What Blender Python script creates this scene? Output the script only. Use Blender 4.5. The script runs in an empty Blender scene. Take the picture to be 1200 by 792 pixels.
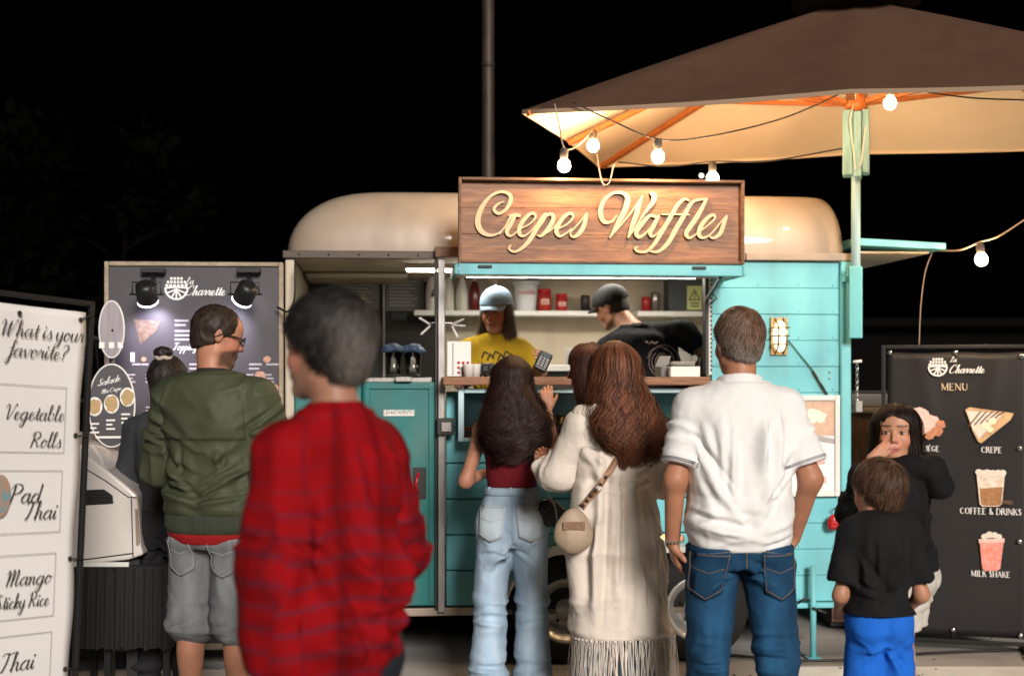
import bpy, math, random
import numpy as np
from mathutils import Vector, Matrix
from mathutils.bvhtree import BVHTree

random.seed(7)
rng = np.random.default_rng(7)
SC = bpy.context.scene
COL = SC.collection
PI = math.pi

# ------------------------------------------------------------------ camera
FPX, HY, EYE = 1667.0, 440.0, 1.52          # focal length in photo pixels, horizon row, eye height
cam_d = bpy.data.cameras.new('camera')
cam = bpy.data.objects.new('camera', cam_d); COL.objects.link(cam)
cam.location = (0, 0, EYE); cam.rotation_euler = (PI/2, 0, 0)
cam_d.sensor_width = 36.0; cam_d.lens = FPX/1200*36.0
cam_d.shift_y = (HY-396)/1200.0
cam_d.clip_start = 0.05; cam_d.clip_end = 400
cam_d.dof.use_dof = True; cam_d.dof.focus_distance = 6.25; cam_d.dof.aperture_fstop = 1.9
SC.camera = cam

# ------------------------------------------------------------------ world, sun, exposure
SUN_EL, SUN_AZ = math.radians(21), math.radians(15)     # light comes from behind the camera, from the right
w = bpy.data.worlds.new('World'); SC.world = w; w.use_nodes = True
nt = w.node_tree; bg = nt.nodes['Background']
sky = nt.nodes.new('ShaderNodeTexSky'); sky.sky_type = 'NISHITA'; sky.sun_disc = False
sky.sun_elevation = math.radians(-9); sky.sun_rotation = PI - SUN_AZ
nt.links.new(sky.outputs[0], bg.inputs[0]); bg.inputs[1].default_value = 0.05
sun_d = bpy.data.lights.new('sun', 'SUN'); sun_d.energy = 3.25; sun_d.angle = math.radians(16)
sun_d.color = (1.0, 0.93, 0.86)
sun = bpy.data.objects.new('sun', sun_d); COL.objects.link(sun)
sdir = Vector((-math.sin(SUN_AZ)*math.cos(SUN_EL), math.cos(SUN_AZ)*math.cos(SUN_EL), -math.sin(SUN_EL)))
sun.rotation_euler = sdir.to_track_quat('-Z', 'Y').to_euler(); sun.location = (4, -6, 6)
SC.view_settings.view_transform = 'Standard'; SC.view_settings.look = 'None'
SC.view_settings.exposure = 0.35; SC.view_settings.gamma = 1.0
SC.view_settings.use_curve_mapping = False
SC.render.engine = 'CYCLES'
SC.cycles.use_denoising = True; SC.cycles.max_bounces = 6; SC.cycles.diffuse_bounces = 3
SC.cycles.glossy_bounces = 2; SC.cycles.transmission_bounces = 5; SC.cycles.transparent_max_bounces = 8
SC.cycles.use_light_tree = True; SC.cycles.caustics_reflective = False; SC.cycles.caustics_refractive = False
SC.cycles.sample_clamp_indirect = 3.0

# ------------------------------------------------------------------ materials
def hexc(r, g, b): return (r, g, b, 1.0)
MATS = {}
def mat(name, col, rough=0.6, metal=0.0, spec=0.5, noise=0.0, nscale=8.0, bump=0.0, bscale=60.0, stretch=(1,1,1),
        emit=None, estr=0.0, trans=0.0, ior=1.45, coat=0.0, sheen=0.0, alpha=1.0, col2=None, attr=None):
    if name in MATS: return MATS[name]
    m = bpy.data.materials.new(name); m.use_nodes = True
    n = m.node_tree.nodes; l = m.node_tree.links; b = n['Principled BSDF']
    b.inputs['Base Color'].default_value = hexc(*col)
    b.inputs['Roughness'].default_value = rough; b.inputs['Metallic'].default_value = metal
    b.inputs['Specular IOR Level'].default_value = spec; b.inputs['IOR'].default_value = ior
    b.inputs['Transmission Weight'].default_value = trans; b.inputs['Coat Weight'].default_value = coat
    b.inputs['Sheen Weight'].default_value = sheen; b.inputs['Alpha'].default_value = alpha
    if emit: b.inputs['Emission Color'].default_value = hexc(*emit); b.inputs['Emission Strength'].default_value = estr
    tc = n.new('ShaderNodeTexCoord'); mp = n.new('ShaderNodeMapping'); l.new(tc.outputs['Object'], mp.inputs[0])
    mp.inputs['Scale'].default_value = stretch
    if noise > 0 or col2:
        t = n.new('ShaderNodeTexNoise'); t.inputs['Scale'].default_value = nscale; t.inputs['Detail'].default_value = 6
        l.new(mp.outputs[0], t.inputs[0])
        r = n.new('ShaderNodeMapRange'); r.inputs[1].default_value = 0.3; r.inputs[2].default_value = 0.7
        l.new(t.outputs['Fac'], r.inputs[0])
        mx = n.new('ShaderNodeMix'); mx.data_type = 'RGBA'
        c2 = col2 or tuple(c*(1-noise) for c in col)
        mx.inputs[6].default_value = hexc(*col); mx.inputs[7].default_value = hexc(*c2)
        l.new(r.outputs[0], mx.inputs[0]); last = mx.outputs[2]
    else: last = None
    if attr:
        a = n.new('ShaderNodeAttribute'); a.attribute_name = attr
        if last is None: last = a.outputs['Color']
        else:
            m2 = n.new('ShaderNodeMix'); m2.data_type = 'RGBA'; m2.blend_type = 'MULTIPLY'; m2.inputs[0].default_value = 1
            l.new(last, m2.inputs[6]); l.new(a.outputs['Color'], m2.inputs[7]); last = m2.outputs[2]
    if last is not None: l.new(last, b.inputs['Base Color'])
    if bump > 0:
        t = n.new('ShaderNodeTexNoise'); t.inputs['Scale'].default_value = bscale; t.inputs['Detail'].default_value = 4
        l.new(mp.outputs[0], t.inputs[0])
        bp = n.new('ShaderNodeBump'); bp.inputs['Strength'].default_value = bump; bp.inputs['Distance'].default_value = 0.01
        l.new(t.outputs['Fac'], bp.inputs['Height']); l.new(bp.outputs[0], b.inputs['Normal'])
    MATS[name] = m
    return m
def wood(name, c1, c2, scale=6.0, stretch=(1, 8, 12), rough=0.55):
    if name in MATS: return MATS[name]
    m = mat(name, c1, rough)
    n = m.node_tree.nodes; l = m.node_tree.links; b = n['Principled BSDF']
    mp = [x for x in n if x.type == 'MAPPING'][0]; mp.inputs['Scale'].default_value = stretch
    t = n.new('ShaderNodeTexNoise'); t.inputs['Scale'].default_value = scale; t.inputs['Detail'].default_value = 8
    t.inputs['Distortion'].default_value = 0.6; l.new(mp.outputs[0], t.inputs[0])
    t2 = n.new('ShaderNodeTexNoise'); t2.inputs['Scale'].default_value = scale*5; t2.inputs['Detail'].default_value = 6
    l.new(mp.outputs[0], t2.inputs[0])
    ad = n.new('ShaderNodeMath'); ad.operation = 'MULTIPLY_ADD'; ad.inputs[1].default_value = 0.35
    l.new(t2.outputs['Fac'], ad.inputs[0]); l.new(t.outputs['Fac'], ad.inputs[2])
    r = n.new('ShaderNodeValToRGB'); r.color_ramp.elements[0].position = 0.48; r.color_ramp.elements[1].position = 0.85
    r.color_ramp.elements[0].color = hexc(*c1); r.color_ramp.elements[1].color = hexc(*c2)
    l.new(ad.outputs[0], r.inputs[0]); l.new(r.outputs[0], b.inputs['Base Color'])
    bp = n.new('ShaderNodeBump'); bp.inputs['Strength'].default_value = 0.35; bp.inputs['Distance'].default_value = 0.004
    l.new(ad.outputs[0], bp.inputs['Height']); l.new(bp.outputs[0], b.inputs['Normal'])
    return m

def weather(m, amt=.35, dirt=(.10, .09, .07), zs=.35, sc=9):
    """grime: vertical streaks and blotches mixed over a paint"""
    n = m.node_tree.nodes; l = m.node_tree.links; b = n['Principled BSDF']; src = b.inputs['Base Color'].links[0].from_socket
    tc = n.new('ShaderNodeTexCoord'); mp = n.new('ShaderNodeMapping'); mp.inputs['Scale'].default_value = (1, 1, zs*.3); l.new(tc.outputs['Object'], mp.inputs[0])
    t = n.new('ShaderNodeTexNoise'); t.inputs['Scale'].default_value = sc; t.inputs['Detail'].default_value = 8; l.new(mp.outputs[0], t.inputs[0])
    t2 = n.new('ShaderNodeTexNoise'); t2.inputs['Scale'].default_value = 2.2; t2.inputs['Detail'].default_value = 5; l.new(tc.outputs['Object'], t2.inputs[0])
    mu = n.new('ShaderNodeMath'); mu.operation = 'MULTIPLY'; l.new(t.outputs['Fac'], mu.inputs[0]); l.new(t2.outputs['Fac'], mu.inputs[1])
    r = n.new('ShaderNodeMapRange'); r.inputs[1].default_value = .22; r.inputs[2].default_value = .42; r.inputs[4].default_value = amt; l.new(mu.outputs[0], r.inputs[0])
    mx = n.new('ShaderNodeMix'); mx.data_type = 'RGBA'; mx.inputs[7].default_value = hexc(*dirt); l.new(r.outputs[0], mx.inputs[0]); l.new(src, mx.inputs[6]); l.new(mx.outputs[2], b.inputs['Base Color'])
    t3 = n.new('ShaderNodeTexNoise'); t3.inputs['Scale'].default_value = 5; l.new(tc.outputs['Object'], t3.inputs[0])
    bp = n.new('ShaderNodeBump'); bp.inputs['Strength'].default_value = .25; bp.inputs['Distance'].default_value = .01; l.new(t3.outputs['Fac'], bp.inputs['Height'])
    if b.inputs['Normal'].links: l.new(b.inputs['Normal'].links[0].from_socket, bp.inputs['Normal'])
    l.new(bp.outputs[0], b.inputs['Normal'])
    rr = n.new('ShaderNodeMapRange'); rr.inputs[3].default_value = b.inputs['Roughness'].default_value*.8; rr.inputs[4].default_value = min(1, b.inputs['Roughness'].default_value*1.6); l.new(t.outputs['Fac'], rr.inputs[0]); l.new(rr.outputs[0], b.inputs['Roughness'])
    return m
# ------------------------------------------------------------------ objects
def tag(o, label=None, cat=None, group=None, kind=None):
    if label: o['label'] = label
    if cat: o['category'] = cat
    if group: o['group'] = group
    if kind: o['kind'] = kind
    return o
def thing(name, label, cat, loc=(0, 0, 0), rz=0.0, group=None, rot=None):
    o = bpy.data.objects.new(name, None); COL.objects.link(o)
    o.empty_display_size = 0.1
    o.location = loc; o.rotation_euler = rot if rot else (0, 0, rz)
    return tag(o, label, cat, group)
def np_mesh(name, V, Q, m, parent=None, smooth=True, label=None, colors=None, T=None):
    """V (n,3); Q (m,4) quads or None; T (k,3) triangles"""
    me = bpy.data.meshes.new(name)
    V = np.asarray(V, np.float32)
    nq = 0 if Q is None else len(Q); nt_ = 0 if T is None else len(T)
    me.vertices.add(len(V)); me.vertices.foreach_set('co', V.ravel())
    idx = []
    if nq: idx.append(np.asarray(Q, np.int32).ravel())
    if nt_: idx.append(np.asarray(T, np.int32).ravel())
    idx = np.concatenate(idx)
    me.loops.add(len(idx)); me.loops.foreach_set('vertex_index', idx)
    st = np.concatenate([np.arange(nq)*4, nq*4+np.arange(nt_)*3]).astype(np.int32)
    me.polygons.add(nq+nt_); me.polygons.foreach_set('loop_start', st)
    me.update(calc_edges=True)
    if smooth: me.polygons.foreach_set('use_smooth', np.ones(nq+nt_, bool))
    if colors is not None:
        a = me.color_attributes.new('Col', 'FLOAT_COLOR', 'POINT')
        c = np.ones((len(V), 4), np.float32); c[:, :3] = colors
        a.data.foreach_set('color', c.ravel())
    me.materials.append(m)
    o = bpy.data.objects.new(name, me); COL.objects.link(o)
    if parent: o.parent = parent
    if label: o['label'] = label
    return o

class MB:
    """collects simple solids and links them as ONE mesh object"""
    def __init__(s): s.v = []; s.f = []; s.mi = []; s.sm = []
    def add(s, V, F, mi=0, sm=False):
        b = len(s.v); s.v += [tuple(p) for p in V]; s.f += [tuple(b+i for i in f) for f in F]
        s.mi += [mi]*len(F); s.sm += [sm]*len(F); return s
    def box(s, x0, x1, y0, y1, z0, z1, mi=0, M=None):
        V = [(x0,y0,z0),(x1,y0,z0),(x1,y1,z0),(x0,y1,z0),(x0,y0,z1),(x1,y0,z1),(x1,y1,z1),(x0,y1,z1)]
        if M is not None: V = [tuple(M @ Vector(p)) for p in V]
        return s.add(V, [(3,2,1,0),(4,5,6,7),(0,1,5,4),(1,2,6,5),(2,3,7,6),(3,0,4,7)], mi)
    def bar(s, p0, p1, w, h, mi=0, up=(0,0,1)):
        p0 = Vector(p0); p1 = Vector(p1); d = (p1-p0); L = d.length; d.normalize()
        x = d.cross(Vector(up))
        if x.length < 1e-4: x = d.cross(Vector((1,0,0)))
        x.normalize(); y = x.cross(d)
        V = []
        for q in (p0, p1):
            for a, b in ((-1,-1),(1,-1),(1,1),(-1,1)): V.append(q + x*(a*w/2) + y*(b*h/2))
        return s.add(V, [(3,2,1,0),(4,5,6,7),(0,1,5,4),(1,2,6,5),(2,3,7,6),(3,0,4,7)], mi)
    def tube(s, pts, r, n=8, mi=0, caps=True):
        pts = [Vector(p) for p in pts]; rs = r if isinstance(r, (list, tuple)) else [r]*len(pts)
        V = []; F = []; prev = None
        for i, p in enumerate(pts):
            d = (pts[min(i+1, len(pts)-1)] - pts[max(i-1, 0)])
            if d.length < 1e-9: d = Vector((0,0,1))
            d.normalize()
            if prev is None:
                x = d.cross(Vector((0,0,1)) if abs(d.z) < .9 else Vector((1,0,0))); x.normalize()
            else:
                x = prev - d*prev.dot(d); x.normalize()
            prev = x; y = d.cross(x)
            for k in range(n):
                a = 2*PI*k/n; V.append(p + x*(math.cos(a)*rs[i]) + y*(math.sin(a)*rs[i]))
        for i in range(len(pts)-1):
            for k in range(n):
                F.append((i*n+k, i*n+(k+1) % n, (i+1)*n+(k+1) % n, (i+1)*n+k))
        s.add(V, F, mi, True)
        if caps:
            b = len(s.v)-len(V); m = len(pts)-1
            s.f += [tuple(b+k for k in range(n))[::-1], tuple(b+m*n+k for k in range(n))]; s.mi += [mi]*2; s.sm += [False]*2
        return s
    def lathe(s, prof, c=(0,0,0), n=20, mi=0, M=None, closed=True):
        V = []; F = []
        for r, z in prof:
            for k in range(n):
                a = 2*PI*k/n; p = Vector((r*math.cos(a), r*math.sin(a), z))
                if M is not None: p = M @ p
                V.append(p + Vector(c))
        for i in range(len(prof)-1):
            for k in range(n): F.append((i*n+k, i*n+(k+1) % n, (i+1)*n+(k+1) % n, (i+1)*n+k))
        s.add(V, F, mi, True)
        if closed:
            b = len(s.v)-len(V); m = len(prof)-1
            s.f += [tuple(b+k for k in range(n))[::-1], tuple(b+m*n+k for k in range(n))]; s.mi += [mi]*2; s.sm += [False]*2
        return s
    def ball(s, c, r, n=14, mi=0, M=None):
        rr = (r, r, r) if not isinstance(r, (tuple, list)) else r
        V = []; F = []; m = n//2+1
        for i in range(m+1):
            t = PI*i/m
            for k in range(n):
                a = 2*PI*k/n; p = Vector((rr[0]*math.sin(t)*math.cos(a), rr[1]*math.sin(t)*math.sin(a), rr[2]*math.cos(t)))
                if M is not None: p = M @ p
                V.append(p + Vector(c))
        for i in range(m):
            for k in range(n): F.append((i*n+k, (i+1)*n+k, (i+1)*n+(k+1) % n, i*n+(k+1) % n))
        return s.add(V, F, mi, True)
    def prism(s, pts, y0, y1, mi=0):
        """outline in the x-z plane, thickness along y (y0 nearer)"""
        n = len(pts); V = [(x, y0, z) for x, z in pts] + [(x, y1, z) for x, z in pts]
        a = sum(pts[i][0]*pts[(i+1) % n][1]-pts[(i+1) % n][0]*pts[i][1] for i in range(n))
        F = [tuple(range(n)), tuple(range(2*n-1, n-1, -1))] + [(i, i+n, (i+1) % n+n, (i+1) % n) for i in range(n)]
        if a < 0: F = [f[::-1] for f in F]
        return s.add(V, F, mi)
    def build(s, name, m, parent=None, bevel=0.0, seg=2, label=None):
        me = bpy.data.meshes.new(name); me.from_pydata([tuple(p) for p in s.v], [], s.f)
        ms = m if isinstance(m, (list, tuple)) else [m]
        for q in ms: me.materials.append(q)
        if len(s.f):
            me.polygons.foreach_set('material_index', s.mi); me.polygons.foreach_set('use_smooth', s.sm)
        me.update()
        o = bpy.data.objects.new(name, me); COL.objects.link(o)
        if parent: o.parent = parent
        if bevel > 0:
            b = o.modifiers.new('bevel', 'BEVEL'); b.width = bevel; b.segments = seg; b.limit_method = 'ANGLE'
        if label: o['label'] = label
        return o
def box(name, m, parent, x0, x1, y0, y1, z0, z1, bevel=0.0, label=None):
    return MB().box(x0, x1, y0, y1, z0, z1).build(name, m, parent, bevel, label=label)
def copy_tree(o, parent=None):
    c = o.copy(); COL.objects.link(c); c.parent = parent
    for ch in list(o.children): copy_tree(ch, c)
    return c
def P(px, py, d):
    """photo pixel at a distance -> point"""
    return Vector(((px-600)/FPX*d, d, EYE+(HY-py)/FPX*d))
class Plane:
    """a thing's frame: origin O, turned by yaw; pixel -> local (u along, w inward, z)"""
    def __init__(s, ox, oy, yaw): s.ox, s.oy, s.yaw = ox, oy, yaw; s.c, s.s = math.cos(yaw), math.sin(yaw)
    def u(s, px, w=0.0):
        k = (px-600)/FPX
        return (k*(s.oy+w*s.c)-s.ox+w*s.s)/(s.c-k*s.s)
    def y(s, px, w=0.0): return s.oy+s.u(px, w)*s.s+w*s.c
    def z(s, px, py, w=0.0): return EYE+(HY-py)/FPX*s.y(px, w)
    def uz(s, px, py, w=0.0): return (s.u(px, w), s.z(px, py, w))
    def world(s, u, w, z=0.0): return Vector((s.ox+u*s.c-w*s.s, s.oy+u*s.s+w*s.c, z))

# ------------------------------------------------------------------ lettering (strokes -> flat or thick ribbons)
def catmull(pts, sub=6):
    p = np.array(pts, float)
    if len(p) < 3:
        t = np.linspace(0, 1, sub+1)[:, None]; return p[0]*(1-t)+p[-1]*t
    q = np.vstack([2*p[0]-p[1], p, 2*p[-1]-p[-2]]); out = []
    for i in range(1, len(q)-2):
        for j in range(sub):
            t = j/sub
            out.append(0.5*((2*q[i])+(q[i+1]-q[i-1])*t+(2*q[i-1]-5*q[i]+4*q[i+1]-q[i+2])*t*t+(3*q[i]-q[i-1]-3*q[i+1]+q[i+2])*t**3))
    out.append(q[-2]); return np.array(out)
def ribbon(mb, P2, W, yf, thick=0.0, ramp=0.0, mi=0):
    """P2 (n,2) centre line in x-z, W widths, front at y=yf (towards -y), optional thickness"""
    n = len(P2)
    d = np.gradient(P2, axis=0); d /= (np.linalg.norm(d, axis=1)[:, None]+1e-9)
    nn = np.stack([-d[:, 1], d[:, 0]], 1)
    L = P2+nn*W[:, None]/2; R = P2-nn*W[:, None]/2
    # round ends
    cap0 = [P2[0]+(-d[0]*math.cos(a)+nn[0]*math.sin(a))*W[0]/2 for a in (-.6, 0, .6)]
    cap1 = [P2[-1]+(d[-1]*math.cos(a)+nn[-1]*math.sin(a))*W[-1]/2 for a in (.6, 0, -.6)]
    ys = yf-np.linspace(0, ramp, n)
    V = []; F = []
    for i in range(n): V.append((L[i][0], ys[i], L[i][1]))
    for i in range(n): V.append((R[i][0], ys[i], R[i][1]))
    b = len(V)
    for c in cap0: V.append((c[0], ys[0], c[1]))
    for c in cap1: V.append((c[0], ys[-1], c[1]))
    for i in range(n-1): F.append((i, n+i, n+i+1, i+1))
    F.append((0, b+2, b+1, b, n)); F.append((n-1, 2*n-1, b+5, b+4, b+3))
    if thick > 0:
        loop = list(range(n))+[b+3, b+4, b+5]+list(range(2*n-1, n-1, -1))+[b, b+1, b+2]
        k = len(V); V += [(V[i][0], V[i][1]+thick, V[i][2]) for i in range(k)]
        for i in range(len(loop)):
            a, c = loop[i], loop[(i+1) % len(loop)]; F.append((a, c, c+k, a+k))
    mb.add(V, F, mi)
SCRIPT = {
'a': (1.15, [[(.85,.85),(.5,1),(.15,.65),(.12,.25),(.35,0),(.65,.2),(.85,.85)], [(.88,1),(.82,.3),(.95,0),(1.2,.25)]]),
'b': (1.0, [[(0,.1),(.35,1.2),(.5,1.9),(.35,2.1),(.22,1.7),(.2,.4),(.4,0),(.75,.2),(.8,.7),(.6,.95),(.95,.85)]]),
'c': (.85, [[(.75,.8),(.5,1),(.18,.7),(.15,.25),(.4,0),(.65,.1),(.9,.35)]]),
'd': (1.2, [[(.8,.85),(.45,1),(.12,.6),(.12,.2),(.35,0),(.65,.25),(.85,1)], [(.95,2),(.85,.3),(1.0,0),(1.2,.25)]]),
'e': (.85, [[(0,.15),(.35,.4),(.65,.75),(.5,1),(.25,.85),(.15,.4),(.35,0),(.6,.05),(.9,.35)]]),
'f': (.6, [[(.7,1.7),(.55,2.1),(.38,1.8),(.3,.5),(.2,-.6),(.0,-.95),(-.15,-.75),(.15,-.1),(.6,.2)], [(.0,1),(.6,1.05)]]),
'g': (1.15, [[(.85,.85),(.5,1),(.15,.65),(.12,.25),(.35,0),(.65,.2),(.85,.85)], [(.88,1),(.82,0),(.6,-.8),(.3,-.95),(.2,-.7),(.6,-.1),(1.15,.25)]]),
'h': (1.05, [[(0,.1),(.35,1.3),(.45,1.95),(.3,2.05),(.22,1.6),(.15,0)], [(.17,.4),(.5,.95),(.72,.8),(.68,.25),(.85,0),(1.05,.25)]]),
'i': (.5, [[(0,.2),(.2,1),(.17,.3),(.3,0),(.5,.25)], [(.25,1.4),(.27,1.5)]]),
'k': (.9, [[(0,.1),(.35,1.3),(.45,1.95),(.3,2.05),(.22,1.6),(.15,0)], [(.17,.5),(.6,1),(.6,.7),(.3,.5)], [(.3,.5),(.6,.05),(.9,.25)]]),
'l': (.6, [[(0,.1),(.35,1.2),(.5,1.9),(.35,2.1),(.22,1.7),(.18,.3),(.35,0),(.6,.25)]]),
'n': (1.0, [[(0,.7),(.15,1),(.2,.6),(.15,0)], [(.17,.4),(.5,.95),(.7,.8),(.65,.25),(.8,0),(1,.25)]]),
'o': (.95, [[(.7,.9),(.4,1),(.12,.6),(.15,.15),(.4,0),(.7,.3),(.72,.75),(.55,.95),(.7,.78),(1.0,.85)]]),
'p': (.95, [[(0,.5),(.25,1.05),(.2,.2),(.05,-.95)], [(.2,.6),(.5,1),(.8,.75),(.75,.25),(.5,0),(.25,.15)]]),
'r': (.8, [[(0,.2),(.25,1.1),(.3,.9),(.6,.9),(.5,.4),(.6,.05),(.85,.25)]]),
's': (.75, [[(0,.15),(.35,.6),(.5,1.1),(.5,.85),(.7,.4),(.6,.05),(.35,0),(.2,.15)]]),
't': (.65, [[(0,.1),(.3,.9),(.42,1.65),(.35,.5),(.45,0),(.7,.25)], [(.1,1.05),(.65,1.12)]]),
'u': (1.05, [[(0,.4),(.15,1),(.1,.3),(.3,0),(.6,.3),(.75,1)], [(.78,1),(.7,.3),(.85,0),(1.05,.25)]]),
'v': (.9, [[(0,.6),(.15,1),(.25,.4),(.4,0),(.65,.5),(.7,1),(1,.85)]]),
'y': (1.05, [[(0,.4),(.15,1),(.1,.3),(.3,0),(.6,.3),(.75,1)], [(.78,1),(.75,0),(.5,-.8),(.2,-.95),(.1,-.7),(.5,-.1),(1.05,.25)]]),
'z': (.85, [[(.1,.9),(.7,.95),(.15,.05),(.8,.1)]]),
'C': (1.5, [[(1.15,1.5),(1.3,1.8),(1.0,2.05),(.5,1.8),(.1,1.0),(.15,.25),(.5,0),(.95,.1),(1.4,.5)]]),
'L': (1.3, [[(.3,1.5),(.6,2.05),(.85,1.8),(.6,1.0),(.3,.2),(.1,.0),(.3,.15),(.7,0),(1.3,.25)]]),
'M': (1.9, [[(.05,1.4),(.25,1.9),(.4,1.6),(.3,.0)], [(.32,.3),(.8,1.9),(.95,1.6),(.85,.0)], [(.87,.3),(1.35,1.9),(1.5,1.6),(1.4,.3),(1.6,0),(1.9,.3)]]),
'P': (1.3, [[(.35,1.9),(.3,1.0),(.15,0)], [(.0,1.5),(.3,2.0),(.9,2.0),(1.2,1.6),(.9,1.1),(.35,.95)]]),
'R': (1.45, [[(.35,1.9),(.3,1.0),(.15,0)], [(.0,1.5),(.3,2.0),(.9,2.0),(1.15,1.6),(.85,1.15),(.4,1.05),(.8,.7),(1.0,.1),(1.4,.2)]]),
'S': (1.2, [[(1.0,1.7),(.7,2.0),(.35,1.7),(.5,1.2),(.8,.7),(.6,.1),(.2,.0),(.05,.3),(.5,.2),(1.1,.3)]]),
'T': (1.2, [[(.7,1.95),(.6,1.0),(.3,.05),(.1,.1)], [(0,1.7),(.3,2.0),(.8,1.9),(1.3,2.05)]]),
'V': (1.2, [[(-.1,1.5),(.15,1.95),(.35,1.7),(.35,.6),(.45,0),(.9,1.0),(1.15,2.0),(1.3,1.9)]]),
'W': (2.0, [[(-.1,1.5),(.2,1.95),(.4,1.7),(.35,.6),(.4,0),(.75,.8),(1.1,1.8)], [(1.12,1.8),(1.0,.6),(1.05,0),(1.5,1.0),(1.75,2.0),(1.9,1.9)]]),
'?': (.9, [[(.15,1.6),(.4,2.0),(.8,1.8),(.75,1.3),(.45,.9),(.4,.5)], [(.38,.08),(.4,.14)]]),
'-': (.6, [[(.1,.5),(.5,.5)]]),
}
ROMAN = {  # caps on a 0..1 height, (x0,y0,x1,y1,thick)
'M': (1.1, [(.12,0,.12,1,0),(.12,1,.55,.1,1),(.55,.1,.95,1,0),(.95,0,.95,1,1)]),
'E': (.75, [(.12,0,.12,1,1),(.12,1,.65,1,0),(.12,.52,.5,.52,0),(.12,0,.68,0,0)]),
'\u00c9': (.75, [(.12,0,.12,1,1),(.12,1,.65,1,0),(.12,.52,.5,.52,0),(.12,0,.68,0,0),(.35,1.12,.52,1.3,0)]),
'N': (.95, [(.12,0,.12,1,0),(.12,1,.8,0,1),(.8,0,.8,1,0)]),
'U': (.9, [(.12,.25,.12,1,1),(.12,.25,.28,.02,1),(.28,.02,.6,.02,0),(.6,.02,.75,.25,0),(.75,.25,.75,1,0)]),
'C': (.9, [(.75,.85,.5,1,0),(.5,1,.2,.85,0),(.2,.85,.1,.5,1),(.1,.5,.2,.15,1),(.2,.15,.5,0,0),(.5,0,.78,.15,0)]),
'G': (.95, [(.75,.85,.5,1,0),(.5,1,.2,.85,0),(.2,.85,.1,.5,1),(.1,.5,.2,.15,1),(.2,.15,.5,0,0),(.5,0,.78,.1,0),(.78,.1,.78,.42,1),(.55,.42,.85,.42,0)]),
'R': (.85, [(.12,0,.12,1,1),(.12,1,.5,1,0),(.5,1,.62,.78,1),(.62,.78,.5,.52,1),(.5,.52,.12,.52,0),(.4,.52,.78,0,1)]),
'P': (.75, [(.12,0,.12,1,1),(.12,1,.5,1,0),(.5,1,.64,.75,1),(.64,.75,.5,.48,1),(.5,.48,.12,.48,0)]),
'O': (1.0, [(.5,1,.2,.85,0),(.2,.85,.1,.5,1),(.1,.5,.2,.15,1),(.2,.15,.5,0,0),(.5,0,.8,.15,0),(.8,.15,.9,.5,1),(.9,.5,.8,.85,1),(.8,.85,.5,1,0)]),
'F': (.7, [(.12,0,.12,1,1),(.12,1,.62,1,0),(.12,.52,.48,.52,0)]),
'&': (.95, [(.8,.4,.45,0,0),(.45,0,.15,.2,1),(.15,.2,.3,.52,0),(.3,.52,.55,.75,0),(.55,.75,.4,1,0),(.4,1,.22,.8,1),(.22,.8,.85,.0,1)]),
'D': (.9, [(.12,0,.12,1,1),(.12,1,.55,1,0),(.55,1,.8,.7,0),(.8,.7,.8,.3,1),(.8,.3,.55,0,0),(.55,0,.12,0,0)]),
'I': (.35, [(.17,0,.17,1,1)]),
'K': (.85, [(.12,0,.12,1,1),(.7,1,.15,.45,0),(.35,.6,.75,0,1)]),
'S': (.7, [(.58,.88,.35,1,0),(.35,1,.12,.78,1),(.12,.78,.55,.35,1),(.55,.35,.4,0,1),(.4,0,.1,.15,0)]),
'L': (.7, [(.12,0,.12,1,1),(.12,0,.6,0,0)]),
'H': (.95, [(.12,0,.12,1,1),(.12,.5,.8,.5,0),(.8,0,.8,1,1)]),
'A': (.9, [(.08,0,.42,1,0),(.42,1,.8,0,1),(.2,.35,.65,.35,0)]),
'T': (.8, [(.4,0,.4,1,1),(.05,1,.75,1,0)]),
'V': (.85, [(.08,1,.42,0,1),(.42,0,.78,1,0)]),
}
def script_text(mb, text, x, z, xh, wmax=.22, wmin=.07, shear=.3, y=-.0010, sx=1.0, align='l', mi=0, rise=0.0, sub=4):
    tot = sum(.55 if c == ' ' else SCRIPT[c][0] for c in text)*xh*sx
    cx = x if align == 'l' else (x-tot if align == 'r' else x-tot/2)
    k = 0
    for c in text:
        if c == ' ': cx += .55*xh*sx; continue
        adv, strokes = SCRIPT[c]
        for st in strokes:
            p = catmull(st, sub)
            q = np.stack([cx+(p[:, 0]+shear*p[:, 1])*xh*sx, z+p[:, 1]*xh+(cx-x)*rise], 1)
            d = np.gradient(q, axis=0); d /= np.linalg.norm(d, axis=1)[:, None]+1e-9
            W = (wmin+(wmax-wmin)*np.clip(-d[:, 1], 0, 1)**1.2)*xh
            if len(st) == 2 and abs(st[0][0]-st[1][0]) < .05: W[:] = wmax*xh
            ribbon(mb, q, W, y-k*.00003, 0, .00002, mi); k += 1
        cx += adv*xh*sx
    return tot
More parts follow.
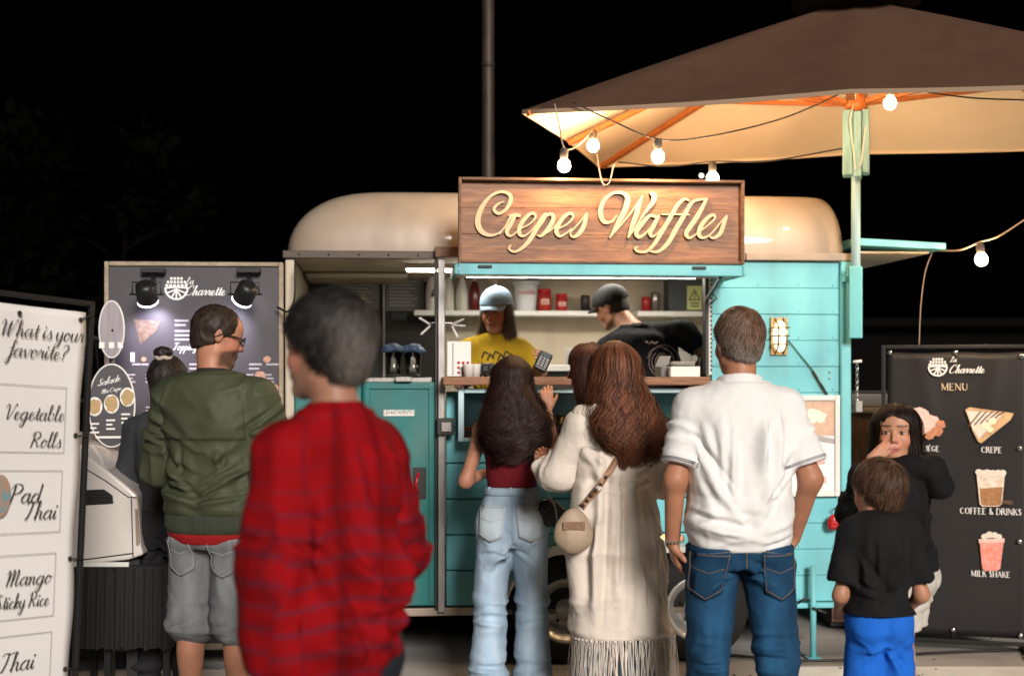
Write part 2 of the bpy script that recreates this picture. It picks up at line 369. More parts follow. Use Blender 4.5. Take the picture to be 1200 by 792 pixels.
def roman_text(mb, text, x, z, h, y=-.0010, align='c', sx=1.0, tw=.15, mi=0):
    tot = sum(.45 if c == ' ' else ROMAN[c][0]+.08 for c in text)*h*sx
    cx = x if align == 'l' else x-tot/2; k = 0
    for c in text:
        if c == ' ': cx += .45*h*sx; continue
        adv, ls = ROMAN[c]
        for x0, y0, x1, y1, t in ls:
            p = np.array([(cx+x0*h*sx, z+y0*h), (cx+x1*h*sx, z+y1*h)])
            p = np.array([p[0], (p[0]+p[1])/2, p[1]])
            ribbon(mb, p, np.full(3, h*(tw if t else tw*.5)), y-k*.00003, 0, 0, mi); k += 1
            if t and x0 == x1:
                for yy in (y0, y1):
                    if yy in (0, 1):
                        p = np.array([(cx+(x0-.13)*h*sx, z+yy*h), (cx+x0*h*sx, z+yy*h), (cx+(x0+.13)*h*sx, z+yy*h)])
                        ribbon(mb, p, np.full(3, h*.06), y-k*.00003, 0, 0, mi); k += 1
        cx += (adv+.08)*h*sx
def block_text(name, text, size, m, parent, loc, align='CENTER', rot=(PI/2, 0, 0), shear=0.0, ext=0.0004, sx=1.0):
    cu = bpy.data.curves.new(name, 'FONT'); cu.body = text; cu.size = size; cu.align_x = align; cu.shear = shear
    cu.extrude = ext; cu.resolution_u = 2
    t = bpy.data.objects.new(name, cu); COL.objects.link(t)
    me = bpy.data.meshes.new_from_object(t.evaluated_get(bpy.context.evaluated_depsgraph_get()))
    bpy.data.objects.remove(t); me.materials.clear(); me.materials.append(m)
    o = bpy.data.objects.new(name, me); COL.objects.link(o); o.parent = parent
    o.location = loc; o.rotation_euler = rot; o.scale = (sx, 1, 1)
    return o
def blob(mb, cx, cz, rx, rz, y, n=18, mi=0, jag=0.0, a0=0.0, seed=0):
    r = random.Random(seed); pts = []
    for k in range(n):
        a = a0+2*PI*k/n; q = 1+jag*(r.random()-.5)*2
        pts.append((cx+rx*q*math.cos(a), y, cz+rz*q*math.sin(a)))
    mb.add(pts, [tuple(range(n))], mi)
def poly(mb, pts, y, mi=0): 
    a = sum(pts[i][0]*pts[(i+1) % len(pts)][1]-pts[(i+1) % len(pts)][0]*pts[i][1] for i in range(len(pts)))
    if a < 0: pts = pts[::-1]
    mb.add([(x, y, z) for x, z in pts], [tuple(range(len(pts)))], mi)
def waffle_logo(mb, cx, cz, r, y, mi=0):
    """round waffle emblem: a grid of blocks over a spoked half wheel"""
    k = 0
    for row in range(3):
        zz = cz+r*(.12+.3*row); hw = math.sqrt(max(0, r*r-(zz-cz+.1*r)**2)); n = 6 if row < 2 else 4
        for i in range(n):
            x0 = cx-hw+2*hw*i/n
            poly(mb, [(x0+r*.04, zz), (x0+2*hw/n-r*.04, zz), (x0+2*hw/n-r*.04, zz+r*.22), (x0+r*.04, zz+r*.22)], y-k*.00002, mi); k += 1
    arc = [(cx+r*.93*math.cos(a), cz+r*.93*math.sin(a)) for a in np.linspace(PI, 2*PI, 13)]
    ribbon(mb, np.array(arc), np.full(13, r*.16), y-.0006, 0, 0, mi)
    ribbon(mb, np.array([(cx-r*.95, cz+.02*r), (cx, cz+.1*r), (cx+r*.95, cz+.02*r)]), np.full(3, r*.13), y-.0007, 0, 0, mi)
    for a in (1.15, 1.35, 1.5, 1.65, 1.85):
        ribbon(mb, np.array([(cx, cz-.05*r), (cx+.45*r*math.cos(a*PI), cz-.05*r+.45*r*math.sin(a*PI)), (cx+.88*r*math.cos(a*PI), cz+.88*r*math.sin(a*PI))]), np.full(3, r*.13), y-.0008-.00003*k, 0, 0, mi); k += 1
# ------------------------------------------------------------------ bodies, clothes and hair as one skin each
def smin(a, b, k):
    if k <= 0: return np.minimum(a, b)
    h = np.clip(.5+.5*(b-a)/k, 0, 1); return b*(1-h)+a*h-k*h*(1-h)
def smax(a, b, k): return -smin(-a, -b, k)
class Field:
    def __init__(s, lo, hi, h, fine=()):
        s.ax = []
        for i in range(3):
            x = lo[i]; out = [x]
            while x < hi[i]:
                st = h
                for fl, fh, hh in fine:
                    if fl[i]-1e-6 <= x < fh[i]: st = min(st, hh)
                x += st; out.append(x)
            s.ax.append(np.array(out, np.float32))
        s.F = np.full([len(a) for a in s.ax], 1.0, np.float32)
    def _sl(s, lo, hi, m):
        return tuple(slice(max(0, int(np.searchsorted(s.ax[i], lo[i]-m))-1), int(np.searchsorted(s.ax[i], hi[i]+m))+1) for i in range(3))
    def _xyz(s, sl): return s.ax[0][sl[0]][:, None, None], s.ax[1][sl[1]][None, :, None], s.ax[2][sl[2]][None, None, :]
    def add(s, prim, k=.02):
        fn, lo, hi = prim; sl = s._sl(lo, hi, .05)
        if s.F[sl].size == 0: return s
        s.F[sl] = smin(s.F[sl], fn(*s._xyz(sl)), k); return s
    def cutp(s, prim, k=.004):
        fn, lo, hi = prim; sl = s._sl(lo, hi, .04)
        if s.F[sl].size == 0: return s
        s.F[sl] = smax(s.F[sl], -fn(*s._xyz(sl)), k); return s
    def clip(s, fn, k=0.0):
        sl = (slice(None),)*3; s.F = smax(s.F, fn(*s._xyz(sl)), k).astype(np.float32); return s
    def mesh(s):
        F = s.F; ins = F < 0
        c = ins[:-1,:-1,:-1].astype(np.int8)
        for a in (0, 1):
            for b in (0, 1):
                for d in (0, 1):
                    if a or b or d: c = c + ins[a:F.shape[0]-1+a, b:F.shape[1]-1+b, d:F.shape[2]-1+d]
        act = (c > 0) & (c < 8); I = np.argwhere(act); n = len(I)
        idm = np.full(act.shape, -1, np.int32); idm[act] = np.arange(n)
        off = np.array([(a, b, d) for a in (0, 1) for b in (0, 1) for d in (0, 1)])
        val = np.stack([F[I[:,0]+o[0], I[:,1]+o[1], I[:,2]+o[2]] for o in off], 1)
        pos = np.stack([np.stack([s.ax[j][I[:, j]+o[j]] for j in range(3)], 1) for o in off], 1)
        acc = np.zeros((n, 3)); cnt = np.zeros(n)
        for i in range(8):
            for j in range(i+1, 8):
                if np.abs(off[i]-off[j]).sum() != 1: continue
                a, b = val[:, i], val[:, j]; m = (a < 0) != (b < 0)
                t = np.where(m, a/(a-b+1e-12), 0)[:, None]
                acc += np.where(m[:, None], pos[:, i]*(1-t)+pos[:, j]*t, 0); cnt += m
        V = acc/cnt[:, None]; Q = []
        sh = F.shape
        for ax in range(3):
            o = [j for j in range(3) if j != ax]
            s0 = [slice(1, -1)]*3; s1 = [slice(1, -1)]*3
            s0[ax] = slice(0, sh[ax]-1); s1[ax] = slice(1, sh[ax])
            A, B = ins[tuple(s0)], ins[tuple(s1)]
            E = np.argwhere(A != B)
            if len(E) == 0: continue
            sg = A[E[:,0], E[:,1], E[:,2]]
            E = E.copy(); E[:, o[0]] += 1; E[:, o[1]] += 1
            def cell(d0, d1):
                q = E.copy(); q[:, o[0]] -= d0; q[:, o[1]] -= d1; return idm[q[:,0], q[:,1], q[:,2]]
            q = np.stack([cell(1,1), cell(0,1), cell(0,0), cell(1,0)], 1)
            flip = sg if ax != 1 else ~sg
            q[~flip] = q[~flip][:, ::-1]; Q.append(q)
        Q = np.concatenate(Q); Q = Q[(Q >= 0).all(1)]
        return V, Q
def normals(V, Q):
    a = V[Q[:,2]]-V[Q[:,0]]; b = V[Q[:,3]]-V[Q[:,1]]; n = np.cross(a, b)
    N = np.zeros_like(V)
    for j in range(4):
        for c in range(3): N[:, c] += np.bincount(Q[:, j], n[:, c], len(V))
    return N/(np.linalg.norm(N, axis=1)[:, None]+1e-12)
def vnoise(p, seed=0):
    p = np.asarray(p, np.float64); i = np.floor(p).astype(np.int64); f = p-i; u = f*f*(3-2*f); r = 0
    for a in (0, 1):
        for b in (0, 1):
            for c in (0, 1):
                h = ((i[:,0]+a)*374761393+(i[:,1]+b)*668265263+(i[:,2]+c)*1274126177+seed*974711) & 0xffffffff
                h = ((h ^ (h >> 13))*1103515245) & 0xffffffff; h = h ^ (h >> 16)
                r = r+(h & 0xffff)/65535.*(u[:,0] if a else 1-u[:,0])*(u[:,1] if b else 1-u[:,1])*(u[:,2] if c else 1-u[:,2])
    return r
def wrinkle(V, s, seed=0, warp=.7, sharp=1.5):
    q = V*np.array(s)
    q = q+warp*np.stack([vnoise(q*.6+7, seed+1), vnoise(q*.6+13, seed+2), vnoise(q*.6+29, seed+3)], 1)
    return (1-np.abs(2*vnoise(q, seed)-1))**sharp
def creases(V, kind, seed=0, k=1.0, zr=(.9, 1.4), xw=.17, n=26, h=.008, side=-1, yc=0.0):
    """pulled and compressed folds as soft ridges with a sharper side, drawn in the x-z plane of the back (side -1) or front (+1)"""
    r = np.random.default_rng(seed); out = np.zeros(len(V)); m = np.clip(side*(V[:, 1]-yc)/.03+.5, 0, 1); x, z = V[:, 0], V[:, 2]; z0, z1 = zr
    for i in range(n):
        sx = 1 if r.random() < .5 else -1
        if kind == 'back':
            q = r.random()
            if q < .40:    # from the armpit down and inwards
                a = (sx*xw*(.85+.2*r.random()), z1-(z1-z0)*(.22+.25*r.random())); b = (sx*xw*(-.2+.7*r.random()), z0+(z1-z0)*(.05+.35*r.random()))
            elif q < .75:  # slack across the waist
                zz = z0+(z1-z0)*(.03+.30*r.random()); a = (sx*xw*1.0, zz+.02+.03*r.random()); b = (sx*xw*(-.3+.6*r.random()), zz-.02*r.random())
            else:          # hanging from the shoulder
                xx = sx*xw*(.25+.6*r.random()); a = (xx, z1-(z1-z0)*(.05+.1*r.random())); b = (xx*(.6+.5*r.random()), z1-(z1-z0)*(.35+.4*r.random()))
        elif kind == 'drape':
            xx = xw*(2*r.random()-1); a = (xx*.85, z0+(z1-z0)*(.55+.45*r.random())); b = (xx*1.15+.02*r.normal(), z0+(z1-z0)*(.0+.3*r.random()))
        elif kind == 'jean':
            q = r.random(); cx = sx*xw
            if q < .35: a = (sx*.01, z1-.02-.02*r.random()); b = (cx*(.8+.8*r.random()), z1-.05-.12*r.random())   # from the crotch
            elif q < .70: zz = (z0+z1)/2-.06+.12*r.random(); a = (cx-.06, zz+.03*r.normal()*.5); b = (cx+.06, zz+.03*r.normal()*.6)  # knee
            else: zz = z0+.02+.14*r.random(); a = (cx-.06, zz+.012*r.normal()); b = (cx+.07, zz+.02*r.normal())
        a = np.array(a); b = np.array(b); w_ = (.008+.010*r.random())*k**.5; hh = h*(.5+.8*r.random()); c = (a+b)/2+np.array([0, -.02 if kind == 'back' else 0])*r.random()
        P_ = np.array([a*(1-t)**2+2*c*t*(1-t)+b*t*t for t in np.linspace(0, 1, 6)])
        best = np.full(len(V), 1e9); sgn = np.zeros(len(V)); tt = np.zeros(len(V))
        for j in range(5):
            p, q_ = P_[j], P_[j+1]; d = q_-p; L = (d**2).sum()+1e-9; t = np.clip(((x-p[0])*d[0]+(z-p[1])*d[1])/L, 0, 1)
            ex, ez = x-p[0]-t*d[0], z-p[1]-t*d[1]; dd = np.sqrt(ex*ex+ez*ez); u = dd < best; best = np.where(u, dd, best)
            sgn = np.where(u, np.sign(ex*d[1]-ez*d[0]), sgn); tt = np.where(u, (j+t)/5, tt)
        sd = best*sgn; tp = np.sin(np.clip(tt, 0.02, .98)*PI)**.6
        out += hh*tp*(np.exp(-(sd/(w_*np.where(sd > 0, 1.5, .7)))**2)-.55*np.exp(-((sd+1.7*w_)/(w_*.9))**2))*np.where(best < 6*w_, 1, 0)
    return out*m
def arm_creases(V, a, b, seed=0, n=7, h=.007, lo=.55, hi=1.0, r=.10):
    rr = np.random.default_rng(seed); a, b = A3(a), A3(b); ax = b-a; L = np.linalg.norm(ax); ax /= L; q = V-a; t = q@ax; rad = q-np.outer(t, ax); dist = np.linalg.norm(rad, axis=1)
    e1 = np.cross(ax, [0, 1, 0]); e1 /= np.linalg.norm(e1); e2 = np.cross(ax, e1); ang = np.arctan2(rad@e2, rad@e1); out = np.zeros(len(V))
    for i in range(n):
        t0 = L*(lo+(hi-lo)*rr.random()); ph = rr.random()*6.28; til = .03*rr.normal(); w_ = .008+.007*rr.random(); c0 = rr.random()*6.28
        sd = t-t0-til*np.sin(ang+ph); env = np.clip(.3+np.cos(ang-c0), 0, 1)
        out += h*(.6+.6*rr.random())*env*(np.exp(-(sd/w_)**2)-.5*np.exp(-((sd+1.6*w_)/w_)**2))
    return out*(dist < r)*(t > -.05)*(t < L+.05)
# primitives: (function, low corner, high corner)
def A3(v): return np.array([float(v[0]), float(v[1]), float(v[2])])
def rcone(a, b, ra, rb, flat=False):
    a, b = A3(a), A3(b); ab = b-a; L2 = (ab**2).sum(); L = math.sqrt(L2)
    def fn(X, Y, Z):
        px, py, pz = X-a[0], Y-a[1], Z-a[2]; tt = (px*ab[0]+py*ab[1]+pz*ab[2])/L2; t = np.clip(tt, 0, 1)
        d = np.sqrt((px-t*ab[0])**2+(py-t*ab[1])**2+(pz-t*ab[2])**2)-(ra+(rb-ra)*t)
        if flat: d = np.maximum(d, (tt-1)*L); 
        return d
    r = max(ra, rb); return fn, np.minimum(a, b)-r, np.maximum(a, b)+r
def ell(c, r, R=None):
    c = A3(c); r = A3(r); m = min(r)
    def fn(X, Y, Z):
        x, y, z = X-c[0], Y-c[1], Z-c[2]
        if R is not None:
            x, y, z = (R[0][0]*x+R[1][0]*y+R[2][0]*z, R[0][1]*x+R[1][1]*y+R[2][1]*z, R[0][2]*x+R[1][2]*y+R[2][2]*z)
        q = np.sqrt((x/r[0])**2+(y/r[1])**2+(z/r[2])**2)
        return (q-1)*m
    e = max(r); return fn, c-e, c+e
def loft(secs, e=2.2, infl=0.0, flat=True):
    s = catmull(np.array(secs, float), 5); s = s[np.argsort(s[:, 0])]
    z0, z1 = s[0, 0], s[-1, 0]
    def fn(X, Y, Z):
        z = Z.ravel(); g = lambda j: np.interp(z, s[:, 0], s[:, j])[None, None, :]
        a = g(3)+infl; b = g(4)+infl
        q = (np.abs((X-g(1))/a)**e+np.abs((Y-g(2))/b)**e)**(1/e)
        d = (q-1)*np.minimum(a, b)
        return np.maximum(d, np.maximum(z0-Z, Z-z1))
    A, B = s[:, 3].max()+infl, s[:, 4].max()+infl
    return fn, A3((s[:, 1].min()-A, s[:, 2].min()-B, z0)), A3((s[:, 1].max()+A, s[:, 2].max()+B, z1))
def rotm(yaw, pitch=0.0, roll=0.0):
    return np.array(Matrix.Rotation(yaw, 3, 'Z') @ Matrix.Rotation(pitch, 3, 'X') @ Matrix.Rotation(roll, 3, 'Y'))

class Person:
    """local frame: feet at the origin, faces +y. Everything in metres."""
    def __init__(s, H, width=1.0, depth=1.0, female=False, child=False, head=(0, 0, 0), hs=None, lean=(0, 0), arms=None, legs=None,
                 skin=(.52, .31, .20), belly=0.0, shoulder=1.0, label='', loc=(0, 0, 0), yaw=0.0):
        s.H = H; k = s.k = H/1.75; s.w = width; s.d = depth; s.female = female; s.skin = skin; s.kid = child; s.child_neck = child
        s.hs = hs if hs else (1.0 if not female else .95)
        s.root = thing('person', label, 'person', loc, yaw)
        sh = .178*shoulder*k*width*(.92 if female else 1)
        lx, ly = lean
        def L(x, y, z):   # lean grows above the hips
            t = max(0, z-.95*k); return A3((x+lx*t, y+ly*t, z))
        s.L = L
        s.J = dict(neck=L(0, 0, 1.47*k), shl=L(-sh, 0, 1.388*k), shr=L(sh, 0, 1.388*k))
        A = dict(ell=(-.24*width, -.03, 1.12), wrl=(-.26*width, .03, .87), elr=(.24*width, -.03, 1.12), wrr=(.26*width, .03, .87))
        s.J.update({q: A3(v)*k for q, v in A.items()})
        for q, v in (arms or {}).items(): s.J[q] = A3(v)
        G = dict(hipl=(-.088*width, 0, .92), hipr=(.088*width, 0, .92), knl=(-.10*width, .01, .50), knr=(.10*width, .01, .50),
                 anl=(-.11*width, -.02, .09), anr=(.11*width, -.02, .09))
        s.J.update({q: A3(v)*k for q, v in G.items()})
        for q, v in (legs or {}).items(): s.J[q] = A3(v)
        s.hc = L(0, .02, 0); s.hc[2] = H-.123*s.hs; s.hc[:2] = L(0, .02, H-.15)[:2]
        s.R = rotm(*head)
        bl = belly
        if female:
            S = [(.80,0,.0,.10,.09),(.88,0,-.02,.168,.112),(.95,0,-.02,.175,.112),(1.02,0,-.01,.148,.098),(1.10,0,0,.122,.088),(1.18,0,0,.128,.092),(1.27,0,.01,.142,.108),(1.35,0,0,.148,.098),(1.42,0,-.005,.13,.075),(1.465,0,-.01,.075,.06)]
        else:
            S = [(.80,0,.0,.11,.10),(.88,0,-.01,.166,.112),(.95,0,-.005,.168+bl*.3,.112+bl*.5),(1.02,0,.01,.160+bl*.6,.108+bl),(1.10,0,.012,.155+bl*.6,.105+bl),(1.20,0,.005,.162+bl*.3,.11+bl*.6),(1.30,0,0,.175,.115+bl*.2),(1.37,0,-.005,.175,.105),(1.43,0,-.01,.145,.08),(1.475,0,-.01,.08,.062)]
        s.S = []
        for z, cx, cy, a, b in S:
            c = L(cx, cy, z*k); s.S.append((z*k, c[0], c[1], a*k*width, b*k*depth))
        s.fine = []; s.hands = []
    def part(s, name, V, Q, m, colors=None, label=None):
        return np_mesh(name, V, Q, m, s.root, True, label, colors)
    def hp(s, x, y, z):
        if s.kid and z < .0: z = z*.88; y = y*.97
        return s.hc+s.R@(np.array([x, y, z])*s.hs)
    def torso(s, F, infl=0.0, z0=None, z1=None, k=.04, e=2.3, flare=0.0, b_add=0.0):
        sec = []
        for z, cx, cy, a, b in s.S:
            if z0 is not None and z < z0+.01: continue
            if z1 is not None and z > z1-.01: continue
            sec.append((z, cx, cy, a, b+b_add))
        ss = np.array(s.S); g = lambda z: (z, np.interp(z, ss[:,0], ss[:,1]), np.interp(z, ss[:,0], ss[:,2]), np.interp(z, ss[:,0], ss[:,3])+flare, np.interp(z, ss[:,0], ss[:,4])+flare+b_add)
        if z0 is not None: sec = [g(z0)]+sec
        if z1 is not None: sec = sec+[g(z1)]
        F.add(loft(sec, e, infl), k)
        return F
    def shoulders(s, F, infl=0.0, k=.05):
        J = s.J; kk = s.k
        for q in ('shl', 'shr'):
            F.add(rcone(J['neck']+A3((0, -.01, -.035*kk)), J[q]+A3((0, -.005, -.005)), .05*kk+infl, .052*kk*(.85 if s.female else 1.05)+infl), k)
    def arm(s, F, side, t0=0.0, t1=2.0, infl=0.0, k=.03, r=(.050, .041, .027), flat=True, bag=0.0):
        J = s.J; kk = s.k*(.85 if s.female else 1.0)*(s.w**.7); a, b, c = J['sh'+side], J['el'+side], J['wr'+side]
        ra, rb, rc = [x*kk+infl for x in r]
        if t1 <= 1: F.add(rcone(a, a+(b-a)*t1, ra, ra+(rb-ra)*t1+bag, flat), k); return
        F.add(rcone(a, b, ra, rb+bag), k)
        t = t1-1; F.add(rcone(b, b+(c-b)*t, rb+bag, rb+(rc-rb)*t+bag*.5, flat), k)
    def leg(s, F, side, t1=2.0, infl=0.0, k=.03, r=(.088, .058, .040), flat=True, flare=0.0):
        J = s.J; kk = s.k*(s.w**.8); a, b, c = J['hip'+side], J['kn'+side], J['an'+side]
        ra, rb, rc = [x*kk+infl for x in r]
        if t1 <= 1: F.add(rcone(a, a+(b-a)*t1, ra, ra+(rb-ra)*t1+flare, flat), k); return
        F.add(rcone(a, b, ra, rb), k)
        t = t1-1; F.add(rcone(b, b+(c-b)*t, rb, rb+(rc-rb)*t+flare, flat), k)
    def hand(s, F, side, d, n, curl=.5, size=1.0, spread=.0, thumb=(.6, .7, .3)):
        """d: towards the fingers, n: palm normal, fingers curl towards n"""
        w = s.J['wr'+side]; d = A3(d); d /= np.linalg.norm(d); n = A3(n); n -= d*n.dot(d); n /= np.linalg.norm(n)
        sd = np.cross(d, n)*(1 if side == 'r' else -1)
        z = size*s.k*(.9 if s.female else 1.0)
        prims = []
        for i, o in enumerate((-.030, -.010, .010, .028)):
            kn = w+d*(.088-.004*abs(i-1.3))*z+sd*o*z
            F.add(rcone(w+sd*o*.55*z+d*.005, kn, .0145*z, .0115*z), .014)
            ln = (.070, .080, .074, .058)[i]*z; p = kn; ang = 0.0
            dd = d+sd*o*spread*20
            for j, fr in enumerate((.45, .31, .24)):
                ang += curl*(.75+.25*j+.12*i)
                v = dd*math.cos(ang)+n*math.sin(ang); v /= np.linalg.norm(v)
                q = p+v*ln*fr; F.add(rcone(p, q, (.0092-.0008*j)*z, (.0086-.0009*j)*z), .0035); p = q
        p = w+d*.018*z-sd*.026*z
        v = d*thumb[0]-sd*thumb[1]+n*thumb[2]; v /= np.linalg.norm(v)
        q = p+v*.045*z; F.add(rcone(p, q, .0145*z, .0105*z), .012)
        v2 = v*.8+d*.5+n*.25; v2 /= np.linalg.norm(v2); F.add(rcone(q, q+v2*.032*z, .0100*z, .0082*z), .004)
    def fine_box(s, c, r, h): c = A3(c); s.fine.append((c-r, c+r, h))
    def head_prims(s, F, ears=True):
        h = s.hs; R = s.R; p = s.hp
        def E(c, r, k, cut=False):
            pr = ell(p(*c), np.array(r)*h, R)
            (F.cutp if cut else F.add)(pr, k*h)
        def C(a, b, ra, rb, k): F.add(rcone(p(*a), p(*b), ra*h, rb*h), k*h)
        E((0, -.014, .034), (.077, .098, .089), .01)
        E((0, .028, -.030), (.060, .064, .083), .03)
        E((0, .052, .045), (.058, .042, .050), .03)
        C((-.048, .0, -.055), (-.014, .070, -.096), .020, .013, .03); C((.048, .0, -.055), (.014, .070, -.096), .020, .013, .03)
        E((0, .074, -.097), (.020, .016, .014), .02)
        E((-.036, .058, -.028), (.026, .026, .026), .02); E((.036, .058, -.028), (.026, .026, .026), .02)
        C((-.042, .078, .026), (.042, .078, .026), .009, .009, .012)
        E((-.031, .100, .008), (.018, .014, .011), .012, True); E((.031, .100, .008), (.018, .014, .011), .012, True)
        E((-.031, .080, .007), (.0150, .0115, .0115), .003); E((.031, .080, .007), (.0150, .0115, .0115), .003)
        C((0, .088, .014), (0, .111, -.026), .0065, .0095, .008)
        E((-.0115, .101, -.031), (.0075, .008, .006), .006); E((.0115, .101, -.031), (.0075, .008, .006), .006)
        E((0, .088, -.058), (.024, .014, .018), .012)
        C((-.017, .092, -.0555), (.017, .092, -.0555), .0048, .0048, .004)
        C((-.014, .093, -.0660), (.014, .093, -.0660), .0058, .0058, .004)
        if ears:
            for sx in (-1, 1):
                E((sx*.079, -.012, .004), (.009, .019, .031), .006)
                E((sx*.088, -.006, .006), (.006, .011, .019), .003, True)
    def body(s, bare=None, ears=True, headfine=.0055, lips=True, feet=True, h=.013, brow=(.10, .06, .04), makeup=(.55, .16, .13)):
        J = s.J; allp = np.array([J[q] for q in J]+[s.hc])
        lo = allp.min(0)-.17; hi = allp.max(0)+.17; lo[2] = -.01; hi[2] = s.hc[2]+.16*s.hs
        hb = s.hs*.13; fine = [(s.hc-hb, s.hc+hb, headfine)]+s.fine
        F = Field(lo, hi, h, fine)
        s.torso(F, -.004, .84*s.k if s.S[0][0] < .84*s.k else None, k=.03); s.shoulders(F)
        nb = J['neck']+A3((0, -.015, -.02)); rn = .056*s.k*(s.w**.7)*(.82 if s.female else 1.0)
        if s.child_neck: rn *= .85
        F.add(rcone(nb, s.hp(0, -.022, -.035), rn*1.1, rn), .03)
        for q in 'lr':
            s.arm(F, q, infl=0.0, flat=False); s.leg(F, q, flat=False, r=(.082, .053, .036))
            kk = s.k; F.add(ell(J['kn'+q]*.6+J['an'+q]*.4+A3((0, -.022*kk, .05*kk)), (.047*kk, .047*kk, .11*kk)), .03)
        for args in s.hands: s.hand(F, *args[0], **args[1])
        s.head_prims(F, ears)
        if feet:
            for q in 'lr': F.add(rcone(J['an'+q]+A3((0, .0, -.045)), J['an'+q]+A3((0, .13*s.k, -.06)), .034*s.k, .026*s.k), .03)
        V, Q = F.mesh()
        C = np.tile(np.array(s.skin)*np.array([.92, .88, .85]), (len(V), 1))*(.9+.2*vnoise(V*30, 9)[:, None])
        q = ((V-s.hc)@s.R)/s.hs
        def mask(cx, cz, rx, rz, ymin=.06, soft=.35):
            r = np.sqrt(((np.abs(q[:,0])-cx)/rx)**2+((q[:,2]-cz)/rz)**2); return np.clip((1+soft-r)/soft, 0, 1)*(q[:,1] > ymin)
        def blend(m, col, a=1.0):
            nonlocal C; m = (m*a)[:, None]; C = C*(1-m)+np.array(col)*m
        sk = np.array(s.skin)
        blend(mask(.045, -.03, .028, .022, .03, .9), sk*np.array([1.05, .78, .75]), .55)
        if lips:
            blend(mask(0, -.0545, .019, .006), makeup, .85); blend(mask(0, -.0665, .016, .0065), makeup, .9)
            blend(mask(0, -.0605, .020, .0018), np.array(makeup)*.25, .9)
        blend(mask(.032, .034, .019, .0045, .06, .5), brow, .85)
        if s.beard: blend(np.clip((-.040-q[:, 2]-.35*(.05-q[:, 1]))/.012, 0, 1)*np.clip((q[:, 1]-.0)/.02, 0, 1)*np.clip((q[:, 2]+.13)/.02, 0, 1), (.07, .04, .028), .85)
        blend(mask(.009, -.037, .004, .003, .08, .5), sk*.25, .7)
        s.part('body', V, Q, skin_mat(), C)
        return V, Q
    child_neck = False
    kid = False
    beard = False
    def eyes(s, iris=(.05, .025, .012), gaze=(0, 0)):
        wm = mat('eye_white', (.50, .46, .44), .3); im = mat('iris_%d' % int(iris[0]*1000), iris, .1); bm = mat('pupil', (.005, .005, .005), .08); lm = mat('lash', (.02, .012, .01), .7)
        R = Matrix(s.R.tolist()); h = s.hs*(1.10 if s.kid else 1.0)
        for sx in (-1, 1):
            c = Vector(s.hp(sx*.031, .0845, .0065)); b = MB()
            b.ball(c, (.0135*h, .0085*h, .0060*h), 16, 0, R)
            g = Vector(s.hp(sx*.031+gaze[0]*.006, .0915, .0068+gaze[1]*.003))
            b.ball(g, (.0064*h, .0034*h, .0060*h), 12, 1, R)
            g2 = Vector(s.hp(sx*.031+gaze[0]*.0065, .0938, .0068+gaze[1]*.003)); b.ball(g2, (.0026*h, .0014*h, .0026*h), 8, 2, R)
            pts = [Vector(s.hp(sx*(.031+x), y, z)) for x, y, z in ((-.0145, .0880, .0065), (-.009, .0925, .0115), (0, .0945, .0135), (.009, .091, .0115), (.0150, .084, .0070))]
            b.tube(pts, [.0008*h, .0014*h, .0017*h, .0015*h, .0008*h], 6, 3)
            b.build('eye', [wm, im, bm, lm], s.root)
    def garment(s, name, F, m, amp=.008, ws=(7, 7, 4), seed=1, label=None, fn=None, smallamp=.002, colors=None, under=None):
        V, Q = F.mesh(); N = normals(V, Q)
        d = (wrinkle(V, ws, seed)-.45)*amp+(wrinkle(V, np.array(ws)*2.3, seed+9)-.4)*amp*.35
        if smallamp: d += (vnoise(V*45, seed+4)-.5)*smallamp
        if fn is not None: d = d+fn(V, N)
        d = d*1.5*(1-np.abs(N[:, 2])**3); zz = V[:, 2]; d = d*(.1+.9*np.clip((zz-zz.min())/.025, 0, 1)*np.clip((zz.max()-zz)/.025, 0, 1))
        d = np.maximum(d, -.007)
        if under is not None: d = d-.017*np.clip((zz-under-.012)/.012, 0, 1)
        V2 = V+N*d[:, None]
        C = colors(V) if colors else None
        o = s.part(name, V2, Q, m, C, label); s.last = (V2, Q)
        return o
    def shoes(s, m, name='shoe'):
        for q in 'lr':
            a = s.J['an'+q]; k = s.k; F = Field(a+A3((-.07, -.10, -.12)), a+A3((.07, .22, .06)), .009)
            F.add(rcone(a+A3((0, -.02, -.045)), a+A3((0, .13*k, -.058)), .045*k, .034*k), .02); F.add(rcone(a, a+A3((0, 0, -.05)), .046*k, .045*k), .02)
            F.clip(lambda X, Y, Z: (.003-Z)+X*0+Y*0)
            V, Q = F.mesh(); s.part(name, V, Q, m)
def skin_mat():
    m = mat('skin', (1, 1, 1), .48, spec=.4, noise=.12, nscale=26, bump=.08, bscale=220, attr='Col', stretch=(1, 1, 1))
    b = m.node_tree.nodes['Principled BSDF']; b.inputs['Subsurface Weight'].default_value = .12
    b.inputs['Subsurface Radius'].default_value = (.012, .005, .003); b.inputs['Subsurface Scale'].default_value = .6
    return m
def hair_mat():
    m = mat('hair', (1, 1, 1), .52, spec=.26, attr='Col'); return m
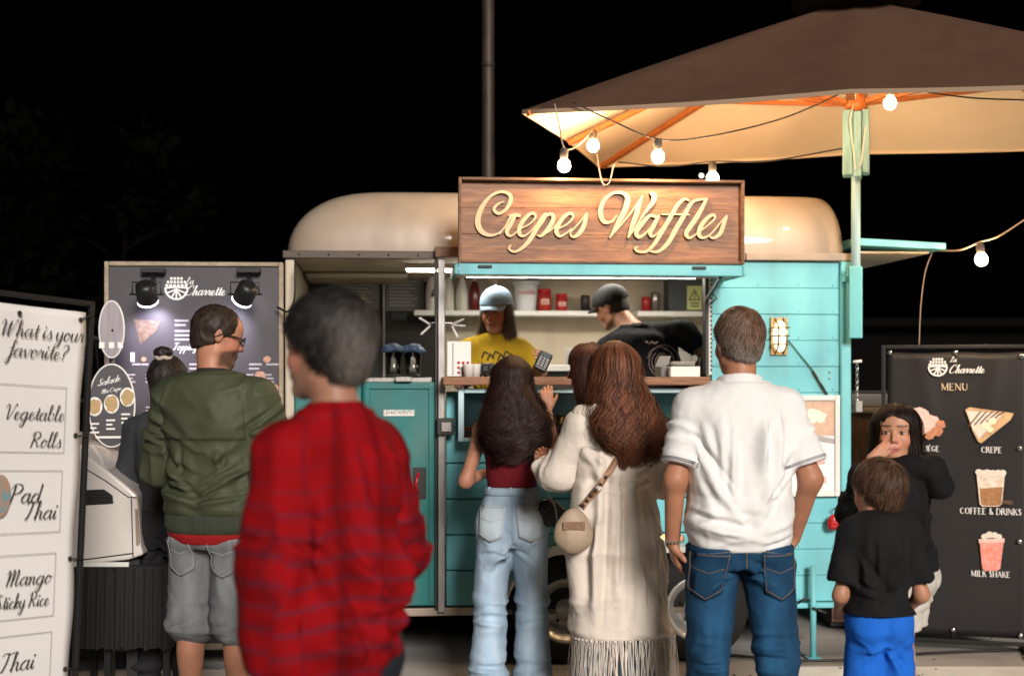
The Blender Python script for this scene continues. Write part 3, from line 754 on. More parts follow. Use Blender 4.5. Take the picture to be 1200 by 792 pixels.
def strands(name, paths, widths, colors, nrm, m, parent):
    """paths (N,K,3), widths (N,K), colors (N,3), nrm (N,K,3) outward"""
    N, K, _ = paths.shape
    t = np.gradient(paths, axis=1); sd = np.cross(t, nrm); sd /= np.linalg.norm(sd, axis=2)[:, :, None]+1e-9
    A = paths-sd*widths[:, :, None]/2; B = paths+sd*widths[:, :, None]/2
    mid = paths+nrm*widths[:, :, None]*.28
    V = np.stack([A, mid, B], 2).reshape(-1, 3)
    base = (np.arange(N)[:, None]*K+np.arange(K-1)[None, :])*3
    q = []
    for j in (0, 1): q.append(np.stack([base+j, base+j+1, base+j+4, base+j+3], -1).reshape(-1, 4))
    Q = np.concatenate(q); C = np.repeat(colors, K*3, axis=0)
    return np_mesh(name, V, Q, m, parent, True, None, C)
def short_hair(s, thick=.016, line=(.062, .62), length=.030, n=2600, c1=(.05, .03, .02), c2=(.12, .08, .05), cfn=None, lift=.15, swirl=0.0, top=1.0, low=.0, width=.0032, flow=None, name='hair'):
    """hair cap on the head plus short tufts; line: z = line0 - (0.085 - y)*line1 in the head frame"""
    h = s.hs; R = s.R; pr = s.hp
    lo = s.hc-.15*h; hi = s.hc+.16*h
    F = Field(lo, hi, .006)
    F.add(ell(pr(0, -.014, .034+.004*top), (np.array([.077, .098, .089+.006*(top-1)])+thick)*h, R), .01)
    F.add(ell(pr(0, -.035, -.02), (np.array([.064, .068, .075])+thick*.5)*h, R), .02)
    def hl(X, Y, Z):
        x, y, z = X-s.hc[0], Y-s.hc[1], Z-s.hc[2]
        a = (R[0][0]*x+R[1][0]*y+R[2][0]*z)/h; b = (R[0][1]*x+R[1][1]*y+R[2][1]*z)/h; c = (R[0][2]*x+R[1][2]*y+R[2][2]*z)/h
        zl = line[0]-(.085-b)*line[1]
        zl = np.where(b < -.015, line[0]-.1*line[1]+(b+.015)*.55-low, zl)
        return (zl-c)*.8*h+.002*h*np.sin(a*160)
    F.clip(hl, .006)
    V, Q = F.mesh(); N = normals(V, Q)
    V = V+N*((wrinkle(V, (40, 40, 24), 3)-.5)*.006*h)[:, None]
    q = ((V-s.hc)@R)/h
    def colour(q, rs):
        if cfn is not None: return cfn(q, rs)
        t = rs[:, None]; return np.array(c1)*(1-t)+np.array(c2)*t
    s.part(name, V, Q, hair_mat(), colour(q, vnoise(V*60, 5)*.6))
    # tufts
    idx = rng.integers(0, len(V), n); P0 = V[idx]; N0 = N[idx]; q0 = ((P0-s.hc)@R)/h
    keep = (N0@R)[:, 2] > -.75; P0, N0, q0 = P0[keep], N0[keep], q0[keep]; n = len(P0)
    crown = np.array([0.01, -.075, .105]); f = q0-crown; f /= np.linalg.norm(f, axis=1)[:, None]+1e-6
    if flow is not None: f = f*.5+np.array(flow)
    f = f+np.array([0, 0, -.35])+rng.normal(0, .22, (n, 3)); f = f@R.T
    f -= N0*(f*N0).sum(1)[:, None]; f /= np.linalg.norm(f, axis=1)[:, None]+1e-9
    K = 4; t = np.linspace(0, 1, K)[None, :, None]; L = (length*h*(.6+.6*rng.random(n)))[:, None, None]
    pts = P0[:, None, :]-N0[:, None, :]*.003+f[:, None, :]*L*t+N0[:, None, :]*L*(lift*t-(.2+lift)*t*t*.8+.05)
    W = np.linspace(1, .25, K)[None, :]*width*h*(.7+.6*rng.random((n, 1)))
    strands(name, pts, W, colour(q0, rng.random(n)), np.repeat(N0[:, None, :], K, 1), hair_mat(), s.root)
def long_hair(s, env, zb, n=1500, K=24, curl=.012, freq=38., c1=(.03, .015, .01), c2=(.09, .04, .025), face=1.0, width=.005, name='hair', zjit=.06, part=0.0, ctip=None, faceopen=True, lay=.85):
    """env: sections (z, cx, cy, a, b) in the person's frame from the bottom up to the crown; strands run down it"""
    E = catmull(np.array(env, float), 6); E = E[np.argsort(E[:, 0])]; ztop = E[-1, 0]
    g = lambda z, j: np.interp(z, E[:, 0], E[:, j])
    fwd = s.R@np.array([0, 1, 0]); fa = math.atan2(fwd[1], fwd[0])
    # inner mass
    lo = A3((E[:,1].min()-E[:,3].max()-.02, E[:,2].min()-E[:,4].max()-.02, zb)); hi = A3((E[:,1].max()+E[:,3].max()+.02, E[:,2].max()+E[:,4].max()+.02, ztop+.02))
    F = Field(lo, hi, .008); F.add(loft([(a, b, c, d*.93, e*.93) for a, b, c, d, e in E[::3]], 2.0), 0)
    if faceopen:
        zh = s.hc[2]+.062*s.hs
        F.cutp(rcone(s.hp(0, .095, .008), s.hp(0, .10, -.08), .050*s.hs*face, .066*s.hs*face), .008); F.cutp(rcone(s.hp(0, .10, -.08), s.hp(0, .12, -.3), .066*s.hs*face, .075*s.hs*face), .008)
    V, Q = F.mesh(); N = normals(V, Q)
    V = V+N*((wrinkle(V, (34, 34, 7), 8)-.5)*.022-.006)[:, None]
    t = vnoise(V*np.array([60, 60, 12]), 3)[:, None]; s.part(name, V, Q, hair_mat(), np.array(c1)*(1-t*.6)+np.array(c2)*t*.6)
    n = int(n*3.2); width *= .45
    th = rng.random(n)*2*PI; nc = 120
    if faceopen:
        d = (th-fa+PI) % (2*PI)-PI; half = .80*face; sg = np.sign(d+1e-9); th = fa+sg*(.04+(PI-.04)*np.abs(d)/PI)
    cl = np.floor(th/(2*PI)*nc); rs = np.random.default_rng(3); ph = rs.random(200)*2*PI; ph = ph[cl.astype(int) % 200]+rng.normal(0, .55, n)
    fr = freq*(.8+.4*rs.random(200))[cl.astype(int) % 200]
    rho = lay+(1.04-lay)*rng.random(n)**.5
    zs = ztop-.004-(.13*rng.random(n)**1.6)*s.hs; ze = zb+np.abs(rng.normal(0, zjit, n))-.02+(vnoise(np.stack([np.cos(th)*4, np.sin(th)*4, th*0], 1), 5)-.5)*zjit*2.5
    tt = np.linspace(0, 1, K)[None, :]; Z = zs[:, None]+(ze-zs)[:, None]*tt
    if faceopen:   # swing the front strands outwards below the hairline
        dd = (th[:, None]-fa+PI) % (2*PI)-PI; low = np.clip((s.hc[2]+.088*s.hs-Z)/(.030*s.hs), 0, 1); lim = half*low; sgn = np.sign(dd+1e-9)
        thb = fa+sgn*np.maximum(np.abs(dd), lim)
    else: thb = np.repeat(th[:, None], K, 1)
    a = g(Z.ravel(), 3).reshape(Z.shape); b = g(Z.ravel(), 4).reshape(Z.shape); cx = g(Z.ravel(), 1).reshape(Z.shape); cy = g(Z.ravel(), 2).reshape(Z.shape)
    amp = curl*np.clip((ztop-.10-Z)/.25, 0, 1)
    lump = 1+(vnoise(np.stack([np.cos(thb.ravel())*3.2, np.sin(thb.ravel())*3.2, Z.ravel()*9], 1), 77).reshape(Z.shape)-.5)*np.clip(curl*22, 0, .5)*np.clip((ztop-.08-Z)/.15, 0, 1)
    a = a*lump; b = b*lump
    fly = (rng.random((n, 1)) < .12)*rng.normal(0, .13, (n, 1))*tt**.7
    thz = thb+amp/np.maximum(a, .05)*np.sin(Z*fr[:, None]+ph[:, None])*1.5+rng.normal(0, .07, (n, 1))+.05*np.sin(Z*90+6.28*rng.random((n, 1)))*tt
    rad = rho[:, None]+amp/np.maximum(a, .05)*np.cos(Z*fr[:, None]+ph[:, None])*.8+np.abs(fly)*1.2
    nx, ny = np.cos(thz), np.sin(thz)
    pts = np.stack([cx+a*rad*nx, cy+b*rad*ny, Z], 2)
    nr = np.stack([nx, ny, np.full_like(nx, .25)], 2); nr /= np.linalg.norm(nr, axis=2)[:, :, None]
    W = width*(.7+.7*rng.random((n, 1)))*np.interp(tt, [0, .1, .8, 1], [.6, 1, .9, .25])
    t = (.40*rs.random(200)[cl.astype(int) % 200]+.60*rng.random(n))[:, None]**1.8; C = np.array(c1)*.6*(1-t)+np.array(c2)*1.35*t
    strands(name, pts, W, C, nr, hair_mat(), s.root)
def patch(V, Q, origin, ux, uz, view, nu, nv, off=.002, name='patch', m=None, parent=None, keep=None):
    """a small sheet draped on a skin: grid origin+ux*u+uz*v cast along view"""
    bvh = BVHTree.FromPolygons([tuple(p) for p in V], [tuple(int(i) for i in q) for q in Q])
    o = Vector(origin); ux = Vector(ux); uz = Vector(uz); vw = Vector(view).normalized(); pts = []
    last = None
    for j in range(nv+1):
        for i in range(nu+1):
            p = o+ux*(i/nu)+uz*(j/nv); hit = bvh.ray_cast(p-vw*.6, vw)
            q = hit[0]-vw*off if hit[0] is not None else (last if last is not None else p)
            last = q; pts.append(q)
    return pts
class Drape:
    def __init__(s, V, Q, view): s.b = BVHTree.FromPolygons([tuple(p) for p in V], [tuple(int(i) for i in q) for q in Q]); s.v = Vector(view).normalized()
    def hit(s, p, off=.002):
        p = Vector(p); h = s.b.ray_cast(p-s.v*.6, s.v)
        return (h[0]-s.v*off) if h[0] is not None else None
    def sheet(s, fn, nu, nv, off=.002, mb=None, mi=0, thick=.0):
        """fn(i/nu, j/nv) -> point; drapes a grid on the skin"""
        mb = mb or MB(); P_ = {}; 
        for j in range(nv+1):
            for i in range(nu+1):
                q = s.hit(fn(i/nu, j/nv), off)
                if q is not None: P_[i, j] = q
        keys = list(P_); ix = {k: n for n, k in enumerate(keys)}
        F = [(ix[i, j], ix[i+1, j], ix[i+1, j+1], ix[i, j+1]) for j in range(nv) for i in range(nu) if all(q in ix for q in ((i, j), (i+1, j), (i+1, j+1), (i, j+1)))]
        V = [P_[k] for k in keys]
        mb.add(V, F, mi, True); return mb
    def line(s, pts, r, mb, off=.002, mi=0, sub=5):
        c = []
        for a, b in zip(pts[:-1], pts[1:]):
            for k in range(sub):
                q = s.hit(Vector(a).lerp(Vector(b), k/sub), off)
                if q is not None: c.append(q)
        q = s.hit(pts[-1], off)
        if q is not None: c.append(q)
        if len(c) > 1: mb.tube(c, r, 5, mi)
        return mb
# ------------------------------------------------------------------ shared materials
M_AQUA = mat('aqua_paint', (.17, .54, .60), .38, noise=.18, nscale=3.5, bump=.05, bscale=30, col2=(.13, .46, .52))
M_AQUA_SHADE = mat('shaded_aqua_paint', (.012, .19, .18), .35, noise=.3, nscale=5, bump=.06, bscale=24)  # darkened aqua for the left door and panel, their shade put into the colour
M_CREAM = mat('cream_roof_paint', (.34, .27, .205), .36, noise=.10, nscale=2.5, coat=.3)
M_BEIGE = mat('beige_wall_panel', (.60, .52, .40), .55, noise=.18, nscale=3)
M_STEEL = mat('brushed_steel', (.42, .40, .38), .32, .85, noise=.3, nscale=12, stretch=(8, 8, 1))
M_CHROME = mat('chrome', (.75, .75, .74), .14, 1.0)
M_DARKM = mat('dark_metal', (.035, .033, .032), .45, .4)
M_BLACK = mat('black_plastic', (.012, .012, .012), .42)
M_BLACKC = mat('black_cord', (.015, .013, .012), .6)
M_WHITE = mat('white_paint', (.74, .73, .70), .4, noise=.08, nscale=4)
M_WHITEP = mat('white_paper', (.80, .78, .74), .7)
M_GREY = mat('grey_panel', (.16, .15, .14), .5, noise=.3, nscale=6)
M_DARK = mat('dark_interior', (.022, .020, .018), .6, noise=.4, nscale=5)
M_RUB = mat('tyre_rubber', (.018, .017, .016), .75, bump=.2, bscale=40)
M_RED = mat('red_plastic', (.42, .012, .015), .25)
M_COUNTER = wood('counter_wood', (.17, .07, .03), (.34, .15, .07), 5, (2, 10, 30))
M_SIGNW = wood('sign_wood', (.155, .056, .020), (.32, .14, .052), 3.2, (1.2, 8, 11), .45)
M_SIGNF = wood('sign_frame_wood', (.09, .04, .02), (.2, .10, .05), 5, (2, 9, 9))
M_LETTER = mat('carved_letter_wood', (.70, .50, .29), .5, noise=.12, nscale=9)
M_LETSIDE = mat('letter_edge', (.06, .02, .008), .7)
for m_, a_ in ((M_AQUA, .28), (M_AQUA_SHADE, .35), (M_CREAM, .22), (M_WHITE, .15), (M_BEIGE, .25)): weather(m_, a_)
M_RIB = wood('umbrella_wood', (.42, .11, .022), (.52, .17, .04), 4, (3, 3, 9))
M_GLASS = mat('clear_glass', (1, 1, 1), .03, trans=1.0, ior=1.3)
M_INK = mat('black_ink', (.012, .011, .011), .6)
M_WINK = mat('white_ink', (.80, .78, .76), .6)

# ------------------------------------------------------------------ ground and sky edge
gm = mat('paving', (.42, .40, .38), .8, noise=.45, nscale=1.6, bump=.35, bscale=25, col2=(.22, .205, .19))
MB().box(-60, 60, -15, 90, -.3, 0).build('ground', gm); bpy.data.objects['ground']['kind'] = 'structure'
g2 = mat('pale_concrete', (.80, .78, .74), .8, noise=.3, nscale=3.0, bump=.3, bscale=30)
o = MB().box(.9, 6.5, 5.2, 6.62, .002, .022).box(1.3, 6.5, 6.7, 7.35, .002, .020).build('pavement', g2, bevel=.006); o['kind'] = 'structure'
o = MB().box(-4.5, -1.3, 6.2, 8.2, .002, .018).build('pavement', g2, bevel=.006); o['kind'] = 'structure'
# cables, grit and stains on the ground
gr = np.random.default_rng(11); b = MB()
for i in range(420):
    x, y = gr.uniform(-4, 5), gr.uniform(4.6, 9.5); r_ = gr.uniform(.003, .011); b.ball((x, y, .022 if (x > .9 and y < 7.35) or (x < -1.3 and y > 6.2) else .003), (r_, r_*gr.uniform(.5, 1), r_*.5), 5)
o = b.build('grit', mat('grit', (.12, .10, .08), .9)); tag(o, 'scattered grit and leaf crumbs lying on the paving', 'grit', kind='stuff')
o = MB().tube([tuple(p) for p in catmull([(1.15, 7.7, .012), (1.5, 7.45, .030), (1.9, 7.5, .030), (2.3, 7.75, .012), (3.2, 7.9, .012)], 8)], .008, 6).build('ground_cable', M_BLACKC); tag(o, 'black cable lying on the ground by the right banner', 'cable')
# dark long shed far behind
shed = thing('shed', 'long dark shed wall across the back of the lot', 'shed', (0, 17, 0))
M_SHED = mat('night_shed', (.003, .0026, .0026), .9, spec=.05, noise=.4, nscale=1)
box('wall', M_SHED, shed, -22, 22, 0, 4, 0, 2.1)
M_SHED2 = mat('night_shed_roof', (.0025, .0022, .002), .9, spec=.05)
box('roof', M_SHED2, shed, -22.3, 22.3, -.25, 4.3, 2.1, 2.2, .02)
for i in range(9):
    box('door_panel', M_SHED2, shed, -19+4.6*i, -16.2+4.6*i, -.06, -.005, .05, 1.85, .01)
# hedge and bare branches left
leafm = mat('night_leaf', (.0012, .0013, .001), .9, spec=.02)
def tree(name, label, x, y, h, r, n, seed, trunk_r=.09, grp=None):
    rr = np.random.default_rng(seed); t = thing(name, label, 'tree', (x, y, 0), group=grp); b = MB()
    b.tube([(0, 0, 0), (.05, 0, h*.3), (-.04, .03, h*.6), (.03, 0, h*.92)], [trunk_r, trunk_r*.8, trunk_r*.5, trunk_r*.15], 8)
    for k in range(9):
        a = k*2.4; z = h*(.35+.06*k); L = r*(.9-.05*k)
        b.tube([(0, 0, z), (L*.5*math.cos(a), L*.5*math.sin(a), z+L*.35), (L*math.cos(a), L*math.sin(a), z+L*.55)], [trunk_r*.4, trunk_r*.22, .01], 6)
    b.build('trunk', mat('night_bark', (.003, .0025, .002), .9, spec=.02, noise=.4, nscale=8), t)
    d = rr.normal(size=(n, 3)); d /= np.linalg.norm(d, axis=1)[:, None]; cl = rr.normal(size=(26, 3))*np.array([r*.6, r*.6, h*.2])+np.array([0, 0, h*.68])
    c = cl[rr.integers(0, 26, n)]+d*(r*.33)*rr.random((n, 1))**.4
    e1 = rr.normal(size=(n, 3)); e1 /= np.linalg.norm(e1, axis=1)[:, None]; e2 = np.cross(e1, d); s = .07+.05*rr.random((n, 1))
    V = np.stack([c-e1*s, c+e2*s*.5, c+e1*s, c-e2*s*.5], 1).reshape(-1, 3); Q = np.arange(n*4).reshape(-1, 4)
    np_mesh('crown', V, Q, leafm, t, False)
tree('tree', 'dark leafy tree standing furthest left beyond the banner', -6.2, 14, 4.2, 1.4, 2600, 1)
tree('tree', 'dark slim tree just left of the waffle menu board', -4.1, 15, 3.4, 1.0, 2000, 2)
# wire fence at left
fe = thing('fence', 'dark wire fence with leaning posts behind the white banner', 'fence', (-4.6, 12.5, 0))
for i in range(5):
    MB().tube([(i*.75-1.2, 0, 0), (i*.75-1.2+.02, 0, 2.35-.16*i)], .03, 8).build('post', M_DARKM, fe)
b = MB()
for i in range(26):
    x = -1.2+i*.12; zt = 2.3-.16*(x+1.2)/.75
    b.tube([(x, 0, .1), (x+.06, .01, zt*.5), (x-.02, 0, zt)], .006, 5)
for z in (.3, .8, 1.3): b.tube([(-1.2, 0, z), (1.85, 0, z)], .008, 5)
b.tube([(-1.2, 0, 2.3), (1.85, 0, 1.66)], .014, 6); b.build('wire_mesh', mat('fence_wire', (.02, .019, .018), .5, .5), fe)
# tall pole
tp = thing('utility_pole', 'tall brown pole rising behind the wooden sign', 'pole', (P(572, 0, 11).x, 11, 0))
MB().lathe([(.056, 0), (.050, 3), (.042, 7.5)], n=16).build('shaft', wood('pole_wood', (.02, .012, .008), (.04, .025, .016), 4, (4, 4, 1)), tp)
for z in (1.2, 2.6, 3.9): MB().lathe([(.054, z), (.054, z+.03)], n=16).build('band', M_DARKM, tp)
o = MB().ball(P(822, 206, 16), .02, 8).build('distant_lamp', mat('distant_glow', (1, 1, 1), emit=(1, .9, .75), estr=4)); tag(o, 'tiny distant light point showing above the sign near its right end', 'lamp')
o.location.z += 0

# ------------------------------------------------------------------ the trailer
T = Plane(-1.184, 7.45, math.radians(5.1))
tr = thing('food_trailer', 'turquoise and cream converted horse trailer with an open serving hatch', 'trailer', (T.ox, T.oy, 0), T.yaw)
U = T.u; Z = T.z
W = 1.72; UL, UR = 0.0, U(995)
zfl, zb, zt = .42, .30, Z(700, 303)
ux0, ux1 = U(522), U(829)      # serving window
zc = 1.495                     # counter height
# roof shell
def roof():
    V = []; F = []; nl = 12; nr = 44
    for i in range(nl+1):
        t = i/nl*PI/2; ins = 1-math.cos(t); zz = zt+.03+(Z(600, 222)-zt-.03)*math.sin(t)
        x0 = UL-.01+.42*ins; x1 = UR+.02-.10*ins; y0 = -.02+.20*ins; y1 = W+.02-.2*ins; r = .12+.05*ins
        for k in range(nr):
            a = 2*PI*k/nr; c, s = math.cos(a), math.sin(a); e = .16
            px = abs(c)**e*(1 if c > 0 else -1); py = abs(s)**e*(1 if s > 0 else -1)
            V.append(((x0+x1)/2+px*(x1-x0)/2, (y0+y1)/2+py*(y1-y0)/2, zz))
    for i in range(nl):
        for k in range(nr): F.append((i*nr+k, i*nr+(k+1) % nr, (i+1)*nr+(k+1) % nr, (i+1)*nr+k))
    F.append(tuple(nl*nr+k for k in range(nr)))
    b = MB(); b.add(V, F, 0, True); return b
rf = roof().build('roof', M_CREAM, tr)
b = MB()
for i in range(nl := 1): pass
for k in range(6): b.tube([(UL+.55+.42*k, W*.5-.01, Z(600, 222)-.001), (UL+.56+.42*k, W*.5, Z(600, 222)+.001)], .004, 6)
b.build('rivet', M_STEEL, rf)
box('gutter', mat('brown_gutter', (.07, .05, .04), .5, .3), tr, UL-.015, U(512), -.035, -.012, zt-.012, zt+.028, .004)
box('gutter', M_CREAM, tr, U(873), UR+.01, -.035, -.012, zt-.005, zt+.035, .004, label='cream roof gutter strip')
box('gutter', M_CREAM, tr, U(535), U(872), -.032, -.012, zt-.004, zt+.03, .004)
for k in range(9): MB().ball((UL+.07+.155*k, -.036, zt+.008), .006, 8).build('rivet', M_DARKM, tr)
# floor, ceiling, back wall, ends
box('floor', M_DARKM, tr, UL+.02, UR-.02, .03, W-.03, .34, zfl, .01)
box('ceiling', M_BEIGE, tr, UL+.03, UR-.03, .03, W-.03, zt-.002, zt+.02)
box('back_wall', M_BEIGE, tr, UL+.03, UR-.03, W-.04, W, zfl, zt-.004)
box('back_cladding', M_AQUA, tr, UL+.01, UR-.01, W+.002, W+.025, zb, zt+.02)
box('end_wall', M_BEIGE, tr, UL, UL+.025, .002, W-.002, zb, zt-.004)
box('end_wall', M_AQUA, tr, UR-.03, UR-.002, .04, W-.002, zb, 1.42)
# front side
rows = 13; rh = (zt-.012-zb)/rows
for i in range(rows):
    box('side_panel', M_AQUA, tr, U(834), U(983), -.004 if i % 2 else -.001, .028, zb+i*rh+.0010, zb+(i+1)*rh-.0010, .003)
box('wall_backing', M_AQUA, tr, U(834), U(983), .029, .035, zb, zt-.01)
r2 = 6; h2 = (zc-.06-zb)/r2
for i in range(r2):
    box('side_panel', M_AQUA, tr, U(523), U(833), -.002, .028, zb+i*h2+.003, zb+(i+1)*h2-.003, .006)
box('wall_backing', M_AQUA, tr, U(523), U(833), .029, .035, zb, zc-.06)
box('corner_post', M_AQUA, tr, U(983)+.002, UR+.004, -.03, .05, zb, zt-.006, .01)
box('corner_post', M_BEIGE, tr, UL-.004, U(345), -.012, .05, zb, zt-.014, .01, label='cream end post by the roof curve')
box('sill', M_CREAM, tr, UL, U(930), -.03, -.006, zb-.045, zb-.003, .006)
box('bottom_rail', M_AQUA, tr, U(930)+.003, UR+.05, -.05, .03, zb-.03, zb-.004, .005)
# lower door, left
dz1 = zc-.01
d = box('lower_door', M_AQUA_SHADE, tr, U(425), U(511), -.03, -.004, zb+.01, dz1, .008)
b = MB(); x0, x1 = U(425), U(511)
b.box(x0+.012, x0+.04, -.040, -.031, zb+.03, dz1-.02).box(x1-.04, x1-.012, -.040, -.031, zb+.03, dz1-.02).box(x0+.012, x1-.012, -.041, -.031, dz1-.035, dz1-.012)
b.build('door_trim', M_AQUA_SHADE, d, .003)
b = MB(); b.box(x0+.11, x0+.27, -.036, -.0305, Z(465, 487), Z(465, 480)); b.build('name_plate', M_WHITEP, d)
block_text('lettering', 'LEVANTAMENTO', .030, M_INK, d, ((x0+.19), -.0375, Z(465, 486)+.004), sx=.66)
b = MB(); b.box(U(484), U(499), -.037, -.031, Z(490, 584), Z(490, 547)); b.build('handle_recess', M_BLACK, d, .006)
b = MB(); b.tube([(U(489), -.045, Z(490, 577)), (U(487), -.05, Z(490, 566)), (U(490), -.045, Z(490, 553))], .008, 8); b.build('handle', M_RED, d)
b = MB(); b.box(U(463), U(482), -.06, .03, dz1+.002, dz1+.028); b.build('catch', M_STEEL, d, .004)
box('fixed_panel', M_AQUA_SHADE, tr, U(345)+.002, U(424), -.018, .02, zb+.01, dz1, .008)
box('door_backing', M_DARKM, tr, U(345)+.002, U(512), .021, .03, zb+.01, dz1-.01)
# steel post with bracket and latch
box('steel_post', M_STEEL, tr, U(512)+.003, U(521), -.07, -.004, zb-.02, zt-.014, .004)
box('post_edge', M_DARKM, tr, U(512)-.012, U(512)+.001, -.05, .02, zb-.01, zt-.014, .003)
MB().box(U(509), U(536), -.10, -.036, Z(520, 303), Z(520, 291)).build('bracket', M_SIGNF, tr, .004)
lt = box('latch', M_DARKM, tr, U(511), U(531), -.10, -.072, Z(520, 509), Z(520, 489), .006)
MB().box(U(516), U(528), -.115, -.101, Z(520, 505), Z(520, 494)).build('latch_hook', M_STEEL, lt, .003)
# window jambs
box('window_jamb', M_DARKM, tr, U(826), U(830), -.012, .06, zc+.03, zt-.014, .003)
b = MB()
for k in range(26): b.box(U(831)+.006, U(831)+.013, -.013, -.006, zc+.05+k*.024, zc+.062+k*.024)
b.build('perforated_strip', M_DARKM, tr)
box('window_jamb', M_WHITE, tr, U(830)+.001, U(834)-.001, -.005, .03, zc+.03, zt-.014, .002)
# wooden counter
cw = -.24
b = MB(); b.box(U(519, cw), U(833, cw), cw, .26, zc-.025, zc+.018); b.build('counter', M_COUNTER, tr, .006)
for px in (545, 640, 740, 820):
    o = MB().prism([(0, 0), (.0, -.05), (.12, 0)], -.01, .01).build('counter_bracket', M_STEEL, tr); o.location = (U(px), -.006, zc-.027); o.rotation_euler = (0, 0, -PI/2)
# interior fittings
box('shelf', M_WHITE, tr, U(485, 1.5), U(735, 1.5), 1.42, W-.045, Z(640, 370, 1.42), Z(640, 364, 1.42), .004)
box('shelf', M_WHITE, tr, U(745, 1.5), U(825, 1.5), 1.42, W-.045, Z(640, 370, 1.42), Z(640, 364, 1.42), .004)
zs = Z(640, 364, 1.42)
box('worktop', M_WHITE, tr, U(600, 1.1), U(829, 1.1)-.02, 1.10, W-.045, 1.545, 1.585, .005)
box('worktop_front', M_DARK, tr, U(600, 1.1)+.01, U(829, 1.1)-.03, 1.13, W-.046, zfl, 1.543)
box('dark_cladding', M_DARK, tr, UL+.03, U(520, 1.6), W-.075, W-.042, zfl, Z(430, 329, 1.6), .004)
box('upper_cabinet', M_BEIGE, tr, UL+.04, U(478, 1.1), 1.05, W-.045, Z(400, 326, 1.1), zt-.008, .02)
for x0, x1, y0, y1 in ((452, 497, 364, 326), (385, 444, 362, 330)):
    q = box('notice_board', M_GREY, tr, U(x0, 1.6), U(x1, 1.6), W-.084, W-.077, Z(x0, y0, 1.6), Z(x0, y1, 1.6), .002)
    b = MB()
    for k in range(8):
        zz = Z(x0, y1+4+k*4, 1.6); b.box(U(x0+4, 1.6), U(x1-6-(k*7 % 11), 1.6), W-.0858, W-.0845, zz, zz+.006)
    b.build('print', mat('grey_print', (.4, .38, .35), .6), q)
box('cabinet_edge', M_STEEL, tr, U(449, 1.6), U(451, 1.6), W-.10, W-.077, 1.3, Z(450, 328, 1.6))
box('display', M_BLACK, tr, U(458, 1.6), U(477, 1.6), W-.09, W-.077, Z(460, 376, 1.6), Z(460, 366, 1.6), .003)
fb = box('fuse_box', mat('slate_box', (.045, .055, .062), .5), tr, U(782, 1.55), U(826, 1.55), 1.5, W-.045, Z(800, 371, 1.5), Z(800, 322, 1.5), .006)
M_WARN = mat('warning_yellow', (.55, .62, .25), .5)
b = MB(); b.box(U(805, 1.5), U(822, 1.5), 1.492, 1.4985, Z(800, 363, 1.5), Z(800, 335, 1.5)); wsn = b.build('warning_sign', M_WARN, fb)
b = MB(); cx = (U(805, 1.5)+U(822, 1.5))/2; cz = Z(800, 346, 1.5)
tri = np.array([(cx-.035, cz-.03), (cx, cz+.035), (cx+.035, cz-.03), (cx-.035, cz-.03)])
for i in range(3): ribbon(b, np.array([tri[i], (tri[i]+tri[i+1])/2, tri[i+1]]), np.full(3, .006), 1.4905-.0001*i)
ribbon(b, np.array([(cx+.006, cz+.018), (cx-.006, cz-.003), (cx+.006, cz-.004), (cx-.004, cz-.024)]), np.full(4, .005), 1.490)
for k in range(2): b.box(cx-.028, cx+.028, 1.4895, 1.4908, cz-.055-k*.018, cz-.048-k*.018)
b.build('warning_mark', M_INK, wsn)
for i in range(3):
    for j in range(3): box('tile', mat('white_tile', (.55, .53, .50), .25), tr, U(798, 1.6)+i*.085, U(798, 1.6)+i*.085+.081, W-.052, W-.042, 1.6+j*.085, 1.681+j*.085, .002)
# interior strip lamp, and a fill strip added further in
M_STRIP = mat('strip_lamp', (1, 1, 1), emit=(1.0, .93, .80), estr=23.0)
q = box('strip_light', M_WHITE, tr, U(474, .45), U(600, .45), .40, .52, zt-.03, zt-.004, .004)
box('diffuser', M_STRIP, q, U(477, .45), U(597, .45), .415, .505, zt-.04, zt-.0305)
q = box('strip_light', M_WHITE, tr, U(545, .85), U(820, .85), .80, .94, zt-.03, zt-.004, .004, label='added fill light strip nearer the back wall')  # second fixture added only to brighten the wall and the server
box('diffuser', M_STRIP, q, U(548, .85), U(817, .85), .815, .925, zt-.04, zt-.0305)
# hatch flap (awning)
aw = -.46; za = Z(700, 318, aw)
fl = MB().box(U(540, aw), U(866, aw), aw, .0, za, za+.028).build('hatch_flap', mat('flap_underside', (.70, .72, .68), .4), tr, .004)
b = MB(); b.box(U(538, aw)-.005, U(868, aw)+.005, aw-.022, aw-.002, za-.022, za+.034).box(U(538, aw)-.022, U(538, aw)-.006, aw-.02, .0, za-.02, za+.032).box(U(868, aw)+.006, U(868, aw)+.022, aw-.02, .0, za-.02, za+.032)
b.build('flap_edge', M_AQUA, fl, .004)
for px in (568, 818):
    MB().box(U(px, aw)-.035, U(px, aw)+.035, aw-.034, aw-.023, za+.012, za+.026).build('flap_catch', M_DARKM, fl, .003)
MB().bar((U(846, -.3), -.30, za-.005), (U(826), -.03, Z(823, 352)), .014, .014).build('gas_stay', M_BLACK, tr)
MB().tube([(U(833), -.02, Z(833, 342)), (U(838), -.04, Z(838, 350)), (U(830), -.03, Z(830, 358))], .004, 6).build('stay_pin', M_DARKM, tr)
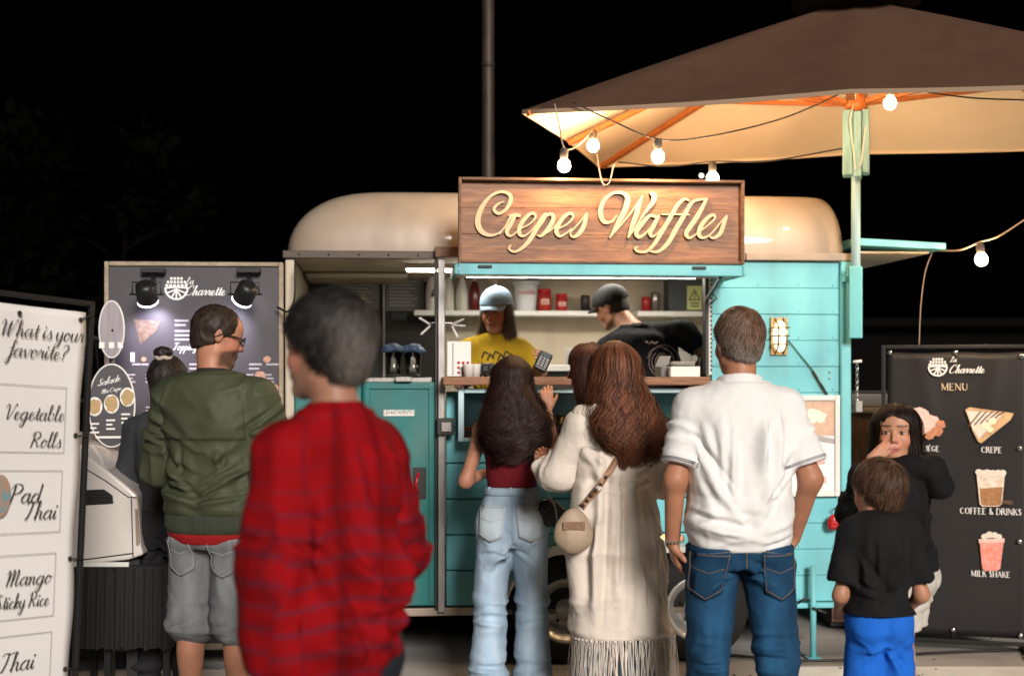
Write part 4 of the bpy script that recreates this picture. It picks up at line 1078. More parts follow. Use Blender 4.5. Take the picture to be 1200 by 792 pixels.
# glazed display case under the counter
dx0, dx1, dzb, dzt, dw = U(537, -.16), U(812, -.16), Z(600, 517, -.16), Z(600, 455, -.16), -.16
M_LBLUE = mat('pale_blue_frame', (.50, .68, .72), .35)
dc = MB().box(dx0, dx0+.03, dw, dw+.02, dzb, dzt).box(dx1-.03, dx1, dw, dw+.02, dzb, dzt).box(dx0+.031, dx1-.031, dw, dw+.02, dzt-.024, dzt).box(dx0+.031, dx1-.031, dw, dw+.02, dzb, dzb+.02).build('display_case', M_LBLUE, tr, .004)
for px in (640, 705): MB().box(U(px, dw)-.01, U(px, dw)+.01, dw+.001, dw+.018, dzb+.021, dzt-.025).build('mullion', M_LBLUE, dc, .002)
box('case_floor', M_WHITE, dc, dx0, dx1, dw+.022, -.004, dzb, dzb+.014)
for a, c in ((dx0+.031, U(640, dw)-.011), (U(640, dw)+.011, U(705, dw)-.011), (U(705, dw)+.011, dx1-.031)):
    box('glass_pane', M_GLASS, dc, a, c, dw+.006, dw+.010, dzb+.021, dzt-.025)
MB().tube([(U(541), -.17, zc-.03), (U(540), -.175, dzt+.01), (U(541), -.165, dzt)], .005, 6).build('case_hook', M_CHROME, dc)
# wheels and mudguard
wr = .285
for k, px in enumerate((662, 812)):
    cx = U(px); wh = thing('wheel', None, None, (cx, -.0, wr)); wh.parent = tr
    My = Matrix.Rotation(PI/2, 3, 'X')
    MB().lathe([(.165, -.11), (.20, -.112), (.262, -.10), (wr, -.07), (wr+.001, 0), (wr, .07), (.262, .10), (.20, .112), (.165, .11)], n=44, M=My, closed=False).build('tyre', M_RUB, wh)
    MB().lathe([(.0, .055), (.05, .06), (.055, .03), (.10, .02), (.13, .05), (.15, .095), (.172, .102), (.172, .112), (.16, .113), (.14, .06), (.11, -.0), (.0, -.0)], n=36, M=My, closed=False).build('rim', mat('rim_paint', (.62, .60, .57), .3, .5), wh)
    for j in range(5):
        a = 2*PI*j/5+.3; MB().ball((.075*math.cos(a), -.045, .075*math.sin(a)), .011, 8).build('wheel_bolt', M_DARKM, wh)
    MB().lathe([(.034, -.075), (.03, -.085), (.0, -.087)][::-1], n=16, M=Matrix.Rotation(-PI/2, 3, 'X')@Matrix.Rotation(PI, 3, 'X')).build('hub_cap', M_STEEL, wh)
b = MB()
def guard():
    pts = []; r = wr+.05; c0, c1 = U(662), U(812); zc_ = wr
    for a in np.linspace(PI, PI/2, 8): pts.append((c0+r*math.cos(a), zc_+r*math.sin(a)))
    for a in np.linspace(PI/2, 0, 8): pts.append((c1+r*math.cos(a), zc_+r*math.sin(a)))
    V = []; F = []
    for x, z in pts:
        for (yy, dz_) in ((-.155, -.03), (-.155, 0), (-.006, 0), (-.006, -.012), (-.143, -.012), (-.143, -.03)): V.append((x, yy, z+dz_))
    n = 6
    for i in range(len(pts)-1):
        for k in range(n): F.append((i*n+k, (i+1)*n+k, (i+1)*n+(k+1) % n, i*n+(k+1) % n))
    F += [tuple(range(n)), tuple((len(pts)-1)*n+k for k in range(n))[::-1]]
    return MB().add(V, F, 0, False)
ag = MB(); ag.prism([(U(662)+(wr+.035)*math.cos(a), wr+(wr+.035)*math.sin(a)) for a in np.linspace(PI, PI/2, 9)]+[(U(812)+(wr+.035)*math.cos(a), wr+(wr+.035)*math.sin(a)) for a in np.linspace(PI/2, 0, 9)], -.034, -.031); ag.build('wheel_arch', M_DARK, tr)
guard().build('mudguard', mat('mudguard_paint', (.66, .64, .60), .4), tr)
box('axle_box', M_DARK, tr, U(612), U(875), .29, .5, zb-.02, zb+.06)
# chassis
b = MB(); b.box(UL+.05, UR-.05, .30, .36, zb-.08, zb+.02).box(UL+.05, UR-.05, W-.4, W-.34, zb-.08, zb+.02)
for k in range(5): b.box(UL+.3+k*.55, UL+.35+k*.55, .361, W-.401, zb-.06, zb+.01)
b.build('chassis', M_DARKM, tr)
# stabiliser leg
lx = U(948); zr = zb-.03
b = MB(); b.tube([(lx, -.075, .012), (lx, -.075, Z(948, 662, -.07))], .017, 12).box(lx-.035, lx+.035, -.12, -.03, .001, .012); b.build('stabiliser_leg', M_AQUA, tr)
b = MB(); b.tube([(lx-.01, -.10, zb-.02), (lx+.06, -.12, zb-.045)], .007, 8).tube([(lx-.08, -.06, zb+.0), (lx-.04, -.07, zb+.03), (lx+.01, -.06, zb+.0)], .007, 8); b.build('leg_clamp', M_DARKM, tr)
b = MB()
for i in range(rows):
    for px in (840, 888, 936, 976):
        b.ball((U(px), -.005, zb+i*rh+.018), .0045, 6)
for i in range(r2):
    for px in (530, 600, 740, 826): b.ball((U(px), -.004, zb+i*h2+.02), .005, 6)
o = b.build('rivets', M_AQUA, tr); o['kind'] = 'stuff'
# bulkhead lamp
lc = Vector((U(912), 0, Z(912, 394)))
bl = MB().ball(lc+Vector((0, -.035, 0)), (.036, .05, .085), 20).build('bulkhead_lamp', mat('lamp_glass', (.9, .85, .75), .2, emit=(1, .86, .62), estr=2.2), tr)
b = MB(); My = Matrix.Rotation(PI/2, 3, 'X')
b.box(lc.x-.045, lc.x+.045, -.02, -.004, lc.z-.10, lc.z+.10)
for dx in (-.022, .022):
    b.tube([(lc.x+dx, -.02, lc.z-.095), (lc.x+dx, -.075, lc.z-.06), (lc.x+dx, -.09, lc.z), (lc.x+dx, -.075, lc.z+.06), (lc.x+dx, -.02, lc.z+.095)], .005, 8)
for dz_ in (-.045, 0, .045): b.tube([(lc.x-.045, -.02, lc.z+dz_), (lc.x-.04, -.07, lc.z+dz_), (lc.x, -.095, lc.z+dz_), (lc.x+.04, -.07, lc.z+dz_), (lc.x+.045, -.02, lc.z+dz_)], .0045, 8)
b.build('lamp_cage', mat('brass', (.45, .28, .12), .3, .9), bl)
b = MB(); pts = [(U(x), -.016, Z(x, y)) for x, y in ((923, 399), (935, 414), (950, 432), (953, 437), (958, 446), (962, 452), (968, 462), (966, 466))]
b.tube(pts, [.003, .003, .0035, .007, .0055, .0075, .006, .005], 8); b.build('lamp_cable', M_BLACKC, tr)
for x, y in ((972, 436), (972, 443), (958, 441)): MB().ball((U(x), -.006, Z(x, y)), .006, 8).build('rivet', M_STEEL, tr)
b = MB(); b.box(U(984), U(993), -.055, -.031, Z(988, 331), Z(988, 324)).box(U(984), U(987), -.055, -.031, Z(988, 323.5), Z(988, 318)); b.build('hatch_catch', M_AQUA, tr, .003)
# rear door with chain, rear hatch
b = MB(); hx = UR+.03; hz = Z(1003, 283)
b.box(hx, hx+.50, .02, W-.05, 0, .035, M=Matrix.Translation((0, 0, hz)) @ Matrix.Rotation(math.radians(2.5), 4, 'Y') if False else None)
b = MB(); V = [(hx, 0, hz-.02), (hx+.49, -.06, hz-.045), (hx+.49, W-.15, hz-.045), (hx, W-.05, hz-.02), (hx, 0, hz+.02), (hx+.49, -.06, hz-.01), (hx+.49, W-.15, hz-.01), (hx, W-.05, hz+.02)]
b.add(V, [(3,2,1,0),(4,5,6,7),(0,1,5,4),(1,2,6,5),(2,3,7,6),(3,0,4,7)]); rh_ = b.build('rear_hatch', M_AQUA, tr, .004)
b = MB(); b.box(hx+.04, hx+.44, .06, W-.25, hz-.058, hz-.047); b.build('hatch_lining', M_BEIGE, rh_)
b = MB(); n = 13; cz0, cz1 = Z(1003, 424, -.02), Z(1003, 472, -.02)
for i in range(n):
    zz = cz0+(cz1-cz0)*(i+.5)/n; L = abs(cz1-cz0)/n*.72; ring = []
    for k in range(13):
        a = 2*PI*k/12; q = (.008*math.cos(a), L*math.sin(a)); ring.append((UR+.035+(q[0] if i % 2 else 0), -.03+(0 if i % 2 else q[0]), zz+q[1]))
    b.tube(ring, .0024, 6, caps=False)
o = b.build('chain', M_CHROME, tr)
MB().box(UR+.02, UR+.06, -.05, -.01, cz1-.05, cz1+.01).build('chain_bracket', M_STEEL, tr, .004)
MB().tube([(UR+.01, -.04, cz0+.0), (UR+.055, -.045, cz0+.004)], .008, 8).build('chain_pin', M_WHITE, tr)
# light box picture on the right wall
lx0, lx1, lz0, lz1 = U(915), U(984)-.01, Z(950, 581), Z(950, 463)
lb = thing('framed_picture', 'white framed picture panel on the turquoise wall beside the white polo shirt', 'picture', tuple(T.world((lx0+lx1)/2, -.03, lz0)), T.yaw)
hw = (lx1-lx0)/2; H_ = lz1-lz0; fw = .028
b = MB(); b.box(-hw, -hw+fw, -.012, .022, 0, H_).box(hw-fw, hw, -.012, .022, 0, H_).box(-hw+fw+.001, hw-fw-.001, -.012, .022, 0, fw).box(-hw+fw+.001, hw-fw-.001, -.012, .022, H_-fw, H_)
b.build('frame', M_WHITE, lb, .004)
box('panel', mat('picture_white', (.80, .78, .77), .5), lb, -hw+fw+.001, hw-fw-.001, 0, .02, fw+.001, H_-fw-.001)
b = MB(); b.box(-hw+fw+.002, hw-fw-.002, -.002, -.0004, H_*.60, H_-fw-.002); b.build('picture_sky', mat('picture_tan', (.62, .42, .30), .5, noise=.2, nscale=20), lb)
b = MB(); poly(b, [(-hw+fw+.002, H_*.60), (hw-fw-.002, H_*.52), (hw-fw-.002, H_*.57), (-hw+fw+.002, H_*.66)], -.003); b.build('picture_slab', mat('picture_grey', (.35, .33, .33), .5), lb)
b = MB()
for k, (x, z, r) in enumerate(((.01, .80, .05), (.05, .78, .035), (-.03, .76, .04))): blob(b, x, H_*z, r, r*.8, -.0035-.0002*k, 14, 0, .25, seed=k)
b.build('picture_cream', mat('picture_cream', (.85, .72, .60), .5), lb)
b = MB()
for k, (x, z) in enumerate(((.0, .40), (.05, .34), (.03, .24), (-.04, .30), (.06, .16), (-.02, .14))): blob(b, x, H_*z, .028, .018, -.0025-.0002*k, 9, 0, .5, seed=k+9)
b.build('picture_strawberry', mat('picture_pink', (.80, .38, .34), .5), lb)
# red hearing-protector like side marker
sm = thing('marker_light', 'small red and black oval marker light hanging under the framed picture', 'light', tuple(T.world(U(974), -.05, Z(974, 610))), T.yaw)
MB().ball((-.006, -.012, 0), (.034, .022, .046), 16, M=Matrix.Rotation(.35, 3, 'Y')).build('lens', M_RED, sm)
MB().ball((.016, .004, .002), (.034, .026, .052), 16, M=Matrix.Rotation(.35, 3, 'Y')).build('housing', M_BLACK, sm)
b = MB(); b.tube([(.02, 0, .045), (.0, -.005, .07), (.03, 0, .085), (.05, .02, .07)], .004, 6); b.build('wire', M_BLACKC, sm)
b = MB()
for k in range(3): b.box(-.028, .006, -.038+.002*abs(k-1), -.030, -.022+k*.018, -.017+k*.018)
b.build('lens_rib', mat('marker_rib', (.55, .05, .05), .3), sm)

# ------------------------------------------------------------------ sign board
sw = aw+.005
S0, S1 = U(537, sw), U(871, sw); zs0, zs1 = za+.037, za+.037+.425
sg = thing('sign_board', 'brown wooden sign board with raised cream cursive letters above the serving hatch', 'sign', tuple(T.world(S0, sw, zs0)), T.yaw)
SW_, SH_ = S1-S0, zs1-zs0
for i in range(3):
    h = (SH_-.03)/3; box('plank', M_SIGNW, sg, .016, SW_-.016, .012, .026, .015+i*h+.0008, .015+(i+1)*h-.0008, .0015)
b = MB(); b.box(0, .0155, -.03, .03, 0, SH_).box(SW_-.0155, SW_, -.03, .03, 0, SH_).box(.016, SW_-.016, -.03, .03, 0, .0145).box(.016, SW_-.016, -.03, .03, SH_-.0145, SH_)
b.build('frame', M_SIGNF, sg, .003)
def sign_letters():
    # traced centre lines: (x, y, width) in enlarged photo pixels
    A = dict(C=[[(330,240,8),(285,262,20),(255,300,24),(290,332,26),(345,305,26),(385,235,36),(375,185,30),(310,165,22),(230,200,24),(160,290,38),(130,390,46),(155,465,42),(220,500,26),(290,485,14),(350,430,8)]],
     r=[[(300,490,8),(345,430,12),(376,374,20),(392,352,28)],[(376,350,16),(412,344,28),(452,348,28)],[(420,350,22),(388,410,34),(355,470,34),(378,506,22),(420,485,10),(450,450,8)]],
     e=[[(450,455,8),(520,422,10),(572,372,16),(570,336,22),(530,340,26),(475,400,34),(448,468,36),(475,507,24),(530,480,12),(585,420,8)]],
     p=[[(590,410,8),(630,355,16),(655,338,26),(640,370,34),(585,450,36),(530,540,36),(475,598,28),(415,628,20),(372,605,18),(385,577,12)],[(600,420,10),(660,350,22),(708,340,28),(712,385,34),(668,460,34),(620,505,24),(590,500,10)],[(625,508,10),(690,465,10),(740,420,8)]],
     e1=[[(740,455,8),(810,422,10),(862,372,16),(860,336,22),(820,340,26),(765,400,34),(738,468,36),(765,507,24),(815,485,12),(855,450,8)]],
     s=[[(845,480,8),(910,410,10),(972,335,18)],[(972,338,22),(958,400,34),(930,465,36),(885,510,26),(852,505,18),(845,482,10)]])
    B = dict(W=[[(205,335,10),(165,378,20),(110,378,32),(85,310,38),(110,225,30),(180,168,20),(250,168,28),(285,205,42),(270,280,44),(220,380,38),(155,495,14)],[(155,495,10),(230,410,12),(315,305,14),(395,190,8)],[(393,195,10),(368,260,34),(345,340,40),(318,415,34),(290,495,14)],[(292,492,10),(345,420,12),(400,330,18),(468,240,34),(482,190,42),(462,170,30)]],
     a=[[(500,345,22),(450,335,24),(395,390,34),(350,455,36),(372,492,28),(428,455,14),(495,370,10)],[(515,335,18),(482,400,34),(452,460,32),(468,488,20),(505,465,10),(545,420,8)]],
     f=[[(740,222,12),(705,212,22),(655,255,30),(605,340,34),(545,440,34),(485,540,30),(425,598,22),(362,598,22),(340,575,18),(362,566,10)]],
     f1=[[(868,222,10),(810,215,18),(755,245,26),(705,330,34),(645,430,36),(585,535,34),(515,598,24),(460,598,16),(445,585,8)],[(540,325,8),(640,325,12),(742,328,8)]],
     l=[[(790,226,12),(830,214,18),(868,213,20)],[(868,214,22),(812,320,36),(752,410,38),(718,465,34),(742,498,24),(790,472,12),(842,425,8)]],
     e2=[[(815,455,8),(880,405,12),(928,358,16),(922,330,22),(880,348,28),(828,410,36),(812,470,34),(842,498,22),(895,475,12),(950,415,8)]],
     s1=[[(890,480,8),(960,400,10),(1018,335,14)],[(1018,338,20),(995,400,34),(972,460,34),(930,498,24),(900,492,18),(892,474,10)]])
    for D, ox, sc in ((A, 540, 6.6), (B, 690, 6.316)):
        for kk, (nm, sts) in enumerate(D.items()):
            b = MB()
            for j, st in enumerate(sts):
                c = catmull([(x, y, w_) for x, y, w_ in st], 7)
                px, py = ox+c[:, 0]/sc, 200+c[:, 1]/sc
                uu = np.array([T.u(x, sw) for x in px])-S0; zz = np.array([T.z(x, y, sw) for x, y in zip(px, py)])-zs0
                wd = c[:, 2]/sc*.00427*.93
                ribbon(b, np.stack([uu, zz], 1), np.maximum(wd, .007), -.006-.0007*j-.0009*(kk % 3), .020, .0006)
            n0 = len(b.f)
            b.mi = []
            for f in b.f:
                ys = [b.v[i][1] for i in f]; b.mi.append(0 if max(ys)-min(ys) < .003 else 1)
            b.build('letter', [M_LETTER, M_LETSIDE], sg)
sign_letters()
b = MB(); b.tube([P(706, 188, 7.25)-sg.location, P(707, 212, 7.05)-sg.location], .003, 6)

# ------------------------------------------------------------------ umbrella
uc = Vector((1.842, 7.62)); th = math.radians(-15); ua = Vector((math.cos(th), math.sin(th))); va = Vector((-math.sin(th), math.cos(th)))
um = thing('market_umbrella', 'big rectangular umbrella with shade-darkened brown top and pale lit underside over the trailer', 'umbrella', (uc.x, uc.y, 0), th)
ea, eb, ez, ap = 1.6, .95, 2.845, 3.53
E8 = [(-ea, -eb), (0, -eb), (ea, -eb), (ea, 0), (ea, eb), (0, eb), (-ea, eb), (-ea, 0)]
M_CAN = mat('umbrella_top_shaded', (.085, .040, .021), .9, noise=.15, nscale=6, bump=.15, bscale=120)  # cream cloth coloured dark brown, its unlit outside put into the colour
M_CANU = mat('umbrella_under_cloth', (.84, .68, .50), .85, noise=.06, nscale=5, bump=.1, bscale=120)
V = []; F = []; NR, NL = 12, 8
def edgez(a): return ez+(.0 if a in (0, 2, 4, 6) else .02)
def can(off):
    base = len(V)
    for s_ in range(8):
        p, q = E8[s_], E8[(s_+1) % 8]
        for i in range(NR+1):
            t = (.03+.97*i/NR)
            for j in range(NL):
                f_ = j/NL; x = p[0]*(1-f_)+q[0]*f_; y = p[1]*(1-f_)+q[1]*f_
                z = ap-(ap-(edgez(s_)*(1-f_)+edgez((s_+1) % 8)*f_))*t**1.06+.03*math.sin(t*PI)*0-.035*math.sin(f_*PI)*math.sin(t*PI*.9)
                sag = 1-.012*math.sin(f_*PI)*t
                V.append((x*t*sag, y*t*sag, z+off))
    ids = lambda s_, i, j: base+((s_+(1 if j >= NL else 0)) % 8)*(NR+1)*NL+i*NL+(j % NL)
    fs = [(ids(s_, i, j), ids(s_, i, j+1), ids(s_, i+1, j+1), ids(s_, i+1, j)) for s_ in range(8) for i in range(NR) for j in range(NL)]
    return fs, ids
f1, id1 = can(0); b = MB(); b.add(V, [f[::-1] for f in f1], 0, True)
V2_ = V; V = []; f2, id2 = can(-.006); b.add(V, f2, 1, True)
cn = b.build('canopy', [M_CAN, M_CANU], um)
# hem all round
b = MB(); hem = []
for s_ in range(8):
    for j in range(NL): hem.append(Vector(V[id2(s_, NR, j)]))
n = len(hem); HV = []
for v in hem: HV += [v+Vector((0, 0, .010)), v+Vector((0, 0, -.012))]
b.add(HV, [(2*i, 2*i+1, 2*((i+1) % n)+1, 2*((i+1) % n)) for i in range(n)], 0, True)
HV2 = [Vector((q.x*.996, q.y*.996, q.z)) for q in HV]
b.add(HV2, [(2*i, 2*((i+1) % n), 2*((i+1) % n)+1, 2*i+1) for i in range(n)], 1, True)
b.build('hem', [mat('hem_tape', (.30, .21, .14), .9), M_CANU], um)
# vent cap
V = []; F = []
for t in (0.02, .5, 1.0):
    for k in range(32):
        a = 2*PI*k/32; e = .7; c, s = math.cos(a), math.sin(a)
        V.append((abs(c)**e*(1 if c > 0 else -1)*.34*t, abs(s)**e*(1 if s > 0 else -1)*.26*t, ap+.10-.12*t))
for i in range(2):
    for k in range(32): F.append((i*32+k, i*32+(k+1) % 32, (i+1)*32+(k+1) % 32, (i+1)*32+k)[::-1])
b = MB(); b.add(V, F, 0, True); b.build('vent_cap', M_CAN, um)
hub = 2.93
for k, (x, y) in enumerate(E8):
    p0 = Vector((x*.05, y*.05, ap-.07)); p1 = Vector((x*.985, y*.985, ez-.015))
    MB().bar(p0, p1, .042, .026).build('rib', M_RIB, um, .003)
    pm = p0.lerp(p1, .5); MB().bar(Vector((x*.035, y*.035, hub+.05)), pm+Vector((0, 0, -.025)), .034, .024).build('strut', M_RIB, um, .002)
b = MB(); b.lathe([(.055, hub), (.06, hub+.05), (.05, hub+.10)], n=12); b.build('hub_ring', M_RIB, um)
zp0, zp1 = 1.52+(440-206)/1667*7.6, 1.52+(440-130)/1667*7.6
b = MB(); b.box(-.068, -.014, -.07, .06, zp0, zp1).box(-.011, .030, -.078, .055, zp0-.012, zp1-.01).box(.033, .070, -.065, .06, zp0+.01, zp1); b.build('clamp_block', mat('weathered_aqua_wood', (.28, .50, .52), .7, noise=.35, nscale=8, bump=.4, bscale=18, stretch=(4, 4, 1)), um, .006)
b = MB(); b.lathe([(.024, 1.52+(440-392)/1667*7.6), (.024, ap-.06)], n=18); b.build('pole', mat('pale_aqua_pole', (.34, .52, .56), .4), um)
b = MB(); b.box(-.034, .034, -.034, .03, 1.52+(440-392)/1667*7.6-.02, 1.52+(440-312)/1667*7.6); b.build('pole_socket', M_AQUA, um, .006)
b = MB(); b.tube([(-.01, -.085, zp1+.02), (-.03, -.09, zp1-.06), (-.0, -.085, zp0+.02), (.03, -.09, zp0+.05), (.05, -.08, zp1-.1)], .0035, 6); b.build('pull_cord', mat('cord_white', (.7, .66, .58), .8), um)

# ------------------------------------------------------------------ bulbs and their cables
M_BULB = mat('lit_bulb', (1, .95, .85), .3, emit=(1.0, .66, .36), estr=430.0)
def bulb(px, py, d, label, tilt=0.0):
    c = P(px, py, d); t = thing('light_bulb', label, 'light bulb', tuple(c), 0, 'bulbs of the string lights')
    M_ = Matrix.Rotation(tilt, 3, 'Y')
    MB().ball((0, 0, 0), (.031, .031, .033), 18, M=M_).build('bulb_glass', M_BULB, t)
    MB().lathe([(.016, .026), (.020, .040), (.021, .068), (.019, .080), (.010, .086)], n=16, M=M_).build('socket', mat('socket_rubber', (.05, .04, .035), .6), t)
    return c+M_@Vector((0, 0, .088))
s1 = bulb(661, 194, 7.05, 'lit bulb hanging lowest at the left corner, left end of the string over the sign')
s2 = bulb(695, 171, 7.55, 'lit bulb close under the left edge of the umbrella')
s3 = bulb(771, 184, 7.0, 'lit bulb hanging alone under the middle of the umbrella canopy')
s4 = bulb(835, 209, 7.5, 'lit bulb half hidden behind the top edge of the wooden sign')
s5 = bulb(1043, 121, 7.0, 'lit bulb right beside the umbrella pole top')
s6 = bulb(1150, 304, 7.3, 'lit bulb hanging far out at the right, clear of the umbrella', -.1)
M_CW = mat('pale_cord', (.35, .25, .18), .6)
def cable(label, pts, m=M_BLACKC, r=.0042, grp='cables of the string lights'):
    c = catmull([tuple(p) for p in pts], 8); o = MB().tube([tuple(p) for p in c], r, 7).build('cable', m)
    tag(o, label, 'cable', grp)
cable('pale cord dropping from the umbrella edge to the lowest left bulb', [P(650, 122, 7.08), P(656, 150, 7.06), s1, P(672, 174, 7.15), P(684, 164, 7.4), s2], M_CW)
cable('pale cord hanging in a loop onto the top of the sign', [s2, P(700, 185, 7.3), P(706, 214, 7.03), P(714, 214, 7.03), P(719, 196, 7.5), P(724, 190, 8.0)], M_CW, .0032)
cable('black cable sagging across the canopy past the middle bulb', [P(671, 120, 7.02), P(720, 143, 7.0), s3, P(830, 160, 7.1), P(920, 138, 7.3), P(998, 104, 7.5)])
cable('cable running behind the sign top to the umbrella pole', [P(724, 190, 8.0), P(780, 195, 7.8), s4, P(900, 189, 7.6), P(988, 174, 7.58)])
cable('black cable leaving the pole bulb to the right', [P(1002, 106, 7.5), P(1020, 104, 7.2), s5, P(1080, 107, 6.9), P(1140, 115, 6.85), P(1215, 118, 6.8)])
cable('cable from the rear hatch up to the far right bulb', [P(1100, 294, 7.7), P(1125, 293, 7.4), s6, P(1172, 276, 7.2), P(1215, 248, 7.1)], M_CW)
cable('thin cord hanging from the rear hatch corner to the black menu banner', [P(1092, 297, 7.9), P(1084, 320, 7.92), P(1079, 360, 7.95), P(1077, 406, 7.98)], M_CW, .003)

# ------------------------------------------------------------------ things on the shelf, on the counter, in the case
def at(px, z, w): u = U(px, w); return T.world(u, w, z)
def lathe_thing(name, label, cat, px, z, w, parts, group=None, n=24):
    t = thing(name, label, cat, tuple(at(px, z, w)), T.yaw, group)
    for nm, prof, m in parts: MB().lathe(prof, n=n).build(nm, m, t)
    return t
M_BOT = mat('white_bottle', (.62, .58, .52), .35); M_NUT = mat('bucket_white', (.68, .70, .72), .4); M_JAR = mat('red_jar', (.36, .02, .02), .3)
for i, (px, h) in enumerate(((506, .262), (525, .25), (541, .245))):
    t = lathe_thing('white_bottle', ['tall white bottle with a dark leaf mark, left of the steel post', 'white bottle just right of the steel post', 'white bottle between another white bottle and the ketchup'][i], 'bottle', px, zs+.001, 1.53, [('bottle_body', [(.038, 0), (.040, .01), (.040, h*.45), (.034, h*.62), (.019, h*.82), (.015, h*.93)], M_BOT), ('bottle_cap', [(.018, h*.932), (.019, h), (.012, h+.004)], M_WHITE)], 'white bottles on the back shelf')
    if i == 0:
        b = MB(); ribbon(b, np.array([(-.012, .085), (.0, .10), (.008, .125), (.014, .145)]), np.array([.004, .014, .012, .003]), -.0425); ribbon(b, np.array([(.0, .08), (.012, .10), (.022, .115)]), np.array([.004, .012, .003]), -.0428); b.build('leaf_mark', M_INK, t)
lathe_thing('ketchup_bottle', 'dark red sauce bottle on the back shelf behind the woman in the cap', 'bottle', 556, zs+.001, 1.53, [('bottle_body', [(.030, 0), (.033, .01), (.033, .12), (.026, .16), (.014, .19)], mat('sauce_red', (.12, .012, .01), .2)), ('bottle_cap', [(.015, .191), (.012, .225), (.004, .235)], M_WHITE)])
lathe_thing('pepper_mill', 'pale round-headed mill on the back shelf above the blue cap', 'mill', 578, zs+.001, 1.53, [('mill_body', [(.030, 0), (.026, .06), (.018, .14), (.020, .17)], mat('pale_mill', (.42, .34, .24), .4)), ('mill_head', [(.018, .172), (.030, .185), (.034, .205), (.028, .225), (.008, .235)], MATS['pale_mill'])])
t = lathe_thing('bucket', 'white plastic bucket with red brand lettering on the back shelf', 'bucket', 616, zs+.001, 1.53, [('bucket_body', [(.060, 0), (.064, .005), (.078, .168)], M_NUT), ('bucket_rim', [(.080, .168), (.086, .170), (.086, .186), (.075, .190)], M_NUT)])
block_text('lettering', 'nutella', .040, mat('brand_red', (.5, .01, .02), .4), t, (0, -.079, .105))
for i, (px, h, r) in enumerate(((638, .140, .043), (658, .108, .038))):
    t = lathe_thing('chocolate_jar', ['larger red jar beside the white bucket on the back shelf', 'smaller red jar at the right of the larger one on the back shelf'][i], 'jar', px, zs+.001, 1.53, [('jar_body', [(r*.9, 0), (r, .012), (r, h*.78), (r*.9, h*.82)], M_JAR), ('lid', [(r*.88, h*.822), (r*.96, h*.83), (r*.96, h), (r*.9, h+.003)], M_RED)], 'red jars on the back shelf')
    b = MB(); b.box(-r*.6, r*.6, -r-.003, -r+.006, h*.3, h*.55); b.build('label_band', mat('jar_label', (.7, .5, .42), .5), t)
    b = MB(); [b.box(-r*.5, r*(.45-.1*k), -r-.0045, -r-.0032, h*.34+k*.012, h*.34+k*.012+.005) for k in range(2)]; b.build('print', M_RED, t)
lathe_thing('saucer', 'small dark dish at the right part of the back shelf', 'dish', 700, zs+.001, 1.5, [('dish', [(.03, 0), (.055, .01), (.06, .018), (.05, .016), (.03, .006)], M_DARKM)])
zk = zc+.0185
t = thing('menu_holder', 'white counter menu card with rows of tiny red pictures, left end of the counter', 'menu holder', tuple(at(538, zk, -.08)), T.yaw)
box('card', M_WHITEP, t, -.062, .062, -.004, .004, 0, .185, .001); box('foot', M_GLASS, t, -.06, .06, -.03, .03, 0.0, .003)
b = MB()
for r_ in range(3):
    for c_ in range(3): b.box(-.01+c_*.024, .004+c_*.024, -.0058, -.0044, .015+r_*.026, .028+r_*.026)
b.build('picture', M_RED, t)
b = MB()
for r_ in range(12): b.box(-.036, -.030, -.0058, -.0044, .012+r_*.014, .020+r_*.014)
b.build('binding', M_INK, t)
for i, (px, w_) in enumerate(((549, -.14), (557, -.10))):
    lathe_thing('paper_cup', ['white paper cup nearest the counter menu card', 'white paper cup beside the black bag clutter on the counter'][i], 'cup', px, zk, w_, [('cup', [(.024, 0), (.030, .062), (.032, .066), (.029, .066), (.024, .004)], M_WHITEP)], 'paper cups on the counter', 18)
bp_ = Field((-.08, -.06, 0), (.08, .06, .1), .006)
for k in range(9): bp_.add(ell((-.05+.0125*k, .01*math.sin(k*2.1), .022+.012*(k % 3)), (.022, .02, .024)), .008)
bp_.clip(lambda X, Y, Z_: (.002-Z_)+0*X+0*Y); Vb, Qb = bp_.mesh(); Nb = normals(Vb, Qb); Vb = Vb+Nb*((wrinkle(Vb, (60, 60, 60), 2)-.5)*.014)[:, None]
o = np_mesh('crumpled_bag', Vb, Qb, mat('black_foil', (.03, .03, .032), .25)); o.location = at(573, zk+.001, -.08); tag(o, 'crumpled shiny black bag on the counter right of the paper cups', 'bag')
for i, (px0, px1, py0, py1, w_) in enumerate(((783, 817, 440, 426, .02), (771, 787, 440, 427, .10))):
    t = thing('paper_box', ['white takeaway box at the right end of the counter', 'half open grey takeaway box left of the white one'][i], 'box', tuple(at((px0+px1)/2, zk, w_)), T.yaw+.05*i)
    hw = (U(px1, w_)-U(px0, w_))/2; b = MB(); b.box(-hw, hw, -.07, .07, 0, .055); b.build('box_body', [M_WHITEP, M_GREY][i], t, .002)
    b = MB(); b.add([(-hw, .07, .056), (hw, .07, .056), (hw*.8, -.03+.02*i, .082+.03*i), (-hw*.8, -.03+.02*i, .082+.03*i)], [(0, 1, 2, 3)]); b.build('lid', M_WHITEP, t)
t = thing('black_cone', 'small black pointed holder at the right end of the counter', 'holder', tuple(at(822, zk, .10)), T.yaw); MB().lathe([(.028, 0), (.022, .03), (.008, .10), (.003, .105)], n=8).build('cone', M_DARKM, t); MB().box(-.03, .03, -.03, .03, 0, .004).build('base', M_DARKM, t)
